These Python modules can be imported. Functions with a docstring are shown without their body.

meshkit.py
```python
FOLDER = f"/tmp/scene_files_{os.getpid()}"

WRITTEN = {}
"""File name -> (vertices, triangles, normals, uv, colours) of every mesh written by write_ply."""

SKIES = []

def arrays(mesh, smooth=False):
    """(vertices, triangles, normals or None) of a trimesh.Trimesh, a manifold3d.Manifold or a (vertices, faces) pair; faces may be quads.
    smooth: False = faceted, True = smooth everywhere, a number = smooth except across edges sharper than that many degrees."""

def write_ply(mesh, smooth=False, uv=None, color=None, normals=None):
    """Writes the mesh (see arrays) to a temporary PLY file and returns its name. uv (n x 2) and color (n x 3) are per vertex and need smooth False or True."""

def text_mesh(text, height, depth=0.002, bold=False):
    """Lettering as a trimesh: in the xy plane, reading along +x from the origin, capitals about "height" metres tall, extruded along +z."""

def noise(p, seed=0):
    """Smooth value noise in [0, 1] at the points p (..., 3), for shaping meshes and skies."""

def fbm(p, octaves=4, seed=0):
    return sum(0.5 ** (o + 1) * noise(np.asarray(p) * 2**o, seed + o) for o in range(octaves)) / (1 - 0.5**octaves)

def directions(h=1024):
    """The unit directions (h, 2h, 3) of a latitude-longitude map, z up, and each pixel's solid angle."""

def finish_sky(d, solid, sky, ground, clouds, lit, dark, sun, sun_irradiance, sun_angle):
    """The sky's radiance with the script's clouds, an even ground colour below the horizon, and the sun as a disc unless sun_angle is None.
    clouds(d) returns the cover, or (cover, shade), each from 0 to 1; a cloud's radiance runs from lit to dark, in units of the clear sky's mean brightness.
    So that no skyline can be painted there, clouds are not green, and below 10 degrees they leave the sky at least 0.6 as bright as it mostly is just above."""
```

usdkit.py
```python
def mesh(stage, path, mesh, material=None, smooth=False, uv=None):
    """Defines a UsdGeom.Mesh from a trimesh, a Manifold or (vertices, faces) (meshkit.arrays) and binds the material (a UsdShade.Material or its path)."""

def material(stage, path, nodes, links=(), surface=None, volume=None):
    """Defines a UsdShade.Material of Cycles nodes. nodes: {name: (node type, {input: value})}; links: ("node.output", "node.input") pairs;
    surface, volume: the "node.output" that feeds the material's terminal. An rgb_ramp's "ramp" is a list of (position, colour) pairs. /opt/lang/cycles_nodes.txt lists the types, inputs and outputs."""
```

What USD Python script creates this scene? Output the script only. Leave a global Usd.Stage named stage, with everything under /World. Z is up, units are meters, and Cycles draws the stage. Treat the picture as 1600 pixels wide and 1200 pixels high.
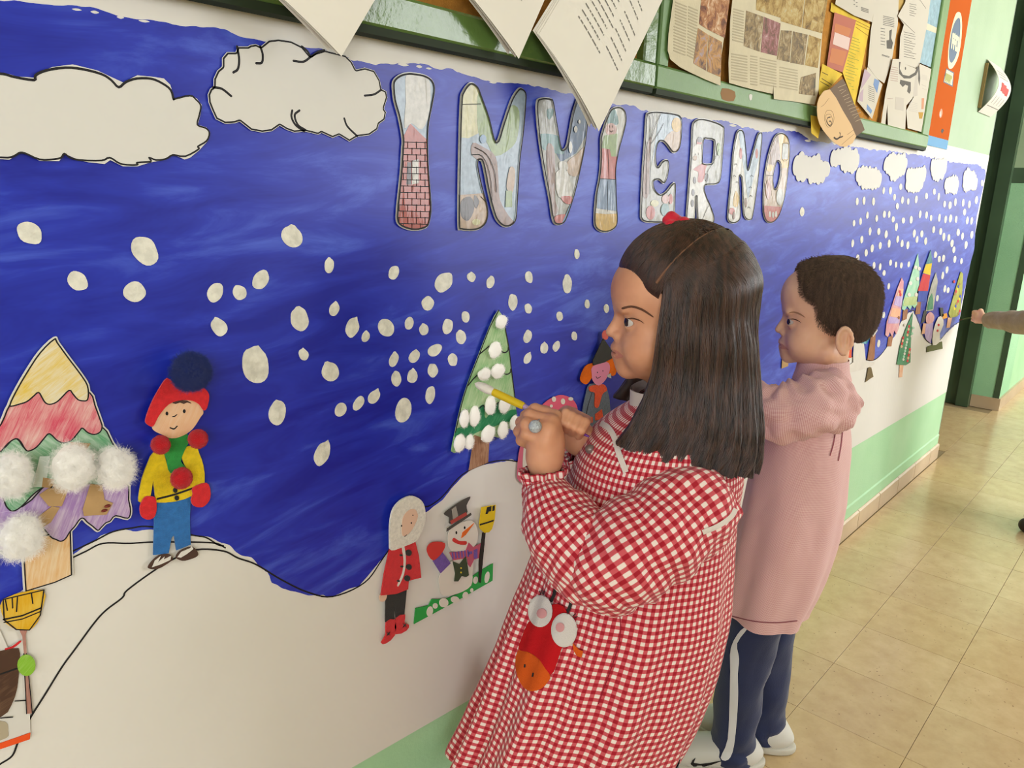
import math, random, re
import numpy as np, trimesh, usdkit, meshkit
from pxr import Usd, UsdGeom, UsdLux, UsdShade, Gf, Sdf, Vt
from shapely.geometry import Polygon, LineString, MultiPolygon, Point, box as sbox
from shapely.ops import unary_union
from shapely import affinity

stage = Usd.Stage.CreateInMemory()
UsdGeom.SetStageUpAxis(stage, 'Z'); UsdGeom.SetStageMetersPerUnit(stage, 1.0)
world = UsdGeom.Xform.Define(stage, '/World'); stage.SetDefaultPrim(world.GetPrim())
random.seed(7); RNG = np.random.default_rng(7)

# ---------------------------------------------------------------- camera, light, exposure
FPX = 1184.86                       # focal length in pixels of a 1600 px wide picture
EYE = np.array([0.0, -0.8027, 1.22])
ROT = np.array([[0.67148416, -0.16405925, 0.72262963], [-0.74034781, -0.19002362, 0.64480706], [0.03153013, -0.96797499, -0.24905876]])
cam = UsdGeom.Camera.Define(stage, '/World/camera')
right, down, fwd = ROT[:, 0], ROT[:, 1], ROT[:, 2]
M4 = np.eye(4); M4[0, :3], M4[1, :3], M4[2, :3], M4[3, :3] = right, -down, -fwd, EYE
cam.AddTransformOp().Set(Gf.Matrix4d(M4.tolist()))
cam.CreateHorizontalApertureAttr(36.0); cam.CreateFocalLengthAttr(36.0 * FPX / 1600)
cam.CreateClippingRangeAttr((0.05, 200.0))
EXPOSURE = -0.10
cam.CreateExposureAttr(EXPOSURE)

SKY = 0.9
WINDOW = 8.0
LAMP = 5.0
def dome():
    l = UsdLux.DomeLight.Define(stage, '/World/sky_light'); l.CreateIntensityAttr(SKY); l.CreateColorAttr((0.93, 0.97, 1.0))
dome()
WINDOWS = [(-2.5, -0.95), (2.55, 4.45), (5.2, 7.1), (7.9, 9.8), (10.6, 12.5)]     # windows of the corridor's outer wall (x from, to)
YW, ZSILL, ZHEAD, ZCEIL = -2.7, 0.95, 2.55, 2.95
def daylight():
    for i, (a, b) in enumerate(WINDOWS):
        l = UsdLux.RectLight.Define(stage, '/World/daylight_%d' % (i + 1))
        l.CreateWidthAttr(b - a); l.CreateHeightAttr(ZHEAD - ZSILL); l.CreateIntensityAttr(WINDOW); l.CreateColorAttr((0.98, 0.975, 1.0))
        m = np.array([[1, 0, 0, 0], [0, 0, 1, 0], [0, -1, 0, 0], [(a + b) / 2, YW - 0.16, (ZSILL + ZHEAD) / 2, 1]], float)   # shines along +y
        l.AddTransformOp().Set(Gf.Matrix4d(m.tolist()))
    l = UsdLux.RectLight.Define(stage, '/World/daylight_end')                        # window at the near end of the corridor, behind the camera, shines along +x
    l.CreateWidthAttr(1.9); l.CreateHeightAttr(1.5); l.CreateIntensityAttr(WINDOW * 0.45); l.CreateColorAttr((0.98, 0.975, 1.0))
    m = np.array([[0, -1, 0, 0], [0, 0, 1, 0], [-1, 0, 0, 0], [-3.12, -1.45, 1.75, 1]], float); l.AddTransformOp().Set(Gf.Matrix4d(m.tolist()))
daylight()

# ---------------------------------------------------------------- helpers
def ray(px, py):
    return ROT @ np.array([(px - 800) / FPX, (py - 600) / FPX, 1.0])
def W2(px, py, off=0.0):
    "picture point -> (x, z) on the plane that stands off metres in front of the mural wall"
    r = ray(px, py); t = (-off - EYE[1]) / r[1]; p = EYE + r * t
    return p[0], p[2]
def W(pts, off=0.0):
    return np.array([W2(x, y, off) for x, y in pts])
def zz(ox, oy, f, pts):
    return [(ox + x / f, oy + y / f) for x, y in pts]
def sp(pts, n=5, closed=True):
    "Catmull-Rom curve through the points"
    P = np.asarray(pts, float); N = len(P); out = []
    if closed:
        idx = [(P[(i - 1) % N], P[i], P[(i + 1) % N], P[(i + 2) % N]) for i in range(N)]
    else:
        E = np.vstack([2 * P[0] - P[1], P, 2 * P[-1] - P[-2]]); idx = [E[i:i + 4] for i in range(N - 1)]
    for a, b, c, d in idx:
        for k in range(n):
            t = k / n
            out.append(0.5 * (2 * b + (c - a) * t + (2 * a - 5 * b + 4 * c - d) * t * t + (3 * b - a - 3 * c + d) * t ** 3))
    if not closed: out.append(P[-1])
    return np.array(out)
def pg(pts, off=0.004, smooth=4):
    w = W(pts, off)
    if smooth: w = sp(w, smooth)
    p = Polygon(w)
    return p if p.is_valid else p.buffer(0)
def ln(pts, width, off=0.006, smooth=5):
    w = W(pts, off)
    if smooth and len(w) > 2: w = sp(w, smooth, False)
    return LineString(w).buffer(width / 2, quad_segs=3)
def outline(shape, width, inset=0.0):
    s = shape.buffer(-inset)
    return s.difference(s.buffer(-width))
def polys(s):
    if s.is_empty: return []
    return [g for g in getattr(s, 'geoms', [s]) if isinstance(g, Polygon) and g.area > 1e-9]
def extrude(shape, y0, th):
    "shapely shape in (x, z) -> solid standing from y0 to y0+th in front of the wall"
    ms = [trimesh.creation.extrude_polygon(g, th, engine='earcut') for s in (shape if isinstance(shape, list) else [shape]) for g in polys(s)]
    if not ms: return None
    m = trimesh.util.concatenate(ms); v = m.vertices
    m.vertices = np.stack([v[:, 0], -(y0 + v[:, 2]), v[:, 1]], 1)
    return m
def bx(x0, y0, z0, x1, y1, z1):
    m = trimesh.creation.box([x1 - x0, y1 - y0, z1 - z0]); m.apply_translation([(x0 + x1) / 2, (y0 + y1) / 2, (z0 + z1) / 2]); return m
def cat(*ms):
    return trimesh.util.concatenate([m for m in ms if m is not None])

USED = {}
def numbered(where, name):
    k = (where, name); n = USED.get(k, -1) + 1; USED[k] = n
    return name if n == 0 else '%s_%03d' % (name, n)
class Node:
    def __init__(s, path, o): s.path, s.o = path, np.asarray(o, float)
    @property
    def prim(s): return stage.GetPrimAtPath(s.path)
def mark(prim, label=None, category=None, group=None, kind=None):
    for k, v in (('label', label), ('category', category), ('group', group), ('kind', kind)):
        if v: prim.SetCustomDataByKey(k, v)
def thing(name, label, category, loc=(0, 0, 0), group=None):
    p = '/World/' + numbered('/World', name); x = UsdGeom.Xform.Define(stage, p); x.AddTranslateOp().Set(Gf.Vec3d(*map(float, loc)))
    mark(x.GetPrim(), label, category, group)
    return Node(p, loc)
def part(parent, name, mesh, mat, smooth=False, uv=None, label=None, kind=None):
    if mesh is None: return None
    p = parent.path + '/' + numbered(parent.path, name)
    v, f, _ = meshkit.arrays(mesh)
    m = usdkit.mesh(stage, p, trimesh.Trimesh(v - parent.o, f, process=False), mat, smooth, uv)
    mark(m.GetPrim(), label, kind=kind)
    return Node(p, parent.o)
def struct(name, mesh, mat, loc=(0, 0, 0), smooth=False, label=None):
    p = '/World/' + numbered('/World', name)
    v, f, _ = meshkit.arrays(mesh)
    m = usdkit.mesh(stage, p, trimesh.Trimesh(v - np.asarray(loc, float), f, process=False), mat, smooth)
    m.AddTranslateOp().Set(Gf.Vec3d(*map(float, loc)))
    mark(m.GetPrim(), label, kind='structure')
    return Node(p, loc)

# ---------------------------------------------------------------- materials
LOOKS = {}
def lin(c):
    if isinstance(c, str):
        c = [int(c[i:i + 2], 16) / 255 for i in (0, 2, 4)]
    return tuple(x / 12.92 if x <= 0.04045 else ((x + 0.055) / 1.055) ** 2.4 for x in c)
def look(name, nodes, links, surface='p.BSDF'):
    if name not in LOOKS: LOOKS[name] = usdkit.material(stage, '/World/Looks/' + name, nodes, links, surface=surface)
    return LOOKS[name]
def plain(name, color, rough=0.8, spec=0.3, bump=0.0, scale=400.0, vary=0.0, sheen=0.0, vscale=30.0, metal=0.0):
    if name in LOOKS: return LOOKS[name]
    c = lin(color); n = {'p': ('principled_bsdf', dict(base_color=c, roughness=rough, specular_ior_level=spec, metallic=metal, sheen_weight=sheen))}; l = []
    if bump or vary: n['g'] = ('geometry', {})
    if bump:
        n['n'] = ('noise_texture', dict(scale=scale, detail=3.0)); n['b'] = ('bump', dict(strength=bump, distance=0.002))
        l += [('g.position', 'n.vector'), ('n.fac', 'b.height'), ('b.normal', 'p.normal')]
    if vary:
        n['v'] = ('noise_texture', dict(scale=vscale, detail=4.0))
        n['r'] = ('rgb_ramp', dict(ramp=[(0.3, tuple(x * (1 - vary) for x in c)), (0.7, tuple(min(1, x * (1 + vary)) for x in c))]))
        l += [('g.position', 'v.vector'), ('v.fac', 'r.fac'), ('r.color', 'p.base_color')]
    return look(name, n, l)
PAPER = 'd9d3c8'
def crayon(name, color, paper=PAPER, angle=30.0, cover=0.5, scale=90.0, rough=0.75, soft=0.13, spec=0.3):
    "wax crayon or pencil strokes rubbed over paper, running at an angle on the wall plane"
    if name in LOOKS: return LOOKS[name]
    a, b = lin(paper), lin(color); t = 1 - cover
    n = {'g': ('geometry', {}), 'm': ('mapping', dict(mapping_type='point', rotation=(0.0, math.radians(angle), 0.0), scale=(1.0, 1.0, 1.0))),
         'm2': ('mapping', dict(mapping_type='point', scale=(0.10, 1.0, 1.0))), 'n': ('noise_texture', dict(scale=scale * 3.0, detail=4.0, roughness=0.7, distortion=1.2)),
         'n2': ('noise_texture', dict(scale=scale * 0.35, detail=2.0)), 'x': ('math', dict(math_type='multiply_add', value2=0.45)), 'h': ('math', dict(math_type='multiply', value2=0.55)),
         'r': ('rgb_ramp', dict(ramp=[(0.0, a), (max(0.01, t - soft), a), (min(0.99, t + soft), b), (1.0, b)])), 'p': ('principled_bsdf', dict(roughness=rough, specular_ior_level=spec))}
    l = [('g.position', 'm.vector'), ('m.vector', 'm2.vector'), ('m2.vector', 'n.vector'), ('g.position', 'n2.vector'), ('n2.fac', 'x.value1'), ('n.fac', 'h.value1'), ('h.value', 'x.value3'),
         ('x.value', 'r.fac'), ('r.color', 'p.base_color')]
    return look(name, n, l)
def felt(name, color):
    return plain(name, color, 0.95, 0.1, 0.5, 900.0, 0.12, 0.25, 200.0)

INK = plain('black_marker_ink', '1c1a1c', 0.6)
# ================================================================ the setting
def rough_paint(name, color, color2, bump, scale, spec=0.35, rough=0.55):
    n = {'g': ('geometry', {}), 'n': ('noise_texture', dict(scale=scale, detail=4.0, roughness=0.6)), 'b': ('bump', dict(strength=bump, distance=0.003)),
         'v': ('noise_texture', dict(scale=3.0, detail=4.0)), 'r': ('rgb_ramp', dict(ramp=[(0.35, lin(color)), (0.68, lin(color2))])),
         'p': ('principled_bsdf', dict(roughness=rough, specular_ior_level=spec))}
    l = [('g.position', 'n.vector'), ('n.fac', 'b.height'), ('b.normal', 'p.normal'), ('g.position', 'v.vector'), ('v.fac', 'r.fac'), ('r.color', 'p.base_color')]
    return look(name, n, l)
GREEN = rough_paint('mint_green_wall_paint', '9fce9f', 'aed6ac', 0.25, 120.0)
UPPER = rough_paint('pale_green_upper_wall_paint', '98ae8c', 'a2b795', 0.2, 120.0)
STUCCO = rough_paint('stippled_green_wall_paint', '93c69a', 'a0d0a6', 0.9, 160.0)
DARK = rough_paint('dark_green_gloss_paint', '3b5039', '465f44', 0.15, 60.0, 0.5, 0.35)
PLASTER = rough_paint('cream_plaster', 'd6d2bd', 'dcd8c6', 0.2, 90.0)
BASE = rough_paint('pinkish_terrazzo_skirting', 'b39a7c', 'cbb394', 0.1, 200.0, 0.5, 0.35)

XE, XF = 4.05, 5.324                                            # where the mural wall ends; where the next wall begins
XMIN, XMAX = -3.0, 13.0

def tile_look(name, tone):
    n = {'g': ('geometry', {}), 'v': ('noise_texture', dict(scale=16.0, detail=5.0, roughness=0.65)), 'r': ('rgb_ramp', dict(ramp=[(0.3, lin(tone[0])), (0.7, lin(tone[1]))])),
         'c': ('voronoi_texture', dict(scale=75.0, randomness=1.0)), 'q': ('rgb_ramp', dict(ramp=[(0.0, (1, 1, 1)), (0.11, (1, 1, 1)), (0.17, (0, 0, 0)), (1.0, (0, 0, 0))])),
         'w': ('noise_texture', dict(scale=24.0, detail=2.0)), 'wr': ('rgb_ramp', dict(ramp=[(0.5, (0, 0, 0)), (0.62, (0.75, 0.75, 0.75))])), 'mf': ('math', dict(math_type='multiply')),
         'x': ('mix', dict(color2=lin('7a6040'))), 'p': ('principled_bsdf', dict(roughness=0.22, specular_ior_level=0.5))}
    l = [('g.position', 'v.vector'), ('v.fac', 'r.fac'), ('g.position', 'c.vector'), ('c.distance', 'q.fac'), ('g.position', 'w.vector'), ('w.fac', 'wr.fac'), ('q.color', 'mf.value1'), ('wr.color', 'mf.value2'),
         ('mf.value', 'x.fac'), ('r.color', 'x.color1'), ('x.color', 'p.base_color')]
    return look(name, n, l)
TILES = [tile_look('terrazzo_tile_tone_%d' % i, t) for i, t in enumerate([('bfa377', 'd0b78a'), ('bda178', 'ceb58b'), ('c2a67c', 'd3ba90')])]
MORTAR = plain('brown_tile_joint', '8f7c5c', 0.9)
T = 0.25
floor = struct('floor', bx(XMIN, YW, -0.06, XMAX, 0.0, -0.003), MORTAR, label='beige terrazzo tile floor of the school corridor')
part(floor, 'recess_bed', bx(XE, 0.0, -0.06, XF + 0.05, 1.7, -0.003), MORTAR)
def tile(x0, y0, x1, y1, k):
    g = 0.0006; e = 0.0002; z = -0.0002 - 0.0003 * ((k * 37) % 5) / 5
    v = [(x0 + g, y0 + g, -0.01), (x1 - g, y0 + g, -0.01), (x1 - g, y1 - g, -0.01), (x0 + g, y1 - g, -0.01), (x0 + g, y0 + g, z - e), (x1 - g, y0 + g, z - e), (x1 - g, y1 - g, z - e), (x0 + g, y1 - g, z - e)]
    v += [(x0 + g + e, y0 + g + e, z), (x1 - g - e, y0 + g + e, z), (x1 - g - e, y1 - g - e, z), (x0 + g + e, y1 - g - e, z)]
    q = []
    for a in (0, 4):
        for i in range(4): q.append((a + i, a + (i + 1) % 4, a + 4 + (i + 1) % 4, a + 4 + i))
    q.append((8, 9, 10, 11))
    return meshkit.arrays((np.array(v), np.array(q)))[:2]
FY = [-0.015 - T * k for k in range(0, 12)]
rest_v, rest_f, rest_n = [], [], 0
count = 0
for i in range(int((XMAX - XMIN) / T)):
    x0 = -3.097 + 0.0 + i * T + 0.05
    for j in range(-8, 11):
        y1 = -0.015 - T * j; y0 = y1 - T
        if y1 > 0 and not (XE < x0 and x0 + T < XF + 0.05): continue
        if y0 < YW: continue
        v, f = tile(x0, y0, x0 + T, y1, i * 19 + j)
        near = 0.9 < x0 < 6.5 and y1 <= 0.0 and y0 > -1.35
        if near and count < 290:
            part(floor, 'tile', trimesh.Trimesh(v, f, process=False), TILES[(i * 7 + j * 3) % 3]); count += 1
        else:
            rest_v.append(v); rest_f.append(f + rest_n); rest_n += len(v)
part(floor, 'far_tile', trimesh.Trimesh(np.vstack(rest_v), np.vstack(rest_f), process=False), TILES[0], kind='stuff')

wall = struct('wall_left', bx(XMIN, 0.0, 0.0, XE, 0.14, 1.40), GREEN, label='light green painted corridor wall that carries the mural')
part(wall, 'upper_wall', bx(XMIN, 0.0, 1.40, XE - 0.0, 0.14, ZCEIL), UPPER, label='paler green paint above head height')
part(wall, 'end_trim', cat(bx(XE, 0.0, 0.0, XE + 0.012, 0.16, ZCEIL), bx(XE - 0.05, 0.14, 0, XE + 0.012, 0.17, ZCEIL)), DARK, label='dark green strip on the end of the wall')
def skirt(x0, x1, y, z=0.075, th=0.012):
    s = Polygon([(0, 0), (th, 0), (th, z - 0.006), (th - 0.006, z), (0, z)])
    m = trimesh.creation.extrude_polygon(s, x1 - x0, engine='earcut'); v = m.vertices.copy()
    m.vertices = np.stack([x0 + v[:, 2], y - v[:, 0], v[:, 1]], 1); m.invert() if m.volume < 0 else None
    return m
bb = struct('baseboard_left', skirt(XMIN, 0.9, 0.0), BASE, label='pinkish tile skirting along the mural wall')
for i in range(13):
    part(bb, 'skirting_tile', skirt(0.902 + i * T, min(0.9 + (i + 1) * T - 0.002, XE + 0.005), 0.0), BASE)
# a shallow painted ledge above the skirting
part(bb, 'plinth_ledge', skirt(XMIN, XE, 0.0, 0.125, 0.004), GREEN, label='green painted ledge above the skirting')

fw = struct('wall_far', bx(XF, -0.035, 0.0, XF + 0.3, 1.7, 1.345), STUCCO, label='stippled green wall beyond the opening')
part(fw, 'upper_wall', bx(XF, -0.035, 1.43, XF + 0.3, 1.7, ZCEIL), UPPER)
part(fw, 'dado_stripe', bx(XF - 0.002, -0.035, 1.345, XF + 0.3, 1.7, 1.43), DARK, label='dark green painted stripe across the far wall')
part(fw, 'corner_stripe', bx(XF - 0.004, -0.0365, 0.075, XF, -0.004, ZCEIL), DARK, label='dark green stripe on the corner')
part(fw, 'corridor_wall', bx(XF + 0.3, -0.034, 0.0, XMAX, 0.1, ZCEIL), GREEN)
part(fw, 'skirting_tile', cat(bx(XF - 0.012, -0.047, 0.0, XF, 0.11, 0.075)), BASE)
part(fw, 'skirting_tile', bx(XF, -0.047, 0.0, XMAX, -0.034, 0.075), BASE)
dr = struct('door_1', bx(XF - 0.03, 0.112, 0.0, XF - 0.001, 1.1, 2.6), DARK, label='dark green door and frame in the opening past the mural')
part(dr, 'door_frame', cat(bx(XF - 0.06, 0.112, 0.0, XF - 0.03, 0.18, 2.6), bx(XF - 0.06, 1.0, 0, XF - 0.03, 1.1, 2.6)), DARK)
part(dr, 'door_panel', bx(XF - 0.04, 0.25, 0.2, XF - 0.03, 0.95, 0.95), DARK)
part(dr, 'door_panel', bx(XF - 0.04, 0.25, 1.1, XF - 0.03, 0.95, 2.1), DARK)
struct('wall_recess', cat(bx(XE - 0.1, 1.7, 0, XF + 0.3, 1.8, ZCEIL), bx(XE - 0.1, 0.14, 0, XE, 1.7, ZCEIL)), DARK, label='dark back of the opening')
rw = [(XMIN, WINDOWS[0][0])] + [(WINDOWS[i][1], WINDOWS[i + 1][0]) for i in range(len(WINDOWS) - 1)] + [(WINDOWS[-1][1], XMAX)]
right_wall = struct('wall_right', cat(bx(XMIN, YW - 0.14, 0, XMAX, YW, ZSILL), bx(XMIN, YW - 0.14, ZHEAD, XMAX, YW, ZCEIL), *[bx(a, YW - 0.14, ZSILL, b, YW, ZHEAD) for a, b in rw]), PLASTER, label='outer corridor wall with the windows')
WHITE_FRAME = plain('white_window_frame_paint', 'd8d8d0', 0.4)
for i, (a, b) in enumerate(WINDOWS):
    m = (a + b) / 2; y0, y1 = YW - 0.09, YW - 0.04
    struct('window_%d' % (i + 1), cat(bx(a, y0, ZSILL, a + .05, y1, ZHEAD), bx(b - .05, y0, ZSILL, b, y1, ZHEAD), bx(m - .03, y0, ZSILL, m + .03, y1, ZHEAD), bx(a, y0, ZSILL, b, y1, ZSILL + .05), bx(a, y0, ZHEAD - .05, b, y1, ZHEAD)), WHITE_FRAME)
struct('ceiling', bx(XMIN, YW - 0.14, ZCEIL, XMAX, 1.8, ZCEIL + 0.1), PLASTER)
struct('wall_back', cat(bx(XMIN - 0.1, YW - 0.14, 0, XMIN, 0.14, 1.0), bx(XMIN - 0.1, YW - 0.14, 2.5, XMIN, 0.14, ZCEIL), bx(XMIN - 0.1, YW - 0.14, 1.0, XMIN, -2.4, 2.5), bx(XMIN - 0.1, -0.5, 1.0, XMIN, 0.14, 2.5)), PLASTER)
x0, x1 = XMIN - .07, XMIN - .03
struct('window_6', cat(bx(x0, -2.4, 1.0, x1, -2.35, 2.5), bx(x0, -.55, 1.0, x1, -.5, 2.5), bx(x0, -1.48, 1.0, x1, -1.42, 2.5), bx(x0, -2.4, 1.0, x1, -.5, 1.05), bx(x0, -2.4, 2.45, x1, -.5, 2.5)), WHITE_FRAME)
struct('wall_end', bx(XMAX, YW - 0.14, 0, XMAX + 0.1, 0.14, ZCEIL), PLASTER)
# ================================================================ the mural: paper roll, painted sky, snow, drawn hills
PAPERM = plain('white_roll_paper', 'd8d4cc', 0.7, 0.3, 0.25, 40.0)
def sky_paint():
    a, b, c = lin('0c1a90'), lin('1b2ca6'), lin('445cc6')
    n = {'g': ('geometry', {}), 'm': ('mapping', dict(mapping_type='point', rotation=(0.0, math.radians(6), 0.0))), 'm2': ('mapping', dict(mapping_type='point', scale=(0.22, 1.0, 1.0))),
         'n': ('noise_texture', dict(scale=26.0, detail=6.0, roughness=0.62, distortion=0.7)), 'n3': ('noise_texture', dict(scale=5.0, detail=5.0, roughness=0.6, distortion=0.5)), 'n2': ('noise_texture', dict(scale=300.0, detail=2.0)),
         'ad': ('math', dict(math_type='multiply_add', value2=0.5)), 'hf': ('math', dict(math_type='multiply', value2=0.5)),
         'r': ('rgb_ramp', dict(ramp=[(0.0, a), (0.40, a), (0.50, b), (0.62, c), (0.75, lin('8496da')), (1.0, lin('b9c2e8'))])),
         'b': ('bump', dict(strength=0.35, distance=0.0006)), 'p': ('principled_bsdf', dict(roughness=0.40, specular_ior_level=0.5))}
    l = [('g.position', 'm.vector'), ('m.vector', 'm2.vector'), ('m2.vector', 'n.vector'), ('m2.vector', 'n3.vector'), ('n3.fac', 'ad.value1'), ('n.fac', 'hf.value1'), ('hf.value', 'ad.value3'),
         ('ad.value', 'r.fac'), ('r.color', 'p.base_color'), ('m2.vector', 'n2.vector'), ('n.fac', 'b.height'), ('b.normal', 'p.normal')]
    return look('blue_poster_paint', n, l)
SKYP = sky_paint()
FLAKE = plain('white_poster_paint', 'd2cfc2', 0.6, 0.4, 0.8, 160.0, 0.16, 0.0, 90.0)

mural = thing('mural', 'long paper mural of a blue winter sky and white hills taped along the corridor wall', 'mural', (2.0, 0, 0.9))
def ragged(p, amp, step, seed):
    rg = np.random.default_rng(seed); out = []
    for g in polys(p):
        c = np.array(g.segmentize(step).exterior.coords)[:-1]
        nse = meshkit.fbm(np.stack([c[:, 0] * 40, c[:, 1] * 40, np.zeros(len(c))], 1), 3, seed) - 0.5
        d = np.roll(c, -1, 0) - np.roll(c, 1, 0); nn = np.stack([d[:, 1], -d[:, 0]], 1) / np.maximum(np.linalg.norm(d, axis=1, keepdims=True), 1e-9)
        q = Polygon(c + nn * nse[:, None] * 2 * amp)
        out.append(q if q.is_valid else q.buffer(0))
    return unary_union(out)
XM0 = -0.35
top_edge = [(XM0, 1.405), (0.3, 1.404), (0.9, 1.406), (1.6, 1.404), (2.4, 1.405), (2.98, 1.416), (3.0, 1.43), (3.5, 1.432), (4.053, 1.432)]
bot_edge = [(4.046, 0.338), (3.4, 0.352), (2.72, 0.366), (1.8, 0.356), (0.83, 0.357), (0.56, 0.374), (0.2, 0.38), (XM0, 0.38)]
paper = Polygon(top_edge + bot_edge)
part(mural, 'paper', extrude(paper, 0.001, 0.0015), PAPERM, label='white roll paper')
sky_top = [(62, 6), (120, 11), (140, 17), (187, 25), (237, 31), (275, 35), (295, 40), (350, 50), (407, 62), (485, 76), (540, 86), (587, 99), (625, 100), (657, 101), (687, 107), (740, 117), (762, 125), (795, 131), (825, 131), (850, 139), (887, 144),
           (920, 152), (957, 160), (983, 164), (1002, 173), (1040, 178), (1068, 186), (1125, 188), (1158, 197), (1191, 206), (1223, 201), (1252, 208), (1267, 219), (1300, 224), (1347, 231), (1386, 236), (1432, 242), (1486, 253), (1528, 257), (1539, 266)]
sky_right = [(1540, 274), (1526, 338), (1522, 390), (1516, 413), (1502, 476), (1499, 503)]
sky_bot = [(1484, 515), (1471, 528), (1457, 537), (1444, 528), (1436, 505), (1427, 485), (1419, 490), (1410, 499), (1398, 525), (1385, 543), (1374, 557), (1364, 563), (1350, 562), (1334, 557), (1300, 560), (1240, 590), (1190, 640), (1120, 690), (1040, 730), (960, 745), (900, 735), (840, 722),
           (810, 722), (790, 720), (760, 725), (735, 733), (720, 747), (690, 780), (665, 798), (650, 806), (600, 870), (560, 915), (510, 933), (480, 926), (440, 917), (425, 910), (419, 893), (380, 868), (349, 850), (322, 840), (300, 837), (262, 826), (236, 826), (222, 829), (207, 831), (195, 829), (157, 836), (112, 864), (70, 890), (34, 926), (0, 948)]
wl = [tuple(x) for x in W(sky_top + sky_right + sky_bot, 0.0025)]
skypoly = Polygon(wl + [(XM0 + 0.01, 0.78), (XM0 + 0.01, 1.372), (0.1, 1.366)]).buffer(0)
skypoly = ragged(skypoly, 0.0055, 0.004, 3)
# bare dabs that the brush left along the top edge
dabs = [(505, 80, 7, 2), (552, 92, 9, 3), (630, 101, 9, 2.4), (655, 104, 5, 2.4), (670, 107, 5, 1.6), (120, 15, 8, 2), (148, 19, 7, 2.5), (188, 27, 6, 2.5), (225, 33, 9, 2.2), (247, 31, 5, 2), (770, 129, 6, 1.5), (1145, 196, 6, 2), (1262, 220, 5, 2)]
for x, y, a, b in dabs:
    q = W([(x - a, y - a * .12), (x, y - b), (x + a, y + a * .12), (x, y + b)], 0.0025); skypoly = skypoly.difference(Polygon(sp(q, 4)))
part(mural, 'sky_paint', extrude(skypoly, 0.0024, 0.0004), SKYP, label='streaky blue poster paint')
LA = [(0, 1194), (19, 1181), (28, 1160), (40, 1135), (52, 1114), (71, 1084), (97, 1042), (116, 1016), (146, 975), (165, 954), (191, 934), (199, 922), (240, 892), (270, 874), (307, 859), (349, 861), (372, 872), (400, 882), (440, 906), (480, 925), (520, 932), (570, 910), (600, 870), (650, 800), (672, 790), (692, 775), (722, 742), (760, 724), (790, 719), (812, 722)]
LB = [(112, 872), (135, 861), (161, 849), (202, 849), (240, 847), (300, 847), (337, 849), (352, 856)]
LC = [(112, 862), (150, 844), (176, 831), (206, 825), (236, 823), (300, 836), (322, 840), (340, 851), (349, 853)]
LD = [(1499, 503), (1485, 512), (1470, 530), (1457, 537), (1444, 528), (1436, 505), (1427, 485), (1410, 499), (1385, 543), (1364, 563), (1334, 557), (1300, 562)]
for l, w in ((LA, .0019), (LB, .0016), (LC, .0016), (LD, .0035)):
    part(mural, 'drawn_line', extrude(ln(l, w, .003), 0.0029, 0.0003), INK)
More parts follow.
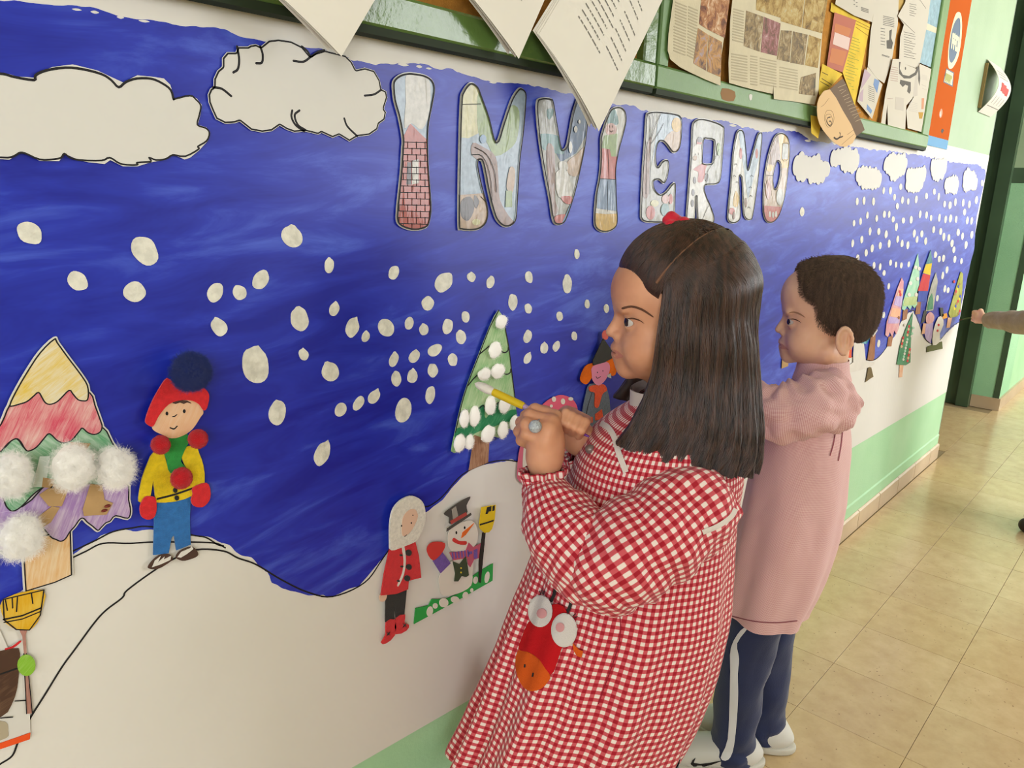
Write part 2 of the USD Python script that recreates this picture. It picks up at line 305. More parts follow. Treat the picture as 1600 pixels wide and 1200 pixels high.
FL = [(46, 364, 39, 35), (226, 392, 41, 45), (121, 439, 30, 32), (210, 456, 35, 32), (336, 457, 25, 30), (374, 457, 21, 24), (342, 511, 23, 30), (456, 370, 33, 33), (514, 415, 15, 23), (407, 437, 25, 30), (468, 499, 29, 36), (522, 483, 16, 21), (550, 512, 21, 29), (571, 526, 13, 16),
      (603, 512, 24, 29), (399, 571, 42, 57), (474, 554, 15, 18), (516, 581, 26, 31), (584, 620, 18, 21), (560, 630, 17, 21), (532, 640, 18, 22), (433, 645, 27, 38), (615, 426, 16, 22), (693, 441, 27, 31), (736, 433, 13, 15), (766, 441, 13, 18), (826, 433, 12, 18), (886, 444, 14, 29), (668, 474, 19, 22),
      (801, 472, 14, 26), (825, 482, 11, 16), (874, 494, 10, 15), (727, 495, 12, 18), (639, 505, 14, 19), (662, 515, 15, 17), (699, 510, 16, 24), (720, 527, 16, 21), (824, 526, 13, 19), (850, 544, 12, 17), (869, 541, 11, 16), (824, 560, 12, 16), (679, 547, 21, 19), (615, 562, 15, 21), (647, 557, 17, 19),
      (707, 562, 14, 21), (644, 588, 16, 21), (676, 579, 16, 21), (619, 592, 15, 24), (672, 617, 15, 27), (630, 641, 25, 38), (897, 525, 9, 14), (503, 709, 25, 35), (901, 397, 8, 16), (917, 475, 8, 14), (947, 482, 8, 14)]
S1 = [(560, 540), (610, 535), (680, 540), (755, 460), (805, 460), (880, 432), (835, 508), (893, 530), (935, 540), (995, 525), (855, 575), (1070, 500), (1127, 468), (1160, 505), (1203, 560), (1243, 568), (1282, 545), (1340, 550), (1385, 562), (1437, 530), (1350, 618), (1480, 405), (537, 700), (585, 687), (635, 642), (703, 665), (760, 635), (795, 635),
      (825, 672), (900, 680), (957, 675), (1023, 635), (1070, 640), (1103, 662), (1165, 660), (1210, 672), (1247, 665), (1288, 672), (1370, 680), (1402, 682), (848, 728), (655, 760), (720, 762), (773, 782), (980, 775), (1035, 778), (1123, 747), (1173, 760), (1197, 800), (1235, 805), (1303, 768), (1335, 795), (1403, 785), (595, 820), (527, 848), (857, 818),
      (890, 852), (795, 850), (933, 862), (1000, 820), (1065, 832), (730, 865), (670, 885), (1258, 848), (1360, 860), (627, 918), (1272, 895)]
S2 = [(262, 50), (323, 52), (376, 73), (143, 132), (205, 108), (455, 105), (445, 20), (570, 65), (623, 70), (703, 40), (753, 52), (775, 90), (810, 95), (590, 108), (648, 120), (485, 135), (525, 147), (395, 137), (333, 150), (277, 170), (235, 200), (177, 237), (875, 57), (905, 85), (832, 133), (930, 145), (845, 178), (717, 213), (743, 243), (773, 238), (852, 245), (898, 258),
      (290, 287), (333, 297), (360, 340), (405, 268), (443, 282), (480, 287), (532, 280), (240, 340), (797, 318), (767, 358), (392, 432), (333, 503), (782, 450), (805, 460), (730, 515), (357, 632), (323, 830)]
rs = random.Random(5)
FL += [(1220 + x / 4.706, 200 + y / 4.706, rs.uniform(3.8, 5), rs.uniform(10, 13)) for x, y in S1] + [(1300 + x / 4.443, 350 + y / 4.443, rs.uniform(3.8, 5), rs.uniform(9, 12)) for x, y in S2] + [(1253, 331, 7, 15), (1262, 505, 5, 9)]
for k, (x, y, w, h) in enumerate(FL):
    cx, cz = W2(x, y, .0028); hw = abs(W2(x + w / 2, y, .0028)[0] - W2(x - w / 2, y, .0028)[0]) / 2; hh = abs(W2(x, y + h / 2, .0028)[1] - W2(x, y - h / 2, .0028)[1]) / 2
    rg = np.random.default_rng(100 + k); n = 22 if w > 10 else 12; a = np.arange(n) / n * 2 * np.pi; big = w > 10
    r = 1 + sum(rg.uniform(-.07, .07) / (j ** .5) * np.cos(j * a + rg.uniform(0, 6.3)) for j in (2, 3, 4, 5))
    if big and rg.random() < .45: r += rg.uniform(.15, .32) * np.exp(-((np.angle(np.exp(1j * (a - rg.uniform(1.1, 2.0))))) / .22) ** 2)
    tilt = rg.uniform(-.3, .3) if big else -.25
    p = np.stack([hw * r * np.cos(a), hh * r * np.sin(a)], 1); p = np.stack([p[:, 0] + p[:, 1] * tilt * hw / hh, p[:, 1]], 1) + (cx, cz)
    part(mural, 'painted_snowflake', extrude(Polygon(p).buffer(0), 0.0028, 0.0007 + .0004 * rg.random()), FLAKE)

# ================================================================ paper clouds
CARD = plain('white_cut_out_paper', 'cecbc4', 0.65, 0.35, 0.12, 60.0)
def cutout(name, label, category, shape, mat, off=0.004, th=0.0008, group=None, first='sheet'):
    x0, z0, x1, z1 = shape.bounds
    t = thing(name, label, category, ((x0 + x1) / 2, -off, z0), group)
    if first: part(t, first, extrude(shape, off, th), mat)
    return t
c1o = zz(0, 0, 4, [(0, 455), (30, 455), (110, 478), (215, 485), (260, 445), (330, 418), (455, 402), (610, 440), (690, 478), (770, 515), (860, 470), (960, 480), (1025, 490), (1065, 530), (1080, 580), (1088, 620), (1110, 610), (1190, 592), (1230, 615), (1262, 655), (1255, 710), (1237, 780), (1290, 795), (1315, 830), (1300, 880), (1245, 940), (1190, 985), (1155, 997), (1085, 965), (1000, 1005), (940, 1015),
    (860, 1040), (770, 1040), (690, 1000), (655, 1025), (560, 1015), (500, 1003), (405, 960), (370, 1008), (250, 1005), (160, 960), (120, 955), (60, 998), (0, 995), (-150, 985), (-260, 880), (-300, 700), (-220, 540), (-100, 450)])
c = cutout('paper_cloud', 'long flat white paper cloud with black outline cut by the left edge of the photo', 'paper cloud', pg(c1o, .005, 0), CARD)
for l in ([(-100, 455), (0, 460), (40, 465), (90, 480), (215, 500), (225, 470), (290, 440), (410, 422), (520, 432), (640, 464), (700, 502), (745, 545), (790, 512), (860, 490), (950, 492), (1020, 522), (1070, 562), (1088, 620)],
          [(1088, 620), (1190, 597), (1228, 622), (1258, 660), (1250, 715), (1237, 780), (1288, 800), (1312, 830), (1295, 880), (1240, 915), (1245, 932), (1160, 977), (1085, 968), (1040, 993), (980, 1000), (935, 985), (945, 1010), (860, 1016), (860, 1030), (760, 1025), (690, 985), (640, 1003), (510, 1001), (440, 985), (405, 960), (385, 985), (340, 995), (250, 996), (160, 958), (125, 955), (100, 970), (50, 985), (-100, 975)]):
    part(c, 'drawn_line', extrude(ln(zz(0, 0, 4, l), .0016 if l[0][0] == 1088 else .0022, .006, 3), .0048, .0002), INK)
c2o = zz(300, 0, 4, [(100, 590), (115, 555), (135, 540), (137, 490), (160, 440), (190, 415), (190, 360), (220, 325), (275, 325), (285, 290), (350, 290), (365, 280), (400, 275), (430, 290), (480, 250), (540, 243), (620, 255), (690, 290), (740, 350), (770, 330), (830, 312), (900, 330), (960, 345), (1000, 385), (1025, 435), (1080, 422), (1140, 440), (1175, 500), (1185, 555), (1215, 570), (1222, 610), (1200, 680),
    (1215, 700), (1205, 750), (1170, 775), (1160, 810), (1110, 845), (1035, 855), (985, 885), (920, 845), (880, 862), (810, 830), (790, 842), (710, 822), (640, 828), (590, 810), (550, 785), (500, 820), (440, 828), (370, 815), (300, 760), (270, 770), (210, 775), (150, 745), (125, 690), (105, 640)])
s2 = pg(c2o, .005, 0).buffer(.002).buffer(-.002)
c = cutout('paper_cloud', 'puffy white paper cloud with curled black lines, touched by a hanging page corner', 'paper cloud', s2, CARD)
part(c, 'drawn_line', extrude(outline(s2, .0017, .0006), .0048, .0002), INK)
for l in ([(285, 290), (298, 370), (290, 430), (262, 452)], [(430, 290), (445, 340), (440, 390), (405, 395)], [(638, 380), (700, 385), (745, 355), (790, 325), (830, 313)], [(690, 290), (725, 320), (742, 352)], [(135, 545), (190, 555), (248, 600)], [(1185, 562), (1140, 590), (1083, 597)], [(630, 690), (625, 730), (650, 780), (705, 822)], [(675, 690), (645, 720), (665, 780), (712, 812)], [(955, 740), (975, 790), (1035, 850)]):
    part(c, 'drawn_line', extrude(ln(zz(300, 0, 4, l), .0024, .006), .0048, .0002), INK)
small = [('broad white paper cloud just right of the last letter', [(90, 300), (100, 230), (130, 190), (170, 190), (190, 215), (205, 185), (225, 215), (255, 185), (290, 200), (310, 250), (335, 222), (360, 250), (350, 330), (330, 390), (290, 400), (270, 432), (245, 400), (215, 418), (185, 370), (150, 402), (110, 370)]),
         ('white paper cloud under the tan flyer corner', [(365, 210), (390, 160), (440, 145), (470, 135), (500, 132), (520, 160), (545, 145), (570, 170), (575, 240), (560, 300), (535, 330), (505, 320), (465, 332), (440, 300), (415, 270), (380, 308), (365, 260)]),
         ('white paper cloud third from the left in the row of little clouds', [(550, 370), (565, 300), (600, 280), (625, 285), (650, 280), (670, 300), (700, 290), (720, 320), (743, 330), (738, 390), (715, 450), (690, 440), (665, 458), (640, 435), (615, 458), (580, 430)]),
         ('white paper cloud below the left edge of the white sheets', [(755, 270), (770, 215), (800, 200), (820, 180), (840, 200), (865, 188), (885, 200), (910, 188), (928, 240), (930, 320), (895, 345), (870, 360), (840, 390), (805, 380), (790, 345), (760, 330)]),
         ('squarish white paper cloud fifth from the left in the row of little clouds', [(918, 380), (930, 310), (960, 290), (990, 300), (1020, 288), (1072, 290), (1060, 370), (1030, 450), (1000, 470), (960, 470), (920, 455)]),
         ('white paper cloud below the blue strip of the orange poster', [(1098, 300), (1110, 240), (1140, 222), (1180, 235), (1210, 225), (1230, 260), (1210, 320), (1190, 375), (1170, 375), (1145, 395), (1120, 380), (1105, 340)]),
         ('lowest and smallest white paper cloud near the right end', [(1203, 430), (1215, 375), (1245, 360), (1270, 345), (1300, 365), (1312, 420), (1300, 470), (1270, 488), (1240, 475), (1215, 485)]),
         ('rightmost white paper cloud beside the paper edge', [(1335, 430), (1345, 340), (1375, 290), (1395, 320), (1415, 310), (1435, 350), (1448, 400), (1440, 450), (1410, 460), (1390, 450), (1360, 472)])]
for lab, o in small:
    s = pg(zz(1220, 200, 4.706, o), .004, 4).buffer(-.020); rr = .021; ring_ = max(polys(s), key=lambda q: q.area).exterior; nn_ = int(ring_.length / (rr * 1.35)); rq = random.Random(len(lab))
    s = unary_union([s] + [affinity.rotate(affinity.scale(ring_.interpolate(k / nn_, normalized=True).buffer(rr), rq.uniform(.85, 1.25), rq.uniform(.9, 1.2)), rq.uniform(-30, 30)) for k in range(nn_)])
    c = cutout('paper_cloud', lab, 'paper cloud', s, CARD, .004, .0012, 'little paper clouds at the right end of the mural')

# ================================================================ the letters I N V I E R N O
def gloss(name, color, vary=0.15):
    c = lin(color)
    n = {'g': ('geometry', {}), 'v': ('noise_texture', dict(scale=120.0, detail=4.0)), 'r': ('rgb_ramp', dict(ramp=[(0.3, tuple(x * (1 - vary) for x in c)), (0.7, tuple(min(1, x * (1 + vary)) for x in c))])),
         'n': ('noise_texture', dict(scale=42.0, detail=2.5, distortion=1.0)), 'm': ('mapping', dict(mapping_type='point', scale=(1.0, 1.0, 0.25))), 'b': ('bump', dict(strength=0.5, distance=0.002)),
         'p': ('principled_bsdf', dict(roughness=0.45, specular_ior_level=0.5, coat_weight=0.4, coat_roughness=0.07))}
    l = [('g.position', 'v.vector'), ('v.fac', 'r.fac'), ('r.color', 'p.base_color'), ('g.position', 'm.vector'), ('m.vector', 'n.vector'), ('n.fac', 'b.height'), ('b.normal', 'p.coat_normal')]
    return look('taped_print_' + name, n, l)
LM = {k: gloss(k, ''.join('%02x' % int(int(v[i:i + 2], 16) * .84) for i in (0, 2, 4))) for k, v in dict(white='cfcbc2', sky='9fb2c4', blue='6f93b8', red='b0483f', brick='b85a4c', green='8fa66a', yellow='cfc893', brown='8f7264', tan='b99c80', grey='a9a8a0', teal='5b8a8a', dark='4a4444', gold='cfa53f', coral='bd5a50', pants='6d86a5', navy='3a5a80', pink='c79a92').items()}
LO = .0042
def letter(name, ch, lab, o, f, org, hole=None, base='white', decor=(), edge=.0021):
    s = pg(zz(*org, f, o), LO, 4)
    if hole: s = s.difference(pg(zz(*org, f, hole), LO, 4))
    t = cutout(name, lab, 'letter', s, LM['white'], LO, .0012, 'letters spelling INVIERNO')
    inner = s.buffer(-.0022)
    lvl = 0
    if base != 'white': part(t, 'colouring', extrude(inner, LO + .0012, .00015), LM[base]); lvl = 1
    for col, kind, pts in decor:
        lvl += 1; y = LO + .0012 + .00012 * lvl
        if kind == 'p': q = pg(zz(*org, f, pts), LO, 3)
        elif kind == 's': q = pg(zz(*org, f, pts), LO, 0)
        elif kind == 'c': q = unary_union([pg(zz(*org, f, [(x + r * math.cos(a), y_ + (r2 if r2 else r) * math.sin(a)) for a in np.arange(12) / 12 * 6.283]), LO, 0) for x, y_, r, r2 in pts])
        else: q = unary_union([ln(zz(*org, f, p), .0009, LO, 3) for p in pts])
        m = extrude(q.intersection(inner), y, .00012)
        if m is not None: part(t, 'pen_line' if kind == 'l' else 'colouring', m, INK if col == 'ink' else LM[col], kind='stuff' if kind in 'lc' else None)
    part(t, 'outline', extrude(outline(s, edge, .0012), LO + .0012 + .00012 * (lvl + 1), .00025), INK)
    return t
A, AF = (600, 90), 4.284
bricks = []
for r in range(16):
    y = 480 + r * 42
    bricks.append([(70, y), (330, y + 6)])
    for q in range(5):
        x = 95 + q * 58 + (29 if r % 2 else 0); bricks.append([(x, y), (x, y + 42)])
letter('paper_letter', 'I', 'first letter I coloured with a red brick wall, leftmost of the word',
       [(50, 190), (60, 145), (100, 112), (150, 98), (200, 100), (270, 115), (320, 150), (338, 210), (325, 300), (305, 400), (295, 470), (292, 560), (295, 700), (305, 850), (315, 1000), (305, 1090), (280, 1140), (200, 1160), (120, 1140), (80, 1100), (78, 1020), (90, 900), (105, 750), (112, 620), (115, 540), (90, 400), (60, 290)], AF, A, base='sky',
       decor=[('brick', 's', [(60, 1200), (60, 640), (120, 540), (170, 440), (200, 470), (250, 520), (340, 600), (340, 1200)]), ('white', 'p', [(150, 90), (290, 120), (300, 350), (250, 480), (180, 440), (130, 470), (140, 300)]), ('dark', 's', [(150, 700), (178, 700), (176, 850), (145, 850)]), ('white', 's', [(182, 690), (225, 680), (225, 840), (182, 850)]), ('ink', 'l', bricks[11:])])
letter('paper_letter', 'N', 'first letter N coloured with a green tree and brown trunk',
       [(495, 600), (505, 300), (520, 225), (570, 165), (620, 190), (650, 260), (700, 400), (745, 560), (790, 440), (840, 290), (880, 220), (910, 200), (945, 235), (945, 320), (930, 500), (905, 700), (890, 950), (880, 1080), (850, 1125), (800, 1135), (750, 1095), (720, 1020), (690, 900), (655, 720), (635, 690), (625, 720), (650, 850), (690, 1000), (685, 1090), (650, 1140), (590, 1160), (510, 1155), (490, 1130), (490, 900)], AF, A, base='sky',
       decor=[('yellow', 's', [(480, 530), (480, 150), (640, 150), (640, 500), (560, 540)]), ('green', 'p', [(620, 260), (660, 240), (720, 400), (745, 590), (800, 420), (850, 320), (900, 360), (890, 520), (850, 600), (740, 660), (680, 560), (625, 500)]), ('brown', 'p', [(590, 570), (660, 600), (740, 660), (760, 800), (770, 950), (830, 1060), (880, 1130), (720, 1130), (690, 900), (650, 720), (580, 650)]),
              ('tan', 's', [(480, 920), (700, 905), (700, 1180), (480, 1180)]), ('dark', 'p', [(510, 960), (570, 930), (600, 1000), (560, 1090), (510, 1060)]), ('dark', 'p', [(600, 920), (630, 960), (610, 1010), (595, 970)]), ('yellow', 'c', [(610, 1100, 28, 22)]), ('tan', 'p', [(840, 730), (870, 760), (855, 900), (815, 880), (820, 800)]), ('green', 's', [(810, 890), (850, 890), (850, 1000), (805, 1000)]), ('blue', 'c', [(655, 545, 22, 30)]),
              ('ink', 'l', [[(505, 315), (640, 310)], [(600, 600), (680, 650), (730, 760), (745, 900)], [(580, 650), (650, 660), (700, 780), (715, 950)], [(640, 930), (680, 980), (690, 1080)]])])
letter('paper_letter', 'V', 'letter V coloured teal and blue, partly behind the tip of the hanging pages',
       [(1015, 300), (1045, 268), (1110, 270), (1130, 300), (1150, 420), (1180, 590), (1197, 610), (1220, 570), (1250, 400), (1275, 310), (1300, 255), (1345, 260), (1368, 320), (1360, 430), (1340, 600), (1310, 750), (1270, 920), (1220, 1070), (1190, 1115), (1145, 1120), (1120, 1080), (1100, 950), (1070, 800), (1045, 650), (1020, 450)], AF, A, base='grey',
       decor=[('navy', 's', [(1220, 600), (1260, 250), (1380, 250), (1370, 480), (1280, 640), (1180, 700), (1130, 610)]), ('teal', 'p', [(1030, 520), (1100, 510), (1180, 540), (1200, 640), (1140, 640), (1040, 600)]), ('teal', 'p', [(1090, 345), (1125, 345), (1125, 385), (1100, 415), (1085, 385)]), ('brown', 'p', [(1080, 600), (1130, 600), (1140, 760), (1140, 950), (1160, 1020), (1120, 1060), (1100, 900)]), ('tan', 'p', [(1220, 700), (1280, 650), (1340, 600), (1300, 780), (1230, 780)]),
              ('white', 'p', [(1165, 700), (1215, 700), (1220, 750), (1170, 750)]), ('white', 'p', [(1145, 770), (1220, 760), (1250, 920), (1160, 930)]), ('coral', 'p', [(1180, 930), (1250, 930), (1240, 980), (1200, 970)]), ('coral', 'p', [(1140, 1060), (1210, 1050), (1180, 1110), (1140, 1100)]), ('blue', 's', [(1240, 980), (1270, 930), (1210, 1100), (1180, 1115)]), ('white', 'c', [(1275, 480, 12, 22), (1300, 430, 8, 14), (1240, 600, 12, 40)])])
A, AF = (900, 150), 4.444
letter('paper_letter', 'I', 'second letter I coloured with a child in green hat, red jumper and blue trousers',
       [(230, 100), (265, 75), (310, 75), (340, 110), (345, 180), (325, 270), (295, 380), (275, 500), (275, 600), (280, 750), (285, 860), (270, 915), (220, 945), (170, 945), (130, 915), (120, 850), (130, 700), (155, 560), (165, 430), (165, 300), (178, 240), (200, 170)], AF, A, base='white',
       decor=[('teal', 'p', [(235, 110), (265, 90), (290, 170), (280, 200), (215, 190)]), ('pink', 'c', [(238, 232, 40, 45)]), ('green', 's', [(190, 275), (290, 260), (270, 420), (235, 420), (230, 370), (170, 370)]), ('coral', 's', [(160, 360), (228, 370), (240, 420), (280, 420), (285, 580), (150, 570)]), ('pants', 's', [(150, 575), (290, 580), (290, 800), (140, 780), (140, 650)]), ('gold', 's', [(110, 810), (200, 820), (300, 815), (300, 960), (110, 960)]),
              ('ink', 'l', [[(228, 205), (228, 218)], [(246, 205), (246, 218)], [(228, 240), (240, 250), (250, 240)], [(160, 575), (275, 580)], [(215, 590), (212, 800)], [(215, 370), (222, 570)]])])
letter('paper_letter', 'E', 'letter E coloured with a bare tree, a sun and two children',
       [(480, 140), (500, 112), (560, 105), (680, 120), (720, 140), (730, 190), (722, 330), (700, 385), (665, 395), (630, 350), (600, 320), (572, 322), (555, 360), (550, 430), (562, 490), (595, 450), (630, 440), (640, 480), (630, 565), (605, 610), (570, 585), (540, 590), (533, 610), (545, 650), (580, 680), (620, 660), (660, 610), (685, 605), (685, 700), (678, 850), (655, 880), (500, 880), (450, 860), (443, 800), (450, 600), (460, 430), (470, 300)], AF, A, base='grey',
       decor=[('sky', 's', [(590, 100), (740, 120), (740, 260), (640, 330), (560, 330), (520, 480), (560, 200)]), ('brown', 'p', [(470, 440), (500, 300), (520, 300), (505, 450), (500, 680), (460, 690)]), ('tan', 'p', [(600, 330), (650, 250), (735, 240), (720, 400), (660, 400)]), ('gold', 'c', [(692, 200, 34, 52)]), ('coral', 'c', [(512, 810, 32, 50)]), ('yellow', 'c', [(540, 745, 28, 24)]), ('teal', 'c', [(612, 790, 30, 45)]), ('pink', 'c', [(615, 715, 26, 32)]), ('coral', 'c', [(650, 715, 14, 36)]),
              ('ink', 'l', [[(500, 300), (510, 180), (495, 130)], [(515, 300), (545, 200), (580, 130)], [(505, 310), (530, 180), (520, 120)], [(515, 330), (570, 250), (600, 190)], [(485, 320), (480, 680)], [(512, 320), (505, 680)]])])
letter('paper_letter', 'R', 'letter R coloured with a snowman in a red scarf',
       [(800, 220), (815, 175), (860, 155), (940, 170), (1010, 200), (1025, 240), (1015, 400), (1000, 570), (970, 615), (890, 625), (900, 690), (930, 760), (955, 840), (945, 885), (900, 895), (850, 885), (838, 860), (830, 700), (820, 870), (800, 890), (765, 880), (760, 840), (770, 700), (785, 500), (795, 350)], AF, A, hole=[(882, 312), (905, 301), (945, 308), (955, 330), (945, 450), (925, 468), (880, 465), (873, 440)], base='grey',
       decor=[('white', 'p', [(800, 480), (810, 360), (860, 340), (875, 480), (890, 620), (850, 700), (830, 880), (760, 890), (770, 680)]), ('white', 's', [(840, 640), (900, 640), (970, 860), (940, 900), (840, 890)]), ('coral', 'p', [(810, 510), (870, 470), (905, 470), (895, 510), (878, 590), (840, 595), (845, 530)]), ('coral', 's', [(835, 300), (865, 300), (868, 335), (832, 335)]), ('dark', 'p', [(845, 285), (868, 290), (865, 320), (835, 315)]), ('tan', 'p', [(808, 420), (832, 415), (830, 445), (812, 445)]),
              ('dark', 'c', [(818, 585, 10, 24), (808, 670, 10, 24), (803, 745, 10, 26), (902, 565, 14, 30)]), ('green', 'c', [(985, 370, 14, 45)]), ('ink', 'l', [[(820, 400), (822, 410)], [(842, 395), (843, 408)], [(905, 530), (960, 430), (985, 370)], [(870, 860), (900, 790), (915, 760)]])])
letter('paper_letter', 'N', 'second letter N, white with small pencil drawings, narrow, before the last letter',
       [(1105, 280), (1120, 240), (1145, 232), (1165, 265), (1180, 400), (1190, 510), (1220, 400), (1255, 275), (1275, 250), (1290, 270), (1280, 400), (1260, 600), (1225, 830), (1205, 862), (1170, 850), (1155, 780), (1150, 600), (1140, 560), (1130, 570), (1135, 700), (1140, 830), (1120, 875), (1080, 885), (1052, 865), (1050, 800), (1070, 600), (1085, 400)], AF, A, base='white',
       decor=[('sky', 's', [(1120, 230), (1160, 250), (1190, 500), (1260, 260), (1290, 250), (1270, 420), (1190, 720), (1160, 500)]), ('coral', 'c', [(1140, 400, 10, 40), (1250, 400, 9, 35)]), ('gold', 'p', [(1105, 660), (1125, 700), (1115, 770), (1085, 750)]), ('coral', 'c', [(1078, 800, 20, 24)]), ('brown', 'c', [(1090, 830, 9, 28), (1175, 740, 9, 34)]),
              ('ink', 'l', [[(1095, 480), (1105, 470), (1115, 480)], [(1085, 560), (1095, 550), (1105, 560)], [(1205, 560), (1215, 550), (1225, 560)], [(1195, 640), (1205, 630), (1215, 640)], [(1105, 600), (1115, 595), (1120, 605)], [(1200, 700), (1208, 690), (1218, 700)], [(1185, 780), (1195, 770), (1205, 780)]])])
letter('paper_letter', 'O', 'letter O coloured yellow, brown and red, last of the word',
       [(1370, 290), (1410, 255), (1450, 265), (1475, 310), (1480, 400), (1465, 560), (1445, 700), (1410, 820), (1370, 875), (1330, 880), (1305, 850), (1295, 780), (1300, 600), (1325, 430)], AF, A, hole=[(1385, 470), (1400, 455), (1415, 480), (1415, 540), (1400, 610), (1380, 645), (1368, 620), (1365, 550)], base='tan',
       decor=[('gold', 's', [(1390, 250), (1490, 250), (1490, 500), (1425, 500), (1410, 400)]), ('brown', 's', [(1320, 440), (1400, 260), (1415, 440), (1370, 480), (1330, 470)]), ('gold', 'c', [(1340, 500, 22, 26)]), ('grey', 's', [(1430, 330), (1470, 335), (1465, 440), (1425, 440)]), ('coral', 's', [(1290, 760), (1420, 770), (1420, 900), (1290, 900)]), ('grey', 'c', [(1410, 700, 26, 60)]), ('pink', 'c', [(1330, 650, 18, 70)]), ('white', 'c', [(1340, 820, 8, 22), (1362, 825, 8, 22), (1382, 820, 8, 22)]), ('ink', 'l', [[(1430, 330), (1470, 335), (1465, 440), (1425, 440), (1430, 330)], [(1315, 550), (1365, 555)], [(1345, 590), (1350, 690)], [(1320, 590), (1322, 690)]])])
# ================================================================ cut-out figures and trees glued on the mural
def stick(t, name, pts, mat, lvl, off, org=None, th=.0006, smooth=3, label=None, line=None, clip=None, curve=True):
    "a piece of paper, felt or a pen line lying on level lvl of the cut-out t"
    P = zz(*org, pts) if org else pts
    s = ln(P, line, off, smooth) if line else (pts if not isinstance(pts, list) else pg(P, off, smooth))
    if clip is not None: s = s.intersection(clip)
    return part(t, name, extrude(s, off + lvl * .0006, th), mat, label=label)
def ell(cx, cy, rx, ry, n=16, rot=0.0):
    a = np.arange(n) / n * 2 * math.pi; c, s = math.cos(rot), math.sin(rot)
    return [(cx + rx * math.cos(t) * c - ry * math.sin(t) * s, cy + rx * math.cos(t) * s + ry * math.sin(t) * c) for t in a]
def fluff(pt, rx_px, ry_px, off, depth, seed, bumps=.18, scale=60, sub=3):
    "a soft lump of cotton wool or a pompom standing on the mural at a picture point"
    cx, cz = W2(*pt, off); rx = abs(W2(pt[0] + rx_px, pt[1], off)[0] - W2(pt[0] - rx_px, pt[1], off)[0]) / 2; rz = abs(W2(pt[0], pt[1] + ry_px, off)[1] - W2(pt[0], pt[1] - ry_px, off)[1]) / 2
    m = trimesh.creation.icosphere(sub, 1.0); v = m.vertices
    r = 1 + bumps * 2 * (meshkit.fbm(v * 2.3 + seed * 7.1 + 20, 4, seed) - .5) + .05 * (meshkit.noise(v * 11 + 40, seed) - .5)
    v = v * r[:, None]
    m.vertices = np.stack([cx + v[:, 0] * rx, -(off + depth * .85) + v[:, 1] * depth, cz + v[:, 2] * rz], 1)
    return m
def fur(parent, name, m, mat, n, length, width, seed, curl=.5):
    rg = np.random.default_rng(seed); pts, fi = trimesh.sample.sample_surface(m, n, seed=seed)
    nn = m.face_normals[fi]; k_ = nn[:, 1] < .15; pts, nn = pts[k_], nn[k_]; n = len(pts); P = []
    for k in range(4):
        P.append(pts + nn * length * (k / 3 - .12) + rg.normal(0, curl * length * k / 3, (n, 3)))
    P = np.stack(P, 1).reshape(-1, 3) - parent.o
    p = parent.path + '/' + numbered(parent.path, name)
    b = UsdGeom.BasisCurves.Define(stage, p); b.CreateTypeAttr('cubic'); b.CreateBasisAttr('catmullRom'); b.CreateCurveVertexCountsAttr([4] * n); b.CreatePointsAttr(Vt.Vec3fArray.FromNumpy(P.astype(np.float32)))
    b.CreateWidthsAttr([width]); b.SetWidthsInterpolation('constant')
    UsdShade.MaterialBindingAPI.Apply(b.GetPrim()).Bind(mat); mark(b.GetPrim(), kind='stuff')
COTTON = plain('white_cotton_wool', 'fdfaf4', 1.0, 0.05, 0.3, 300.0, 0.02, 0.2)
KRAFT = plain('brown_kraft_paper', 'b08f62', 0.85, 0.2, 0.2, 200.0, 0.1)
TAPE = plain('white_paper_tape', 'c5cfc6', 0.6)

# ---- the big crayoned tree at the left
OF = .0045
Z7 = (0, 500, 4.571); Z8 = (0, 750, 2.667)
Zt = lambda z: (lambda pts: zz(z[0], z[1], z[2], pts))
yl = [(385, 130), (410, 160), (490, 270), (580, 390), (625, 465), (632, 540), (620, 575), (590, 580), (550, 570), (510, 525), (490, 505), (440, 555), (400, 590), (350, 605), (315, 590), (290, 550), (270, 520), (240, 545), (190, 585), (130, 605), (80, 618), (62, 605), (100, 520), (180, 380), (280, 230)]
pk = [(62, 605), (130, 590), (260, 500), (480, 480), (640, 515), (680, 610), (720, 720), (730, 760), (715, 800), (670, 820), (620, 805), (585, 775), (570, 790), (510, 860), (450, 880), (400, 860), (350, 815), (320, 840), (260, 910), (200, 938), (170, 920), (140, 870), (110, 850), (60, 880), (0, 945), (-60, 970), (-110, 960), (-100, 860), (0, 740)]
gn = Zt(Z7)([(-110, 960), (0, 930), (110, 835), (200, 920), (350, 800), (450, 860), (580, 765), (735, 765), (800, 870), (870, 980), (905, 1080), (905, 1140), (890, 1170), (850, 1165), (760, 1160), (690, 1185), (600, 1165), (500, 1200)]) + [(80, 757), (56, 769), (34, 791), (19, 799), (8, 791), (0, 772), (-25, 760)]
pl = [(-30, 760), (0, 765), (34, 790), (80, 750), (130, 755), (195, 752), (201, 780), (204, 799), (199, 810), (180, 806), (172, 814), (165, 817), (158, 824), (152, 829), (143, 822), (135, 816), (129, 810), (124, 812), (117, 822), (109, 831), (102, 842), (94, 846), (86, 843), (79, 840), (70, 830), (62, 821), (45, 830), (38, 850), (26, 864), (11, 869), (2, 862), (-20, 850)]
tk = [(34, 840), (110, 830), (112, 898), (85, 910), (39, 924)]
shapes = [pg(Zt(Z7)(yl), OF, 3), pg(Zt(Z7)(pk), OF, 3), pg(gn, OF, 3), pg(pl, OF, 3), pg(tk, OF, 0)]
whole = unary_union([s.buffer(.0015) for s in shapes])
bt = cutout('tree_cut_out', 'big crayoned paper fir tree with yellow, pink, green and violet tiers at the left edge', 'paper tree', whole, CARD, OF, .0008, first='backing_sheet')
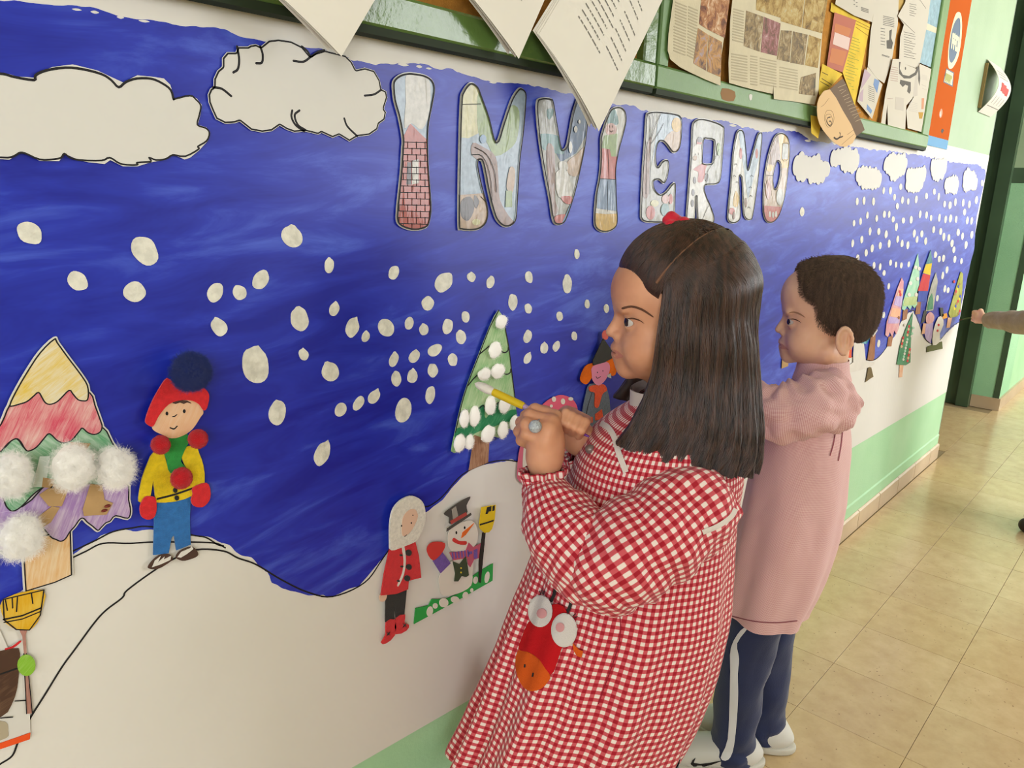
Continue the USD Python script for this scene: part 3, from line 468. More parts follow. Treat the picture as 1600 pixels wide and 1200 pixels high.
cols = [crayon('yellow_crayon', 'd6b53c', 'd8cfb4', 35, .46), crayon('pink_crayon', 'c8485f', 'd8b0a8', 60, .52), crayon('green_crayon', '3f8f58', 'a8bfa8', -50, .48), crayon('violet_crayon', '9a78ae', 'cbbccb', 65, .55), crayon('ochre_crayon', 'd3a268', 'dcc6a2', 75, .5)]
for k, (s, mt, nm) in enumerate(zip(shapes, cols, ['yellow tier', 'pink tier', 'green tier', 'violet tier', 'ochre trunk'])):
    lv = [3, 2, 1, .4, .2][k]
    sh = s
    for up in shapes[:k]: sh = sh.difference(up)
    part(bt, 'trunk' if k == 4 else 'tier', extrude(sh, OF + .0008, .0004), mt, label=nm)
    part(bt, 'outline', extrude(outline(s, .0012).difference(unary_union(shapes[:k])) if k else outline(s, .0012), OF + .0012, .00025), INK)
for p in ([(60, 772), (85, 755), (108, 757), (95, 790), (75, 790)], [(58, 807), (80, 790), (92, 792), (78, 815), (62, 825)], [(140, 755), (158, 757), (162, 780), (175, 785), (165, 803), (130, 805), (128, 795)], [(108, 690), (140, 692), (132, 705), (120, 715)], [(134, 712), (146, 708), (143, 740), (134, 736)], [(66, 745), (84, 748), (82, 762), (64, 760)]):
    stick(bt, 'paper_scrap', p, KRAFT, 3, OF, smooth=0, th=.0008, label='brown kraft paper scrap')
stick(bt, 'paper_tape', [(61, 712), (77, 712), (70, 760), (50, 760)], TAPE, 3.2, OF, smooth=0, th=.0005, label='strip of white tape')
part(bt, 'bead', fluff((167, 790), 5, 2.4, OF + .002, .002, 3, 0, sub=2), plain('dark_red_seed', '6e2a22', .5)); part(bt, 'bead', fluff((162, 797), 5, 2.2, OF + .002, .002, 4, 0, sub=2), LOOKS['dark_red_seed'])
for k, (x, y, a, b) in enumerate([(107, 725, 30, 32), (173, 727, 25, 27), (11, 738, 28, 31), (26, 834, 32, 30)]):
    m = fluff((x, y), a, b, OF + .003, .012, 11 + k, .3)
    part(bt, 'cotton_ball', m, COTTON, smooth=True, label='lump of white cotton wool'); fur(bt, 'cotton_fluff', m, COTTON, 7000, .0045, .00007, 40 + k, .6)

# ---- the child cut-out in winter clothes (felt)
OB = .006; ZB = (200, 540, 3.3333)
FELT = {k: felt('felt_' + k, v) for k, v in dict(red='c9262b', crimson='b81a22', green='2f8f3f', yellow='d8bb1a', blue='2c68a8', navy='142a6e', black='24221f', white='d9d4c8', grey='5f6b7c', orange='dc4a1c', purple='6a4a9a', pink='d06a86', skin='dcb28c', brown='4a3428').items()}
FACE = crayon('peach_pencil', 'd9ab84', 'dcc0a0', 60, .6)
body_o = pg(Zt(ZB)([(130, 555), (100, 610), (70, 690), (52, 790), (60, 815), (110, 800), (127, 700), (140, 800), (150, 815), (240, 810), (330, 780), (340, 735), (350, 725), (395, 710), (388, 620), (367, 560), (343, 518), (262, 548), (300, 640), (215, 660), (185, 565)]), OB, 2)
bk = cutout('child_cut_out', 'felt cut-out of a child in red hat with blue pompom, yellow jacket and blue trousers', 'paper figure', body_o, FELT['yellow'], OB, .002, first='jacket')
L = lambda nm, pts, mt, lv, th=.0016, sm=3, line=None, label=None: stick(bk, nm, pts, mt, lv, OB, ZB, th, sm, label, line)
L('trousers', [(130, 805), (135, 920), (130, 1090), (210, 1080), (225, 1000), (238, 985), (250, 1065), (325, 1035), (320, 900), (327, 785), (240, 800)], FELT['blue'], -1, .0016, 0)
L('scarf', [(180, 500), (190, 485), (260, 470), (300, 455), (310, 500), (290, 540), (270, 600), (300, 640), (215, 660), (195, 590), (175, 540)], FELT['green'], 1.5, .002)
L('face', [(120, 415), (150, 360), (200, 300), (260, 278), (330, 280), (370, 305), (385, 345), (370, 370), (330, 430), (280, 465), (220, 480), (170, 460), (130, 440)], FACE, 4, .001)
L('hat', [(195, 165), (150, 225), (110, 300), (82, 380), (90, 405), (120, 415), (150, 360), (200, 302), (260, 280), (320, 282), (360, 302), (382, 332), (400, 320), (412, 260), (395, 225), (350, 190), (300, 205), (240, 200)], FELT['red'], 5, .0022)
L('mitten', [(80, 785), (55, 830), (60, 880), (90, 900), (125, 890), (140, 850), (135, 790), (110, 780)], FELT['red'], 4, .002)
L('mitten', [(330, 735), (400, 710), (420, 750), (415, 800), (380, 835), (335, 830), (320, 800), (330, 770)], FELT['red'], 4, .002)
BROWNP = plain('brown_card', '4b362c', .8); WHITEP = plain('white_card', 'd4d0c8', .7)
for pts in ([(100, 1150), (130, 1110), (170, 1085), (215, 1085), (228, 1110), (190, 1140), (150, 1160), (115, 1160)], [(245, 1100), (270, 1065), (330, 1045), (360, 1075), (355, 1095), (320, 1110), (280, 1118)]):
    L('shoe', pts, BROWNP, 1.5, .0012)
for pts in ([(120, 1150), (135, 1115), (165, 1092), (150, 1125), (185, 1095), (180, 1110), (220, 1090), (215, 1112), (165, 1135)], [(252, 1098), (272, 1070), (320, 1050), (325, 1040), (335, 1055), (300, 1082), (270, 1100)]):
    L('shoe_lace', pts, WHITEP, 3.8, .0006, 0)
L('belt_line', [(150, 795), (240, 772), (338, 738)], INK, 3.4, .0003, 3, .0022)
for x, y in ((240, 750), (248, 790)): L('button', ell(x, y, 11, 13), FELT['black'], 3.6, .0012, 0)
for pts in (ell(195, 350, 7, 10), ell(285, 338, 7, 10)): L('eye', pts, INK, 5.8, .0003, 0)
L('mouth', [(212, 424), (232, 430), (248, 416)], INK, 5.8, .0003, 3, .0013)
L('nose', [(225, 366), (236, 364), (246, 356)], INK, 5.8, .0003, 3, .001)
L('fringe', [(300, 283), (250, 281), (222, 292), (240, 300), (262, 293), (282, 300), (300, 292), (322, 299)], BROWNP, 5.9, .0004, 2, label='brown hair fringe under the hat')
m = fluff((285, 576), 24, 24, OB + .004, .02, 5, .05); part(bk, 'hat_pompom', m, FELT['navy'], smooth=True, label='fluffy dark blue pompom'); fur(bk, 'pompom_fluff', m, FELT['navy'], 7000, .005, .00016, 60, .35)
for k, (x, y, r) in enumerate([(148, 505, 45), (342, 475, 46), (257, 678, 53)]):
    m = fluff((200 + x / 3.333, 540 + y / 3.333), r / 3.333, r / 3.333, OB + .005, .011, 7 + k, .03); part(bk, 'scarf_pompom', m, FELT['crimson'], smooth=True, label='red pompom'); fur(bk, 'pompom_fluff', m, FELT['crimson'], 2500, .0009, .00015, 61 + k, .4)

# ---- the broom and snowman card cut by the left edge
OC = .0042
body = pg([(-130, 960), (-60, 935), (0, 985), (12, 1012), (28, 1003), (38, 998), (45, 1045), (47, 1143), (0, 1162), (-130, 1190)], OC, 0)
sn = cutout('snowman_card', 'paper snowman with brown hat holding a yellow broom, mostly cut off by the left edge', 'paper figure', body, CARD, OC)
S = lambda nm, pts, mt, lv, th=.0006, sm=3, line=None, label=None: stick(sn, nm, pts, mt, lv, OC, Z8, th, sm, label, line)
S('broom_head', [(10, 495), (180, 455), (165, 560), (150, 595), (120, 622), (65, 620), (30, 600), (15, 580)], crayon('broom_yellow_pencil', 'd2a21e', 'd8b850', 80, .6), 2, label='yellow broom bristles')
S('broom_stick', [(80, 625), (112, 622), (105, 645), (110, 720), (132, 970), (108, 972), (98, 720), (92, 650)], crayon('broom_stick_pencil', 'a8776a', 'cbb0a2', 90, .6), 1.2, .0006, 0)
S('green_ball', ell(107, 768, 38, 45), crayon('lime_pencil', '7fb030', 'a8c870', 40, .6), 3, sm=0, label='lime green mitten')
S('hat', [(-150, 720), (0, 710), (75, 698), (78, 760), (70, 860), (45, 935), (0, 985), (-150, 1000)], crayon('dark_brown_pencil', '4a3224', '6f543f', 20, .6), 2.2, sm=2, label='dark brown hat')
S('base_strip', [(-150, 1130), (0, 1093), (125, 1050), (122, 1077), (0, 1118), (-150, 1155)], plain('orange_red_paper', 'e0501e', .6), 2, sm=0, label='orange red paper strip')
S('shadow_patch', [(-60, 1010), (20, 1005), (32, 1040), (25, 1072), (-60, 1090)], plain('beige_paper', 'a89c84', .8), 1.4)
for l, w in (([(12, 578), (90, 562), (168, 530)], .0016), ([(14, 590), (90, 576), (165, 545)], .0011), ([(20, 497), (28, 540)], .001), ([(48, 490), (50, 530)], .001), ([(70, 485), (66, 545)], .001), ([(128, 470), (134, 512)], .001), ([(10, 495), (180, 455), (165, 560), (120, 622), (65, 620), (15, 580), (10, 495)], .0011), ([(60, 917), (105, 915)], .0011), ([(0, 988), (50, 984)], .0011), ([(0, 805), (74, 780)], .0018), ([(108, 720), (132, 968)], .0008), ([(96, 720), (108, 970)], .0008)):
    S('drawn_line', l, INK, 3.3, .0002, 0, w)
S('red_trim', [(20, 700), (50, 690), (80, 668), (86, 672), (56, 696), (24, 706)], FELT['red'], 1.6)

# ---- hooded child in a red coat
OG = .010; ZG = (570, 740, 4.138)
hd = cutout('child_cut_out', 'felt cut-out of a child in white hood, red coat, black trousers and red boots', 'paper figure', pg(Zt(ZG)([(155, 490), (240, 468), (320, 432), (345, 530), (360, 670), (280, 690), (275, 745), (200, 775), (100, 785), (120, 650)]), OG, 0), FELT['red'], OG, .002, first='coat')
H_ = lambda nm, pts, mt, lv, th=.0014, sm=3, line=None, label=None: stick(hd, nm, pts, mt, lv, OG, ZG, th, sm, label, line)
H_('hood', [(150, 330), (165, 240), (200, 185), (250, 150), (300, 140), (350, 165), (375, 215), (378, 300), (350, 380), (320, 430), (240, 465), (160, 490), (150, 440)], FELT['white'], 3, .003)
H_('face', [(225, 330), (235, 270), (270, 230), (310, 225), (328, 270), (305, 330), (270, 380), (230, 395)], plain('pale_pink_paper', 'd8b49c', .8), 8, .0006)
for pts in (ell(222, 330, 4, 6), ell(285, 312, 4, 6), ell(295, 262, 3, 4)): H_('eye', pts, INK, 9, .0003, 0)
H_('mouth', [(240, 398), (248, 396), (254, 388)], INK, 9, .0003, 3, .001)
H_('trousers', [(135, 780), (272, 740), (255, 915), (200, 930), (192, 850), (190, 945), (132, 960)], FELT['black'], -2, .0016, 0)
H_('coat_trim', [(232, 470), (248, 466), (258, 560), (245, 650), (212, 722), (205, 712), (235, 640), (245, 560)], WHITEP, 3.4, .0008)
for x, y, r in ((275, 508, 20), (277, 600, 18), (266, 673, 19)): H_('button', ell(x, y, r, r), FELT['black'], 3.4, .0014, 0)
for x, y in ((228, 524), (232, 597), (210, 690)): H_('button_loop', ell(x, y, 10, 6), FELT['black'], 3.6, .0008, 0)
H_('boot', [(132, 960), (190, 940), (190, 1040), (130, 1095), (100, 1090), (130, 1040)], FELT['red'], 1, .0018, 2); H_('boot', [(195, 935), (255, 908), (250, 960), (280, 975), (265, 1010), (195, 1035)], FELT['red'], 1, .0018, 2)
for x, y in ((145, 1030), (250, 975)): H_('boot_lace', [(x - 14, y - 12), (x, y - 4), (x + 10, y - 14), (x + 4, y + 2), (x + 12, y + 14), (x, y + 6), (x - 12, y + 14), (x - 5, y + 2)], FELT['black'], 4.6, .0008, 0)
H_('hand', [(95, 785), (140, 780), (130, 820), (100, 825)], plain('pale_pink_paper', 'd8b49c', .8), -1, .0014)

# ---- snowman with top hat on green grass
OS = .0045
gr = cutout('snowman_cut_out', 'paper snowman with top hat, carrot nose and yellow broom on a green strip', 'paper figure', pg(Zt(ZG)([(315, 970), (325, 870), (410, 850), (430, 810), (520, 810), (600, 775), (670, 730), (690, 665), (740, 630), (825, 580), (822, 690), (560, 838)]), OS, 0), plain('green_foam_sheet', '2f9a45', .8, .3), OS, .0016, first='grass_strip')
N_ = lambda nm, pts, mt, lv, th=.001, sm=3, line=None, label=None: stick(gr, nm, pts, mt, lv, OS, ZG, th, sm, label, line)
SNOWF = plain('white_foam_sheet', 'd9d2c5', .75)
N_('body', [(480, 650), (545, 570), (640, 530), (690, 560), (690, 640), (680, 720), (600, 770), (500, 785), (475, 720)], SNOWF, 2.8)
N_('head', [(528, 420), (540, 360), (600, 315), (680, 300), (715, 340), (722, 400), (710, 450), (660, 490), (550, 495)], SNOWF, 4.4)
N_('hat', [(500, 255), (540, 220), (600, 180), (670, 145), (645, 200), (645, 260), (540, 320), (535, 280)], FELT['grey'] if False else plain('dark_grey_foam', '4a4642', .8), 6); N_('hat_stripe', [(548, 225), (575, 205), (590, 268), (557, 292)], plain('pale_grey_foam', '9a948a', .8), 7.6, .0006, 0)
N_('hat_band', [(538, 300), (640, 243), (648, 262), (545, 322)], plain('dull_red_foam', 'a8443e', .8), 7.7, .0006, 0); N_('hat_brim', [(513, 368), (515, 350), (590, 300), (670, 248), (674, 260), (600, 310)], plain('dark_grey_foam', '4a4642', .8), 8.2, .001, 0)
N_('nose', [(612, 412), (620, 375), (695, 315), (640, 390)], plain('orange_foam', 'dc6a28', .8), 6.2, .001, 0, label='orange carrot nose'); N_('mouth', [(556, 430), (566, 410), (600, 430), (645, 432), (640, 455), (590, 450)], plain('red_foam', 'c83a34', .8), 6.2, .0006)
for pts in (ell(581, 377, 5, 10), ell(635, 345, 5, 9)): N_('eye', pts, INK, 6.2, .0004, 0)
scf = [(535, 505), (640, 495), (660, 440), (690, 470), (740, 445), (745, 535), (695, 550), (670, 600), (655, 580), (650, 540), (560, 555)]
N_('scarf', scf, plain('dull_pink_foam', 'b8566a', .8), 5.8, .001, 0)
for k in range(6): N_('scarf_stripe', [(548 + k * 20, 503 - k * 3), (557 + k * 20, 502 - k * 3), (561 + k * 20, 545 - k * 3), (552 + k * 20, 546 - k * 3)], FELT['purple'], 7.5, .0005, 0)
N_('scarf_stripe', [(690, 490), (715, 478), (715, 540), (692, 545)], FELT['purple'], 7.5, .0005, 0); N_('scarf_stripe', [(655, 500), (680, 495), (682, 510), (656, 520)], FELT['purple'], 7.5, .0005, 0)
N_('waistcoat', [(555, 560), (600, 580), (640, 525), (660, 650), (640, 662), (612, 655), (590, 690), (565, 690), (572, 640)], plain('dark_olive_foam', '3f4a34', .8), 7, .001, 1)
for x, y in ((607, 603), (607, 632)): N_('button', ell(x, y, 5, 6), FELT['yellow'], 8.8, .0006, 0)
N_('sleeve', [(430, 560), (490, 500), (545, 575), (480, 640)], FELT['purple'], 4.6, .001, 0); N_('mitten', [(390, 500), (400, 455), (440, 435), (505, 445), (490, 500), (430, 555)], plain('red_foam', 'c83a34', .8), 6.3)
N_('broom_stick', [(745, 375), (766, 372), (748, 560), (735, 700), (722, 696), (722, 560)], plain('black_brown_foam', '2c2522', .8), 8, .0008, 0); N_('broom_head', [(737, 210), (830, 195), (822, 290), (805, 350), (785, 372), (755, 375), (728, 350), (722, 320)], plain('yellow_foam', 'd8b81c', .8), 9, .001, 1)
N_('broom_line', [(728, 322), (770, 310), (812, 296)], INK, 10.7, .0003, 3, .0028)
for pts in ([(772, 210), (800, 203), (798, 235), (782, 238), (776, 252), (762, 254)], [(808, 205), (822, 196), (820, 230), (806, 234)]): N_('broom_mark', pts, INK, 10.7, .0003, 0)
for x, y, a, b in ((415, 888, 20, 34), (450, 852, 16, 18), (505, 832, 30, 30), (578, 812, 28, 22), (645, 785, 18, 24), (686, 752, 10, 14), (711, 686, 15, 24), (785, 668, 15, 38)): N_('snow_blob', ell(x, y, a, b, 9, .2), SNOWF, 2.8, .0006, 2)

# ---- green fir tree with cotton tufts, in front of the brush
OT = .006; ZT = (680, 460, 4.286)
to = [(420, 105), (360, 220), (290, 400), (220, 580), (170, 740), (130, 920), (105, 1050), (150, 1050), (190, 1000), (220, 1030), (260, 940), (350, 980), (385, 950), (440, 960), (480, 900), (545, 890), (545, 830), (535, 740), (520, 620), (505, 500), (490, 370), (470, 260), (455, 180)]
ts = pg(Zt(ZT)(to), OT, 2)
mt = cutout('tree_cut_out', 'light green paper fir tree with cotton tufts, where the paint brush points', 'paper tree', ts, crayon('light_green_pencil', '7fae72', 'b6c89c', 70, .5), OT, .0012)
K_ = lambda nm, pts, m_, lv, th=.0004, sm=3, line=None, label=None: stick(mt, nm, pts, m_, lv, OT, ZT, th, sm, label, line, None if line or nm == 'trunk' else ts)
K_('lower_branches', [(135, 900), (210, 870), (250, 800), (300, 745), (325, 745), (335, 830), (420, 720), (430, 790), (545, 770), (545, 870), (480, 850), (400, 880), (330, 900), (260, 930), (200, 970), (125, 950)], crayon('dark_green_pencil', '237a4c', '5aa070', 50, .62), 2, label='dark green lower branches')
K_('trunk', [(262, 935), (365, 935), (355, 1125), (225, 1180), (240, 1080)], crayon('trunk_brown_pencil', '8a5f44', 'b58e70', 88, .55), -1, .0008, 0, label='brown pencilled trunk')
for l in ([(290, 400), (320, 375), (355, 345)], [(428, 330), (436, 375), (460, 388), (482, 375), (484, 355)], [(450, 500), (458, 528), (480, 533), (498, 520), (500, 500)], [(215, 608), (245, 570), (275, 540)], [(350, 508), (360, 530)], [(205, 770), (212, 800)], [(290, 760), (318, 742), (325, 770)], [(380, 760), (420, 722), (430, 760)], [(420, 105), (360, 220), (290, 400), (220, 580), (170, 740), (130, 920)], [(455, 180), (470, 260), (490, 370), (505, 500), (520, 620), (535, 740)]): K_('drawn_line', l, INK, 3, .0003, 4, .0018)
for k, (x, y, a, b) in enumerate([(428, 180, 35, 45), (388, 370, 40, 55), (315, 530, 40, 40), (405, 510, 45, 48), (250, 810, 32, 70), (180, 830, 30, 60), (355, 740, 32, 65), (450, 740, 36, 50), (440, 905, 32, 58), (515, 855, 26, 48), (340, 930, 42, 55), (215, 985, 26, 50), (150, 990, 34, 60)]):
    m = fluff(zz(*ZT, [(x, y)])[0], a / 4.286, b / 4.286, OT + .001, .005, 20 + k, .25, sub=2)
    part(mt, 'cotton_tuft', m, COTTON, smooth=True); fur(mt, 'cotton_fluff', m, COTTON, 900, .002, .00007, 80 + k, .6)

# ---- pink spotted cap, half hidden by the hands
OP = .0045
pc = cutout('mushroom_cut_out', 'pink paper mushroom with white spots half hidden behind the painting hands', 'paper figure', pg([(819, 688), (812, 700), (808, 732), (811, 752), (840, 760), (885, 740), (900, 690), (905, 660), (870, 650), (840, 660)], OP, 3), plain('pink_foam', 'd0667e', .8), OP, .001, first='stalk')
Q_ = lambda nm, pts, m_, lv, th=.001, sm=3, label=None: stick(pc, nm, pts, m_, lv, OP, ZT, th, sm, label)
Q_('cap', [(700, 760), (730, 722), (770, 695), (830, 672), (890, 685), (930, 720), (948, 770), (930, 812), (880, 800), (840, 790), (740, 790)], plain('bright_pink_foam', 'd85a74', .8), 2)
Q_('stalk_front', [(595, 985), (588, 1030), (585, 1180), (640, 1200), (760, 1150), (800, 980), (740, 900), (640, 930)], SNOWF, 1.8, .0006)
for x, y, a, b in ((787, 700, 14, 18), (848, 715, 14, 20), (900, 698, 16, 12), (847, 780, 10, 12), (885, 783, 12, 14), (930, 775, 10, 10), (770, 745, 10, 10)): Q_('spot', ell(x, y, a, b), SNOWF, 3.8, .0007, 0)
Q_('yellow_tab', [(895, 812), (942, 800), (940, 845), (920, 870), (905, 862)], FELT['yellow'], 3.9, .0006)
Q_('white_tag', [(940, 955), (985, 935), (1000, 960), (975, 1030), (930, 1060), (895, 1045)], WHITEP, 2, .0006, 0)

# ---- witch-like doll with orange hair
OW = .0055
wt = cutout('girl_cut_out', 'felt cut-out of a girl with orange hair, black pointed hat and grey dress', 'paper figure', pg(Zt(ZT)([(1030, 600), (1010, 650), (990, 740), (980, 830), (995, 940), (1060, 960), (1160, 920), (1170, 780), (1150, 640), (1100, 600)]), OW, 2), FELT['grey'], OW, .0016, first='dress')
X_ = lambda nm, pts, m_, lv, th=.0012, sm=3, line=None, label=None: stick(wt, nm, pts, m_, lv, OW, ZT, th, sm, label, line)
X_('hair', [(963, 560), (985, 500), (1010, 470), (1060, 455), (1130, 440), (1205, 425), (1205, 520), (1180, 545), (1150, 520), (1100, 500), (1050, 545), (1010, 598), (975, 588)], plain('orange_crayon_felt', 'de6a1c', .9, .1, .6, 500, .2), 2.8)
X_('face', [(1045, 480), (1140, 450), (1160, 500), (1130, 570), (1085, 608), (1048, 580), (1040, 540)], plain('pink_felt_face', 'd684a2', .9), 4.8, .0008)
X_('hat', [(1112, 290), (1195, 412), (1120, 452), (1045, 472), (1042, 440)], FELT['black'], 6, .0016, 0); X_('hat_tip', [(1110, 297), (1105, 258), (1125, 236), (1146, 258), (1138, 297)], plain('salmon_felt', 'd2655a', .9), 7, .001)
for pts in (ell(1075, 520, 3, 4), ell(1112, 510, 3, 4)): X_('eye', pts, INK, 6.2, .0003, 0)
X_('mouth', [(1066, 548), (1076, 560), (1096, 548)], INK, 6.2, .0003, 3, .0012)
X_('scarf', [(1022, 622), (1040, 610), (1120, 600), (1142, 640), (1112, 665), (1085, 752), (1060, 745), (1062, 660), (1030, 648)], FELT['orange'], 3, .0014)
X_('patch', [(1012, 825), (1046, 818), (1048, 855), (1016, 862)], FELT['orange'], 3, .001, 0); X_('patch', [(1065, 800), (1110, 768), (1118, 830), (1066, 842)], FELT['orange'], 3, .001, 0)
X_('bow', [(1138, 540), (1165, 525), (1168, 560), (1145, 552)], plain('grey_white_felt', 'b8b4b0', .9), 5.5, .0008, 0)
X_('seam', [(1050, 640), (1010, 780), (1002, 930)], INK, 3, .0003, 3, .0014)

# ---- the little trees and figures at the far right end
OR = .005; ZR = (1300, 350, 4.443)
def far(name, lab, category, first, o, m_, sm=0): return cutout(name, lab, category, pg(Zt(ZR)(o), OR, sm), m_, OR, .0015, first=first)
def fp(t, nm, pts, m_, lv, sm=0, th=.0008, label=None): return stick(t, nm, pts, m_, lv, OR, ZR, th, sm, label)
CR = {k: crayon('far_' + k, v, p_, 70, .55, 60) for k, v, p_ in [('pink', 'c88a90', 'd8b8b0'), ('mint', '8fc4a4', 'bcd6bc'), ('lime', 'a4b87a', 'c8cf9c'), ('teal', '4a7a80', '7aa0a0'), ('olive', '8a8f3a', 'b4b060'), ('grey', '9a9a90', 'c8c0b0'), ('green', '3c7a54', '6a9a78'), ('lilac', 'a890c0', 'c8b8d0'), ('peach', 'd8a080', 'e0c0a0'), ('brown', '8a5c40', 'b08060'), ('red', 'c03038', 'c84a48'), ('yellow', 'd8b820', 'dcc050'), ('blue', '3a4aa0', '5060b0'), ('white', 'd0cac0', 'd8d2c8')]}
t = far('tree_cut_out', 'pale pink paper fir tree nearest to the boy in the far group of trees', 'paper tree', 'foliage', [(482, 372), (495, 400), (490, 480), (475, 600), (462, 720), (445, 765), (430, 740), (415, 785), (400, 750), (385, 785), (368, 770), (378, 680), (420, 550), (455, 440)], CR['pink'])
for pts, m_ in (([(460, 450), (492, 450), (486, 500), (448, 500)], 'peach'), ([(440, 500), (488, 500), (476, 580), (425, 560)], 'lilac'), ([(415, 580), (475, 590), (465, 650), (400, 640)], 'peach'), ([(392, 640), (465, 655), (455, 690), (385, 690)], 'lilac')): fp(t, 'tier', pts, CR[m_], 2.6)
for x, y in ((465, 470), (470, 490), (458, 650)): fp(t, 'bauble', ell(x, y, 7, 12, 8), CR['red'] if y < 600 else CR['brown'], 4)
fp(t, 'trunk', [(392, 785), (425, 770), (412, 850), (382, 850)], CR['brown'], -1)
t = far('tree_cut_out', 'tall mint green paper fir tree, second in the far group, with white trims', 'paper tree', 'foliage', [(595, 205), (605, 330), (602, 440), (588, 560), (570, 585), (555, 565), (540, 595), (520, 570), (500, 600), (483, 590), (490, 540), (535, 400)], CR['mint'])
fp(t, 'tier', [(500, 510), (590, 500), (580, 560), (490, 570)], CR['lime'], 2.6)
for x, y in ((575, 300), (600, 310), (590, 380), (540, 410), (580, 490), (530, 490)): fp(t, 'snow_dab', ell(x, y, 12, 14, 8), CR['white'], 4)
fp(t, 'trunk', [(495, 595), (528, 590), (518, 660), (488, 672)], CR['brown'], -1)
t = far('tree_cut_out', 'paper fir tree striped teal, yellow, red and blue in the far group', 'paper tree', 'foliage', [(682, 180), (690, 270), (680, 350), (665, 440), (655, 540), (578, 540), (590, 460), (640, 300)], CR['blue'])
for pts, m_ in (([(682, 178), (692, 270), (648, 280)], 'teal'), ([(648, 278), (690, 272), (678, 355), (628, 340)], 'yellow'), ([(628, 345), (678, 355), (662, 465), (592, 465)], 'red')): fp(t, 'tier', pts, CR[m_], 2.6)
fp(t, 'trunk', [(590, 540), (618, 540), (612, 625), (578, 628)], CR['brown'], -1)
t = far('tree_cut_out', 'grey and dark green paper fir tree right of the striped one', 'paper tree', 'foliage', [(720, 335), (732, 400), (718, 480), (700, 600), (650, 605), (668, 500), (692, 410)], CR['grey'])
fp(t, 'tier', [(690, 480), (700, 530), (695, 590), (655, 600), (668, 520)], CR['green'], 2.6); fp(t, 'trunk', [(640, 600), (662, 600), (640, 680), (618, 692)], plain('far_dark_stem', '4a4a42', .8), -1)
t = far('figure_cut_out', 'small paper figure with pink head and violet dress among the far trees', 'paper figure', 'dress', [(645, 690), (700, 685), (695, 760), (682, 828), (650, 800), (640, 760)], CR['lilac'])
fp(t, 'head', [(650, 640), (680, 610), (706, 640), (695, 682), (655, 690)], CR['pink'], 2.6, 3); fp(t, 'arm', [(630, 690), (648, 690), (640, 760), (620, 765)], CR['peach'], 2.6)
t = far('snowman_cut_out', 'small paper snowman with orange hat on an olive strip at the far end', 'paper figure', 'ground_strip', [(658, 852), (762, 815), (766, 865), (656, 890)], plain('far_olive_foam', '5c6034', .8))
fp(t, 'body', [(700, 740), (735, 645), (765, 650), (770, 700), (745, 760), (742, 820), (695, 840)], CR['white'], 2.6, 2); fp(t, 'hat', [(745, 580), (765, 580), (770, 640), (750, 640)], plain('far_dark_stem', '4a4a42', .8), 4); fp(t, 'scarf', [(760, 625), (792, 618), (796, 650), (765, 660)], plain('far_orange_foam', 'd8963c', .8), 4)
for x, y in ((735, 700), (728, 740)): fp(t, 'button', ell(x, y, 7, 9, 8), CR['red'], 4)
t = far('tree_cut_out', 'olive paper fir tree with red dots at the right border, beside the third painter hand', 'paper tree', 'foliage', [(892, 330), (908, 345), (903, 450), (888, 600), (870, 640), (820, 652), (808, 620), (850, 470)], CR['olive'])
for k in range(14): fp(t, 'bauble', ell(845 + (k * 37) % 45, 400 + k * 17, 6, 11, 8), CR[['red', 'brown', 'blue', 'yellow'][k % 4]], 2.6)
fp(t, 'trunk', [(805, 650), (835, 645), (818, 718), (794, 722)], CR['peach'], -1)
t = far('tree_cut_out', 'speckled paper fir tree standing lowest on the white snow of the far group', 'paper tree', 'foliage', [(560, 615), (552, 700), (545, 830), (542, 960), (510, 980), (448, 975), (470, 850), (510, 730)], CR['green'])
for k in range(26): fp(t, 'bauble', ell(478 + (k * 29) % 62 + (0 if k > 8 else 25), 700 + k * 10, 7, 10, 8), CR[['white', 'red', 'mint', 'peach'][k % 4]], 2.6)
fp(t, 'trunk', [(470, 975), (497, 968), (487, 1062), (465, 1065)], CR['peach'], -1)
t = far('figure_cut_out', 'paper figure with black hair and brown coat behind the boy', 'paper figure', 'coat', [(268, 780), (300, 765), (292, 930), (280, 950), (243, 942)], CR['brown'])
fp(t, 'face', [(275, 720), (302, 705), (312, 740), (282, 782), (272, 760)], CR['white'], 2.6); fp(t, 'hair', [(288, 645), (312, 628), (320, 650), (316, 700), (278, 718)], plain('far_dark_brown', '3c2c28', .8), 3.8, 2); fp(t, 'foot', [(250, 990), (270, 995), (285, 1060), (260, 1075), (230, 1098), (238, 1060)], plain('far_olive_brown', '6e5e40', .8), 1)
t = far('figure_cut_out', 'white paper snow figure with teal bird wings behind the boy\'s neck', 'paper figure', 'body', [(150, 830), (215, 800), (232, 950), (292, 960), (270, 988), (120, 1032), (108, 980), (145, 960)], CR['white'], 2)
fp(t, 'wing', [(215, 700), (270, 690), (285, 740), (270, 770), (235, 832), (180, 822), (210, 780)], plain('far_teal_paper', '2f7f86', .8), 2.6); fp(t, 'wing', [(200, 770), (235, 765), (230, 832), (178, 822)], plain('far_light_blue_paper', '6fa8b8', .8), 4)
far('paper_scrap', 'orange red paper scrap at the back of the boy\'s neck', 'paper scrap', 'sheet', [(95, 815), (138, 812), (132, 930), (95, 922)], plain('far_red_orange', 'd4583c', .8))
cutout('paper_scrap', 'brown paper strip behind the boy\'s chin', 'paper scrap', pg([(1222, 560), (1233, 558), (1231, 572), (1221, 576)], OR, 0), KRAFT, OR)
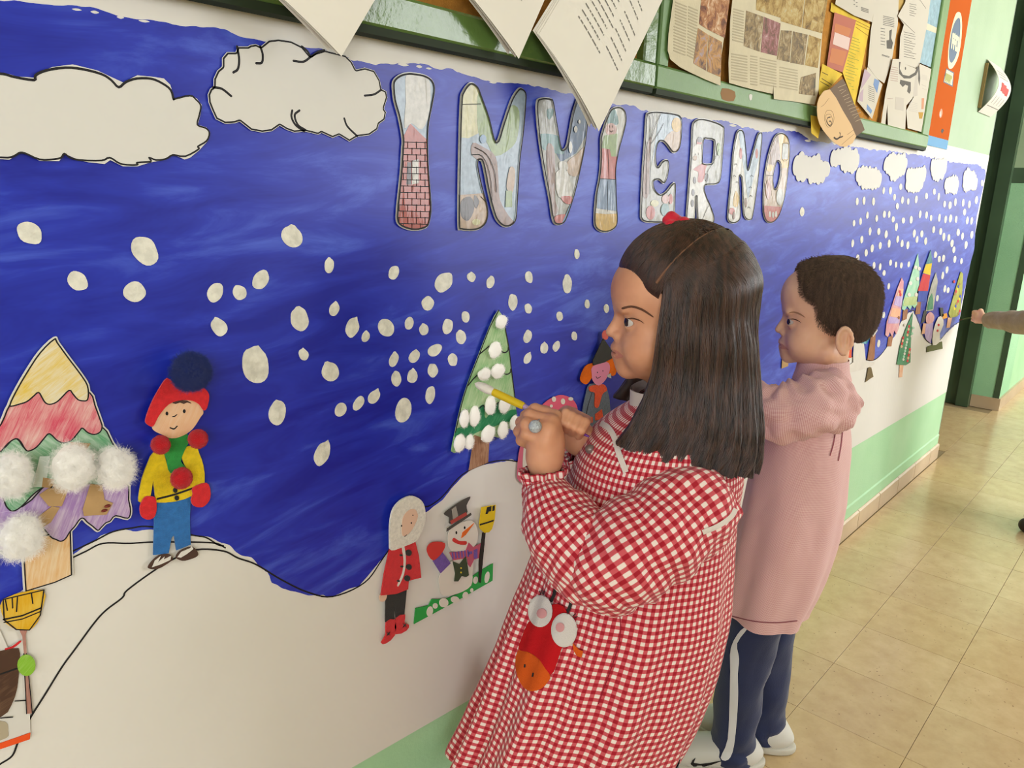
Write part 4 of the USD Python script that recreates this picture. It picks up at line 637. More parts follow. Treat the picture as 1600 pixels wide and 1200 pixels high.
# ================================================================ notice boards and the papers pinned on them
FRAMEG = rough_paint('olive_green_gloss_frame', '526f34', '617d42', 0.35, 35.0, 0.5, 0.16)
FRAMEL = rough_paint('worn_green_frame', '5f8048', '6f9058', 0.3, 50.0, 0.35, 0.42)
CORK = plain('orange_cork', 'b07a36', .9, .1, .5, 500, .18, 0, 60)
LIPM = plain('dark_green_lip', '26301f', .65, .2)
def prism_x(prof, x0, x1):
    "profile in (depth, z), run along x"
    m = trimesh.creation.extrude_polygon(Polygon(prof), x1 - x0, engine='earcut'); v = m.vertices.copy()
    m.vertices = np.stack([x0 + v[:, 2], -v[:, 0], v[:, 1]], 1); m.fix_normals(); return m
def prism_z(prof, z0, z1):
    "profile in (x, depth), run along z"
    m = trimesh.creation.extrude_polygon(Polygon(prof), z1 - z0, engine='earcut'); v = m.vertices.copy()
    m.vertices = np.stack([v[:, 0], -v[:, 1], z0 + v[:, 2]], 1); m.fix_normals(); return m
ZT_ = 2.25
def board(lab, x0, x1, sl, sr, fm):
    t = thing('notice_board', lab, 'notice board', ((x0 + x1) / 2, 0, 1.39), 'green framed cork boards above the mural')
    part(t, 'cork_panel', bx(x0 + .01, -.014, 1.425, x1 - .01, -.004, ZT_), CORK)
    part(t, 'frame_rail', prism_x([(.004, 1.400), (.027, 1.400), (.030, 1.403), (.030, 1.436), (.027, 1.440), (.004, 1.440)], x0, x1), fm, label='green painted bottom rail')
    part(t, 'frame_rail', prism_x([(.004, ZT_ - .04), (.030, ZT_ - .04), (.030, ZT_), (.004, ZT_)], x0, x1), fm)
    for a, b in ((x0, x0 + sl), (x1 - sr, x1)):
        part(t, 'frame_stile', prism_z([(a, .004), (b, .004), (b, .027), (b - .003, .030), (a + .003, .030), (a, .027)], 1.440, ZT_ - .04), fm)
    part(t, 'drip_lip', prism_x([(.004, 1.392), (.018, 1.3885), (.0275, 1.391), (.0285, 1.400), (.004, 1.400)], x0 + .002, x1 - .002), LIPM, label='dark moulding under the rail')
    return t
b1 = board('notice board with olive green frame and cork behind the hanging page stacks, left one', -.6, 1.216, .04, .038, FRAMEG)
b2 = board('notice board with worn green frame carrying the newspaper pages, right one', 1.224, 2.95, .034, .075, FRAMEL)
part(b2, 'rust_stain', extrude(pg([(1128, 138), (1148, 143), (1146, 158), (1128, 155)], .03, 2), .0302, .0002), plain('rust_brown_stain', '8a6438', .7))
part(b2, 'plaster_spot', extrude(pg([(1170, 148), (1175, 148), (1174, 156), (1171, 156)], .03, 2), .0302, .0004), CARD)

SHEET = plain('white_printer_paper', 'd8d2c6', .75, .25, .05, 80)
PRINT = plain('grey_printed_lines', '77736c', .9); NEWS = plain('greyish_newsprint', 'c9bfa4', .85, .15, .1, 200, .05); NEWSINK = plain('newsprint_text_grey', 'aea48b', .9)
def W3(px, py, y):
    r = ray(px, py); t = (-y - EYE[1]) / r[1]; return EYE + r * t
def sheet_mesh(P, th=.0003, n=10, bulge=.0, seed=0):
    "curved sheet between the four corners P (3-D, in order); returns mesh and its surface function"
    P = [np.asarray(p, float) for p in P]; nn = np.cross(P[1] - P[0], P[3] - P[0]); nn /= np.linalg.norm(nn)
    if nn[1] > 0: nn = -nn
    def S(u, v, k=0.0):
        u = np.asarray(u, float)[..., None]; v = np.asarray(v, float)[..., None]
        q = P[0] * (1 - u) * (1 - v) + P[1] * u * (1 - v) + P[2] * u * v + P[3] * (1 - u) * v
        return q + nn * (bulge * 4 * (u * (1 - u)) * (0.4 + .6 * v) + k)
    g = np.linspace(0, 1, n + 1); uu, vv = np.meshgrid(g, g)
    a = S(uu, vv, th).reshape(-1, 3); b = S(uu, vv, 0).reshape(-1, 3); N = (n + 1) ** 2
    f = []
    for i in range(n):
        for j in range(n):
            p = i * (n + 1) + j; f += [(p, p + 1, p + n + 2), (p, p + n + 2, p + n + 1), (N + p, N + p + n + 2, N + p + 1), (N + p, N + p + n + 1, N + p + n + 2)]
    ring = [i for i in range(n + 1)] + [(k + 1) * (n + 1) + n for k in range(n)] + [n * (n + 1) + n - 1 - k for k in range(n)] + [(n - 1 - k) * (n + 1) for k in range(n - 1)]
    for k in range(len(ring)):
        x, y = ring[k], ring[(k + 1) % len(ring)]; f += [(x, N + x, y), (y, N + x, N + y)]
    m = trimesh.Trimesh(np.vstack([a, b]), f, process=False); m.fix_normals()
    return m, S
def print_lines(S, th, lines, w=.0012, kk=.00035):
    "strips of print on the sheet: (u0, v0, u1, v1) in sheet coordinates, width as share of the sheet"
    v, f = [], []
    for (u0, v0, u1, v1, ww) in lines:
        d = np.array([u1 - u0, v1 - v0]); L_ = np.linalg.norm(d); nrm = np.array([-d[1], d[0]]) / L_ * ww / 2; k = max(1, int(L_ / .12)); base = len(v)
        for i in range(k + 1):
            c = np.array([u0, v0]) + d * i / k
            for s in (-1, 1):
                q = c + nrm * s; v.append(S(q[0], q[1], th + kk))
        for i in range(k): a = base + 2 * i; f += [(a, a + 2, a + 3), (a, a + 3, a + 1)]
    m = trimesh.Trimesh(np.array(v), np.array(f), process=False)
    if len(f) and m.face_normals[:, 1].mean() > 0: m.invert()
    return m
def words(rg, u0, u1, v, ww, gap=.012):
    out, u = [], u0
    while u < u1:
        w = rg.uniform(.018, .07); out.append((u, v, min(u + w, u1), v, ww)); u += w + gap
    return out
# three stacks of printed A4 pages, hung by the upper corner so that the lower corner curls away from the wall
def stack(lab, corner_px, ydep, seed, ulines, grow=(1, 1), n_sheets=4):
    # corner_px: left, bottom tip, right corner of the visible diamond; the far corner completes the parallelogram
    l, b, r = [W3(*p, y) for p, y in zip(corner_px, ydep)]
    l, r = b + (l - b) * grow[0], b + (r - b) * grow[1]; far_ = l + r - b; far_[1] = min(far_[1], -.038)
    t = thing('page_stack', lab, 'pages', (far_[0], far_[1], far_[2]), 'printed pages hanging from the left notice board')
    rg = np.random.default_rng(seed)
    for k in range(n_sheets):
        o = np.array([-.0025 * k * (1 if k % 2 else .6), .0016 * k + .0005, .0022 * k * (.7 if k % 2 else 1)])
        m, S = sheet_mesh([far_ + o * .3, r + o * .6, b + o * 1.2 + (0, .002 * k, 0), l + o], .0003, 12, .006)
        part(t, 'page', m, SHEET, smooth=30)
        if k == 0: S0 = S
    lines = []
    for q in ulines:
        for v in np.arange(q[2], q[3], q[4]): lines += words(rg, q[0], q[0] + (q[1] - q[0]) * rg.uniform(.75, 1), v, .0045)
    m = print_lines(S0, .0003, lines)
    part(t, 'printed_text', m, PRINT, label='grey lines of small print', kind='stuff')
    part(t, 'drawing_pin', trimesh.creation.icosphere(2, .005).apply_translation(far_ + (0.012, -.004, -.014)), FELT['red'])
    return t
# page coordinates: u runs along the text lines (far corner -> right), v down the page (far corner -> left); lines slant from upper left to lower right in view
def stack2(lab, px, yd, seed, blocks): return stack(lab, px, yd, seed, blocks)
stack('printed page stack hanging over the puffy paper cloud, leftmost of the three', [(438, 0), (534, 88), (586, 0)], (.058, .066, .060), 1, [(.30, .90, .22, .66, .022)], (2.1, 2.3))
stack('printed page stack pinned above the letter N, middle of the three', [(735, 0), (811, 92), (851, 0)], (.052, .058, .054), 2, [(.30, .86, .22, .7, .022)], (1.9, 2.0))
stack('largest printed page stack, its tip hanging between the letters V and I', [(842, 54), (936, 205), (1045, -20)], (.055, .085, .06), 3, [(.16, .84, .40, .64, .034), (.22, .60, .66, .86, .024), (.62, .88, .68, .84, .034)], (1.0, 1.75))

# two newspaper pages
def pinned(name, lab, category, pts, off, mat, smooth=0, th=.0003, group=None, first='sheet'):
    return cutout(name, lab, category, pg(pts, off, smooth), mat, off, th, group, first)
def photo(name, cs, scale=38.0, seed=0):
    n = {'g': ('geometry', {}), 'm': ('mapping', dict(mapping_type='point', location=(seed * 1.7, 0, seed * .9))), 'v': ('noise_texture', dict(scale=scale, detail=6.0, roughness=.7, distortion=.8)), 'r': ('rgb_ramp', dict(ramp=list(zip([.30, .42, .52, .62, .72], [lin(c) for c in cs])))), 'p': ('principled_bsdf', dict(roughness=.7, specular_ior_level=.3))}
    return look(name, n, [('g.position', 'm.vector'), ('m.vector', 'v.vector'), ('v.fac', 'r.fac'), ('r.color', 'p.base_color')])
PH = [photo('news_photo_%d' % i, c, s, i) for i, (c, s) in enumerate([(('3c2a20', '7a4a34', 'a87448', 'c8a888', 'd8c8b0'), 45), (('4a3c44', '8a6a50', 'b88a50', '9a8a90', 'd0c0b0'), 45), (('5a4420', '8a6c34', 'a88c50', 'b8a470', '9aa4a0'), 40), (('4a4a3a', '6a5a44', '8c7650', 'a89878', 'b8b0a0'), 50), (('4c3a34', '6c5040', '8c5a58', 'a88080', 'c0b4a4'), 45)])]
ZN = (1020, 0, 5.714)
n1 = zz(*ZN, [(204, -170), (160, 150), (140, 300), (132, 450), (155, 530), (240, 600), (350, 655), (480, 715), (605, 765), (603, 560), (640, 300), (704, -170)])
ON = .034
np1 = pinned('newspaper_page', 'narrow newspaper page with crowd photos, curled at its left edge', 'newspaper', n1, ON, NEWS)
def NP(t, nm, pts, m_, lv=1, org=ZN, sm=0, line=None): return stick(t, nm, pts, m_, lv, ON, org, .0002, sm, None, line)
NP(np1, 'photograph', [(444, -170), (704, -170), (640, 340), (480, 260), (410, 215)], PH[0]); NP(np1, 'photograph', [(400, 250), (490, 310), (470, 630), (358, 565)], PH[1]); NP(np1, 'photograph', [(496, 312), (615, 375), (603, 690), (478, 635)], PH[1])
tx = [[(200 - i * .3 + (0 if i < 8 else -10), 20 + i * 27), (300 - i * .8, 60 + i * 27)] for i in range(17)] + [[(318 - i * .8, 60 + i * 27), (400 - i * 1.6, 95 + i * 27)] for i in range(17)]
part(np1, 'printed_text', extrude(unary_union([ln(zz(*ZN, l), .0022, ON) for l in tx]).intersection(pg(n1, ON, 0)), ON + .0005, .0002), NEWSINK, kind='stuff')
n2 = zz(*ZN, [(729, -170), (690, 180), (685, 400), (675, 560), (680, 740), (800, 775), (930, 808), (1068, 838), (1075, 760), (1080, 885), (1250, 905), (1445, 935), (1480, 800), (1490, 600), (1510, 320), (1574, -170)])
np2 = pinned('newspaper_page', 'wide newspaper page with six small photos on the right notice board', 'newspaper', n2, ON, NEWS)
for pts, k in (([(929, -170), (1364, -170), (1325, 245), (1140, 190), (1140, 160), (918, 88)], 2), ([(1372, -170), (1584, -170), (1510, 298), (1332, 248)], 2), ([(832, 95), (985, 150), (950, 462), (808, 410)], 3), ([(990, 150), (1138, 210), (1105, 500), (960, 465)], 4), ([(1142, 270), (1240, 275), (1218, 555), (1105, 530)], 3), ([(1250, 280), (1380, 310), (1345, 580), (1226, 560)], 3), ([(1392, 312), (1500, 350), (1470, 608), (1355, 582)], 2), ([(1320, 690), (1455, 650), (1445, 855), (1300, 838)], 3)): NP(np2, 'photograph', pts, PH[k])
tx = [[(720 - i, 80 + i * 25), (810 - i * .6, 105 + i * 25)] for i in range(12)] + [[(700, 480 + i * 25), (840, 505 + i * 25)] for i in range(10)] + [[(870, 500 + i * 25), (930, 510 + i * 25)] for i in range(11)] + [[(955, 520 + i * 25), (1100, 550 + i * 25)] for i in range(10)] + [[(1130, 600 + i * 25), (1290, 630 + i * 25)] for i in range(8)]
part(np2, 'printed_text', extrude(unary_union([ln(zz(*ZN, l), .0025, ON) for l in tx]).intersection(pg(n2, ON, 0)), ON + .0005, .0002), NEWSINK, kind='stuff')

# the other flyers on the right board
AGED = plain('greyish_white_flyer_paper', 'c4bdae', .8, .2, .05, 80)
ZF = (1280, 0, 5.218)
def flyer(lab, pts, off, mat, category='flyer', name='flyer', sm=0): return pinned(name, lab, category, zz(*ZF, pts), off, mat, sm)
YEL = plain('yellow_flyer_paper', 'd6b63c', .8, .2, 0, 100, .12, 0, 25); TAN = plain('tan_flyer_paper', 'd2b082', .8); TAUPE = plain('grey_brown_print', '6e5a48', .8)
def lines_on(t, rows, off, lv, w, m_, org=ZF, nm='printed_text', clip=None):
    s = unary_union([ln(zz(*org, l), w, off, 0) for l in rows])
    if clip is not None: s = s.intersection(clip)
    return part(t, nm, extrude(s, off + lv * .0006, .0002), m_, kind='stuff')
t = flyer('tall bright yellow leaflet with green handwriting on the right board', [(100, 20), (300, 140), (415, 200), (400, 280), (360, 480), (320, 700), (290, 860), (200, 620), (180, 560), (280, 200), (90, 90)], .018, YEL)
rg = random.Random(3)
lines_on(t, [[(262 + i * -4, 300 + i * 24), (262 + i * -4 + rg.uniform(50, 95), 300 + i * 24 + 25)] for i in range(18)], .018, .6, .0016, plain('green_ink', '9a9a38', .8), clip=pg(zz(*ZF, [(250, 280), (390, 290), (300, 800), (200, 600)]), .018, 0))
lines_on(t, [[(300, 170), (410, 225)], [(298, 195), (405, 245)], [(296, 220), (395, 290)]], .018, .6, .0016, plain('ochre_ink', 'a07a20', .8))
t = flyer('orange and red leaflet with a pale label, beside the newspaper', [(125, 100), (300, 165), (245, 400), (190, 590), (60, 545), (90, 330)], .020, plain('terracotta_leaflet', 'a8553a', .6, .3))
stick(t, 'orange_panel', [(130, 190), (260, 235), (240, 300), (118, 262)], plain('orange_leaflet_panel', 'b8692e', .6), .6, .020, ZF, .0002, 0); stick(t, 'orange_panel', [(100, 390), (225, 420), (190, 540), (80, 505)], LOOKS['orange_leaflet_panel'], .6, .020, ZF, .0002, 0)
stick(t, 'label', [(125, 262), (250, 310), (235, 410), (108, 360)], plain('pale_pink_label', 'd2b8ae', .7), .9, .020, ZF, .0002, 0, 'pale label')
t = flyer('yellow leaflet peeping out below the newspaper, with ruled black lines', [(25, 520), (190, 605), (100, 700), (0, 780), (-8, 700)], .026, YEL); lines_on(t, [[(25, 590), (70, 612)], [(20, 640), (100, 690)], [(10, 665), (80, 705)]], .026, .6, .0016, plain('dark_olive_ink', '5a4a1c', .8))
t = flyer('yellow strip of card under the newspaper corner', [(-70, 940), (-10, 950), (20, 1000), (-10, 1130), (-65, 1085)], .034, YEL)
t = flyer('white sheet with rows of dots at the top of the right board', [(164, -170), (494, -170), (430, 180), (290, 130), (130, 35)], .024, AGED); lines_on(t, [[(280 + 20 * (i % 2), 5 + 15 * i), (290 + 20 * (i % 2), 8 + 15 * i)] for i in range(4)] + [[(340, 60 + 12 * i), (400, 80 + 12 * i)] for i in range(3)], .024, .6, .002, PRINT)
# row of white sheets
t = flyer('long white sheet with grey clip art, left one of the white sheets', [(489, -170), (654, -170), (640, 200), (590, 500), (530, 680), (470, 640), (395, 540), (420, 250)], .020, AGED)
lines_on(t, [[(520, 130 + 14 * i), (610, 150 + 14 * i)] for i in range(6)] + [[(500, 230 + 26 * i), (535, 236 + 26 * i)] for i in range(6)] + [[(510, 445), (570, 462)], [(510, 452), (570, 469)]], .020, .6, .0016, PRINT)
stick(t, 'clip_art', [(570, 250), (592, 240), (585, 310), (600, 350), (590, 400), (550, 395), (548, 330), (570, 325)], plain('dark_grey_print', '5a5650', .8), .6, .020, ZF, .0002, 0)
t = flyer('white leaflet with blue and lilac pictures at the lower left of the white sheets', [(395, 545), (470, 640), (515, 690), (430, 970), (310, 825), (350, 650)], .022, AGED)
for pts, c in (([(450, 640), (490, 660), (470, 760), (440, 690)], 'blue_flyer_print'), ([(390, 850), (430, 900), (420, 930), (385, 890)], 'blue_flyer_print'), ([(370, 560), (420, 610), (340, 730), (350, 640)], 'lilac_flyer_print'), ([(330, 760), (360, 720), (352, 830), (325, 820)], 'lilac_flyer_print')): stick(t, 'picture', pts, plain(c, '6a86b0' if 'blue' in c else 'b09aa4', .7), .6, .022, ZF, .0002, 1)
lines_on(t, [[(400, 700 + 16 * i), (450, 720 + 16 * i)] for i in range(8)], .022, .6, .0012, PRINT)
t = flyer('large white sheet of print in the middle of the right board', [(640, 130), (700, 20), (734, -170), (929, -170), (880, 200), (820, 510), (800, 560), (690, 520), (650, 500), (660, 300), (690, 200)], .023, AGED)
lines_on(t, [[(690, 260 + 20 * i), (690 + rg.uniform(60, 105), 280 + 20 * i)] for i in range(11)] + [[(735, 30 + 18 * i), (735 + rg.uniform(25, 60), 42 + 18 * i)] for i in range(6)] + [[(820, 0), (870, 70)], [(650, 145), (780, 270)]], .023, .6, .0014, PRINT)
t = flyer('round yellowish sticker shape behind the sheets at the top of the right board', [(589, -170), (734, -170), (690, 60), (640, 80), (590, 50)], .018, plain('ochre_paper', 'b0904a', .8), sm=2)
t = flyer('white sheet with a curled comma drawing, lowest of the white sheets', [(600, 480), (650, 480), (690, 520), (790, 560), (760, 800), (710, 860), (700, 1070), (560, 1090), (555, 850), (530, 1098), (490, 1098), (540, 760)], .026, AGED)
stick(t, 'clip_art', [(650, 505), (662, 505), (655, 560), (680, 610), (730, 620), (780, 590), (800, 540), (812, 550), (790, 610), (740, 640), (690, 640), (650, 600)], LOOKS['dark_grey_print'], .6, .026, ZF, .0002, 1)
stick(t, 'clip_art', [(660, 650), (745, 670), (745, 740), (735, 765), (715, 745), (725, 700), (700, 690), (680, 710), (655, 680)], LOOKS['dark_grey_print'], .6, .026, ZF, .0002, 0)
stick(t, 'clip_art', ell(702, 558, 5, 12, 8), LOOKS['dark_grey_print'], .6, .026, ZF, .0002, 0)
stick(t, 'grey_panel', [(622, 790), (690, 800), (685, 905), (615, 890)], plain('pale_grey_print', 'b8b0a4', .8), .6, .026, ZF, .0002, 0)
lines_on(t, [[(580, 545 + 18 * i), (640, 555 + 18 * i)] for i in range(7)] + [[(555, 800), (600, 805)]], .026, .6, .0014, plain('reddish_grey_print', 'a48a80', .8))
t = flyer('white sheet with orange mushroom print, right one of the white sheets', [(820, 520), (930, 570), (900, 760), (868, 900), (838, 1078), (720, 1045), (710, 900), (770, 790), (800, 600)], .025, AGED)
stick(t, 'grey_bar', [(770, 600), (800, 585), (800, 780), (760, 790)], LOOKS['pale_grey_print'], .6, .025, ZF, .0002, 0); stick(t, 'clip_art', [(812, 510), (822, 640), (815, 700), (805, 640)], LOOKS['dark_grey_print'], .7, .025, ZF, .0002, 0)
stick(t, 'clip_art', [(835, 800), (855, 800), (850, 890), (832, 890)], plain('salmon_print', 'c08a6a', .8), .6, .025, ZF, .0002, 0); stick(t, 'clip_art', [(808, 915), (848, 915), (838, 968), (815, 968)], plain('ochre_print', 'b08a38', .8), .6, .025, ZF, .0002, 0)
lines_on(t, [[(835, 610 + 11 * i), (880, 622 + 11 * i)] for i in range(4)] + [[(835, 690), (870, 705)], [(840, 720), (875, 735)]] + [[(730, 830 + 14 * i), (800, 845 + 14 * i)] for i in range(6)], .025, .6, .0014, LOOKS['pale_grey_print'])
t = flyer('pale blue leaflet at the right edge of the right board', [(929, -170), (1039, -170), (1000, 150), (965, 380), (935, 560), (815, 510), (860, 260), (890, 90)], .022, plain('pale_blue_leaflet', '8eaab4', .7, .3, 0, 100, .18, 0, 60))
stick(t, 'cream_band', [(880, 190), (985, 240), (975, 280), (868, 240)], plain('cream_print', 'cfc4a8', .7), .6, .022, ZF, .0002, 0)
# tan folded flyer that hangs by its corner in front of the mural edge
ta = [W3(*p, y) for p, y in zip(zz(*ZF, [(85, 725), (300, 1110), (215, 1200), (0, 780)]), (.045, .055, .05, .045))]
tq = zz(*ZF, [(85, 728), (190, 900), (300, 1112), (215, 1198), (130, 1170), (60, 1100), (0, 1010), (-20, 900), (0, 790)])
t = thing('flyer', 'tan folded flyer with dark brown flap hanging over the little clouds', 'flyer', tuple(W3(1290, 180, .045)))
part(t, 'front_page', extrude(pg(tq, .05, 2), .05, .0006), TAN)
part(t, 'flap', extrude(pg(zz(*ZF, [(190, 640), (215, 680), (355, 1020), (370, 1060), (300, 1112), (190, 900), (85, 728)]), .048, 0), .048, .0005), TAUPE, label='grey brown flap with lines of print')
lines_on(t, [[(150 + 13 * i, 715 + 25 * i), (150 + 13 * i + rg.uniform(30, 70), 735 + 25 * i - rg.uniform(30, 50))] for i in range(12)], .048, .9, .0016, plain('pale_brown_print', 'a08c70', .8))
for l, w in (([(55, 985), (45, 960), (60, 935), (90, 935), (105, 975), (100, 1020), (85, 1030), (60, 1000), (55, 985)], .0007), ([(88, 955), (66, 962), (60, 990), (78, 1022), (98, 1012), (92, 990), (78, 988)], .0026), ([(40, 945), (58, 905), (95, 902), (116, 940), (112, 1000), (72, 1038), (45, 990), (40, 945)], .0007), ([(118, 1122), (140, 1134), (162, 1122)], .0045), ([(162, 1122), (170, 1098), (164, 1080)], .003), ([(162, 1122), (190, 1112)], .0035), ([(12, 872), (40, 850), (78, 800)], .0006), ([(225, 1100), (290, 1050)], .0006), ([(180, 1180), (285, 1090)], .0006)):
    part(t, 'drawn_line', extrude(ln(zz(*ZF, l), w, .05), .0507, .0002), plain('dark_brown_drawing_ink', '4f4234', .8))

# orange poster with the oval emblem, taped to the wall right of the board
OPs = .010
po = [W2(*p, OPs) for p in [(1488, 0), (1524, 0), (1482, 226), (1449, 213)]]
xs0, xs1 = 3.012, 3.292
t = thing('poster', 'orange poster with a blue oval emblem and blue foot strip right of the boards', 'poster', ((xs0 + xs1) / 2, -.004, 1.415))
ORG = plain('orange_poster', 'b85410', .85, .12, .1, 60)
part(t, 'sheet', bx(xs0, -.005, 1.448, xs1 + .02, -.004, 2.12), ORG); part(t, 'foot_strip', bx(xs0, -.005, 1.415, xs1 + .02, -.004, 1.448), plain('blue_poster_strip', '3d86b4', .5), label='blue strip')
ZO = (1480, 0, 6.0)
def pO(nm, pts, m_, lv, sm=0, off=.005, line=None, label=None): return stick(t, nm, pts, m_, lv, off, ZO, .0003, sm, label, line)
ov = zz(*ZO, []) 
cx, cz = 3.172, 1.735
def wall_shape(s, y, th): return extrude(s, y, th)
E1 = affinity.scale(Point(cx, cz).buffer(1, 32), .105, .105 * 1.0); 
e_out = pg(zz(*ZO, [(108, 112), (130, 140), (138, 240), (128, 400), (100, 540), (55, 630), (20, 645), (5, 600), (8, 480), (25, 340), (50, 220), (80, 130)]), .005, 4)
e_in = pg(zz(*ZO, [(105, 168), (118, 190), (120, 280), (108, 400), (80, 520), (45, 585), (22, 570), (15, 500), (25, 400), (45, 280), (75, 200)]), .005, 4)
part(t, 'emblem_rim', extrude(e_out, .0052, .0003), plain('cream_poster_print', 'd8cca8', .5)); part(t, 'emblem_oval', extrude(e_in, .0056, .0003), plain('slate_blue_print', '4a5e78', .5), label='slate blue oval')
part(t, 'emblem_letters', extrude(unary_union([ln(zz(*ZO, l), .014, .005, 0) for l in ([(50, 325), (38, 440)], [(68, 330), (56, 450)], [(86, 345), (74, 462)], [(103, 365), (92, 474)], [(50, 330), (100, 365)], [(46, 385), (72, 402)], [(76, 455), (92, 470)])]), .006, .0003), LOOKS['cream_poster_print'], label='pale blurred capital letters', kind='stuff')
part(t, 'tag_border', extrude(pg(zz(*ZO, [(-10, 640), (62, 680), (50, 815), (-38, 770)]), .005, 0), .0052, .0003), LOOKS['slate_blue_print'])
part(t, 'tag', extrude(pg(zz(*ZO, [(-8, 652), (54, 688), (43, 800), (-32, 764)]), .005, 0), .0056, .0003), LOOKS['cream_poster_print'])
part(t, 'tag_letters', extrude(unary_union([ln(zz(*ZO, l), .012, .005, 0) for l in ([(-14, 700), (-20, 752)], [(0, 706), (-5, 758)], [(14, 714), (8, 766)], [(28, 722), (22, 774)], [(-12, 704), (38, 730)], [(-16, 730), (26, 752)])]), .006, .0003), plain('olive_print', '9a9a50', .6), kind='stuff')
part(t, 'tape_blister', trimesh.creation.icosphere(2, 1).apply_transform(np.diag([.02, .002, .016, 1])).apply_translation((3.15, -.005, 1.53)), gloss('orange_tape', 'd2672a'), smooth=True)
part(t, 'scratch', extrude(pg([(1472, 201), (1475, 203), (1472, 209), (1470, 205)], .005, 0), .0052, .0002), INK)

# small booklet bowed away from the wall
A0, A1 = 3.60, 3.96
nb = 16; v, f = [], []
for i in range(nb + 1):
    s = i / nb; z = 1.785 - s * (1.785 - 1.585); dp = .004 + .055 * math.sin(math.pi * s) ** 1.0
    for x in (3.70, 3.955): v.append((x + (0.0 if x < 3.8 else -.02 * s), -dp, z))
m = trimesh.Trimesh(np.array(v), [q for i in range(nb) for q in ((2 * i, 2 * i + 2, 2 * i + 1), (2 * i + 1, 2 * i + 2, 2 * i + 3))], process=False)
def thicken(m, th):
    n = m.vertex_normals; N = len(m.vertices); e = trimesh.grouping.group_rows(m.edges_sorted, require_count=1); ed = m.edges[e]
    F = np.vstack([m.faces, m.faces[:, ::-1] + N] + [np.array([[b, a, a + N], [b, a + N, b + N]]) for a, b in ed])
    r = trimesh.Trimesh(np.vstack([m.vertices + n * th / 2, m.vertices - n * th / 2]), F, process=False); r.fix_normals(); return r
t = thing('booklet', 'small white booklet with red letters bowed off the green wall beside the door', 'booklet', (3.83, 0, 1.585))
part(t, 'cover', thicken(m, .0015), SHEET, smooth=40)
def bow(x0, x1, s0, s1, th=.0014, n=4):
    vv, ff = [], []
    for i in range(n + 1):
        s = s0 + (s1 - s0) * i / n; z = 1.785 - s * .2; dp = .004 + .055 * math.sin(math.pi * s) + th
        vv += [(x0, -dp, z), (x1, -dp, z)]
    mm = trimesh.Trimesh(np.array(vv), [q for i in range(n) for q in ((2 * i, 2 * i + 2, 2 * i + 1), (2 * i + 1, 2 * i + 2, 2 * i + 3))], process=False)
    return mm
RD = plain('red_print', 'b8443e', .7)
part(t, 'red_print', cat(bow(3.755, 3.80, .42, .58), bow(3.80, 3.85, .44, .60), bow(3.85, 3.90, .48, .62), bow(3.78, 3.88, .50, .55)), RD, kind='stuff')
part(t, 'printed_text', cat(*[bow(3.74 + .05 * i, 3.745 + .05 * i, .68, .82) for i in range(4)], bow(3.72, 3.93, .86, .87), bow(3.73, 3.9, .2, .21), bow(3.73, 3.88, .26, .27), bow(3.74, 3.9, .32, .33)), PRINT, kind='stuff')
part(t, 'back_page', bx(3.69, -.012, 1.60, 3.703, -.001, 1.77), plain('ochre_brown_pages', '8a7448', .8))
# ================================================================ people: tools
from scipy.spatial import Delaunay
def nrm(v): v = np.asarray(v, float); return v / np.linalg.norm(v)
class SDF:
    def __init__(s): s.ops = []
    def ball(s, c, r, k=.01, sub=False): s.ops.append(('b', np.asarray(c, float), r, k, sub)); return s
    def bone(s, a, b, ra, rb, k=.01, sub=False): s.ops.append(('c', np.asarray(a, float), np.asarray(b, float), ra, rb, k, sub)); return s
    def egg(s, c, r, ax, k=.01, sub=False): s.ops.append(('e', np.asarray(c, float), np.asarray(r, float), np.asarray(ax, float), k, sub)); return s
    def half(s, c, n, k=.004): s.ops.append(('h', np.asarray(c, float), nrm(n), k, True)); return s     # takes away the side that n points to
    def __call__(s, P):
        d = np.full(len(P), 1e3)
        for o in s.ops:
            if o[0] == 'b': e = np.linalg.norm(P - o[1], axis=1) - o[2]
            elif o[0] == 'c':
                ab = o[2] - o[1]; t = np.clip((P - o[1]) @ ab / max(ab @ ab, 1e-12), 0, 1); e = np.linalg.norm(P - o[1] - t[:, None] * ab, axis=1) - (o[3] + t * (o[4] - o[3]))
            elif o[0] == 'e':
                q = (P - o[1]) @ o[3].T; k0 = np.linalg.norm(q / o[2], axis=1); k1 = np.linalg.norm(q / o[2] ** 2, axis=1); e = k0 * (k0 - 1) / np.maximum(k1, 1e-9)
            else: e = -((P - o[1]) @ o[2])
            k, sub = o[-2], o[-1]
            if o[0] == 'h': e = -e
            if sub:
                e = -e if o[0] != 'h' else e; h = np.clip(.5 - .5 * (e - d) / k, 0, 1) if False else np.clip(.5 + .5 * (e - d) / k, 0, 1)
                d = d * (1 - h) + e * h + k * h * (1 - h)
            else:
                h = np.clip(.5 + .5 * (d - e) / k, 0, 1); d = d * (1 - h) + e * h - k * h * (1 - h)
        return d
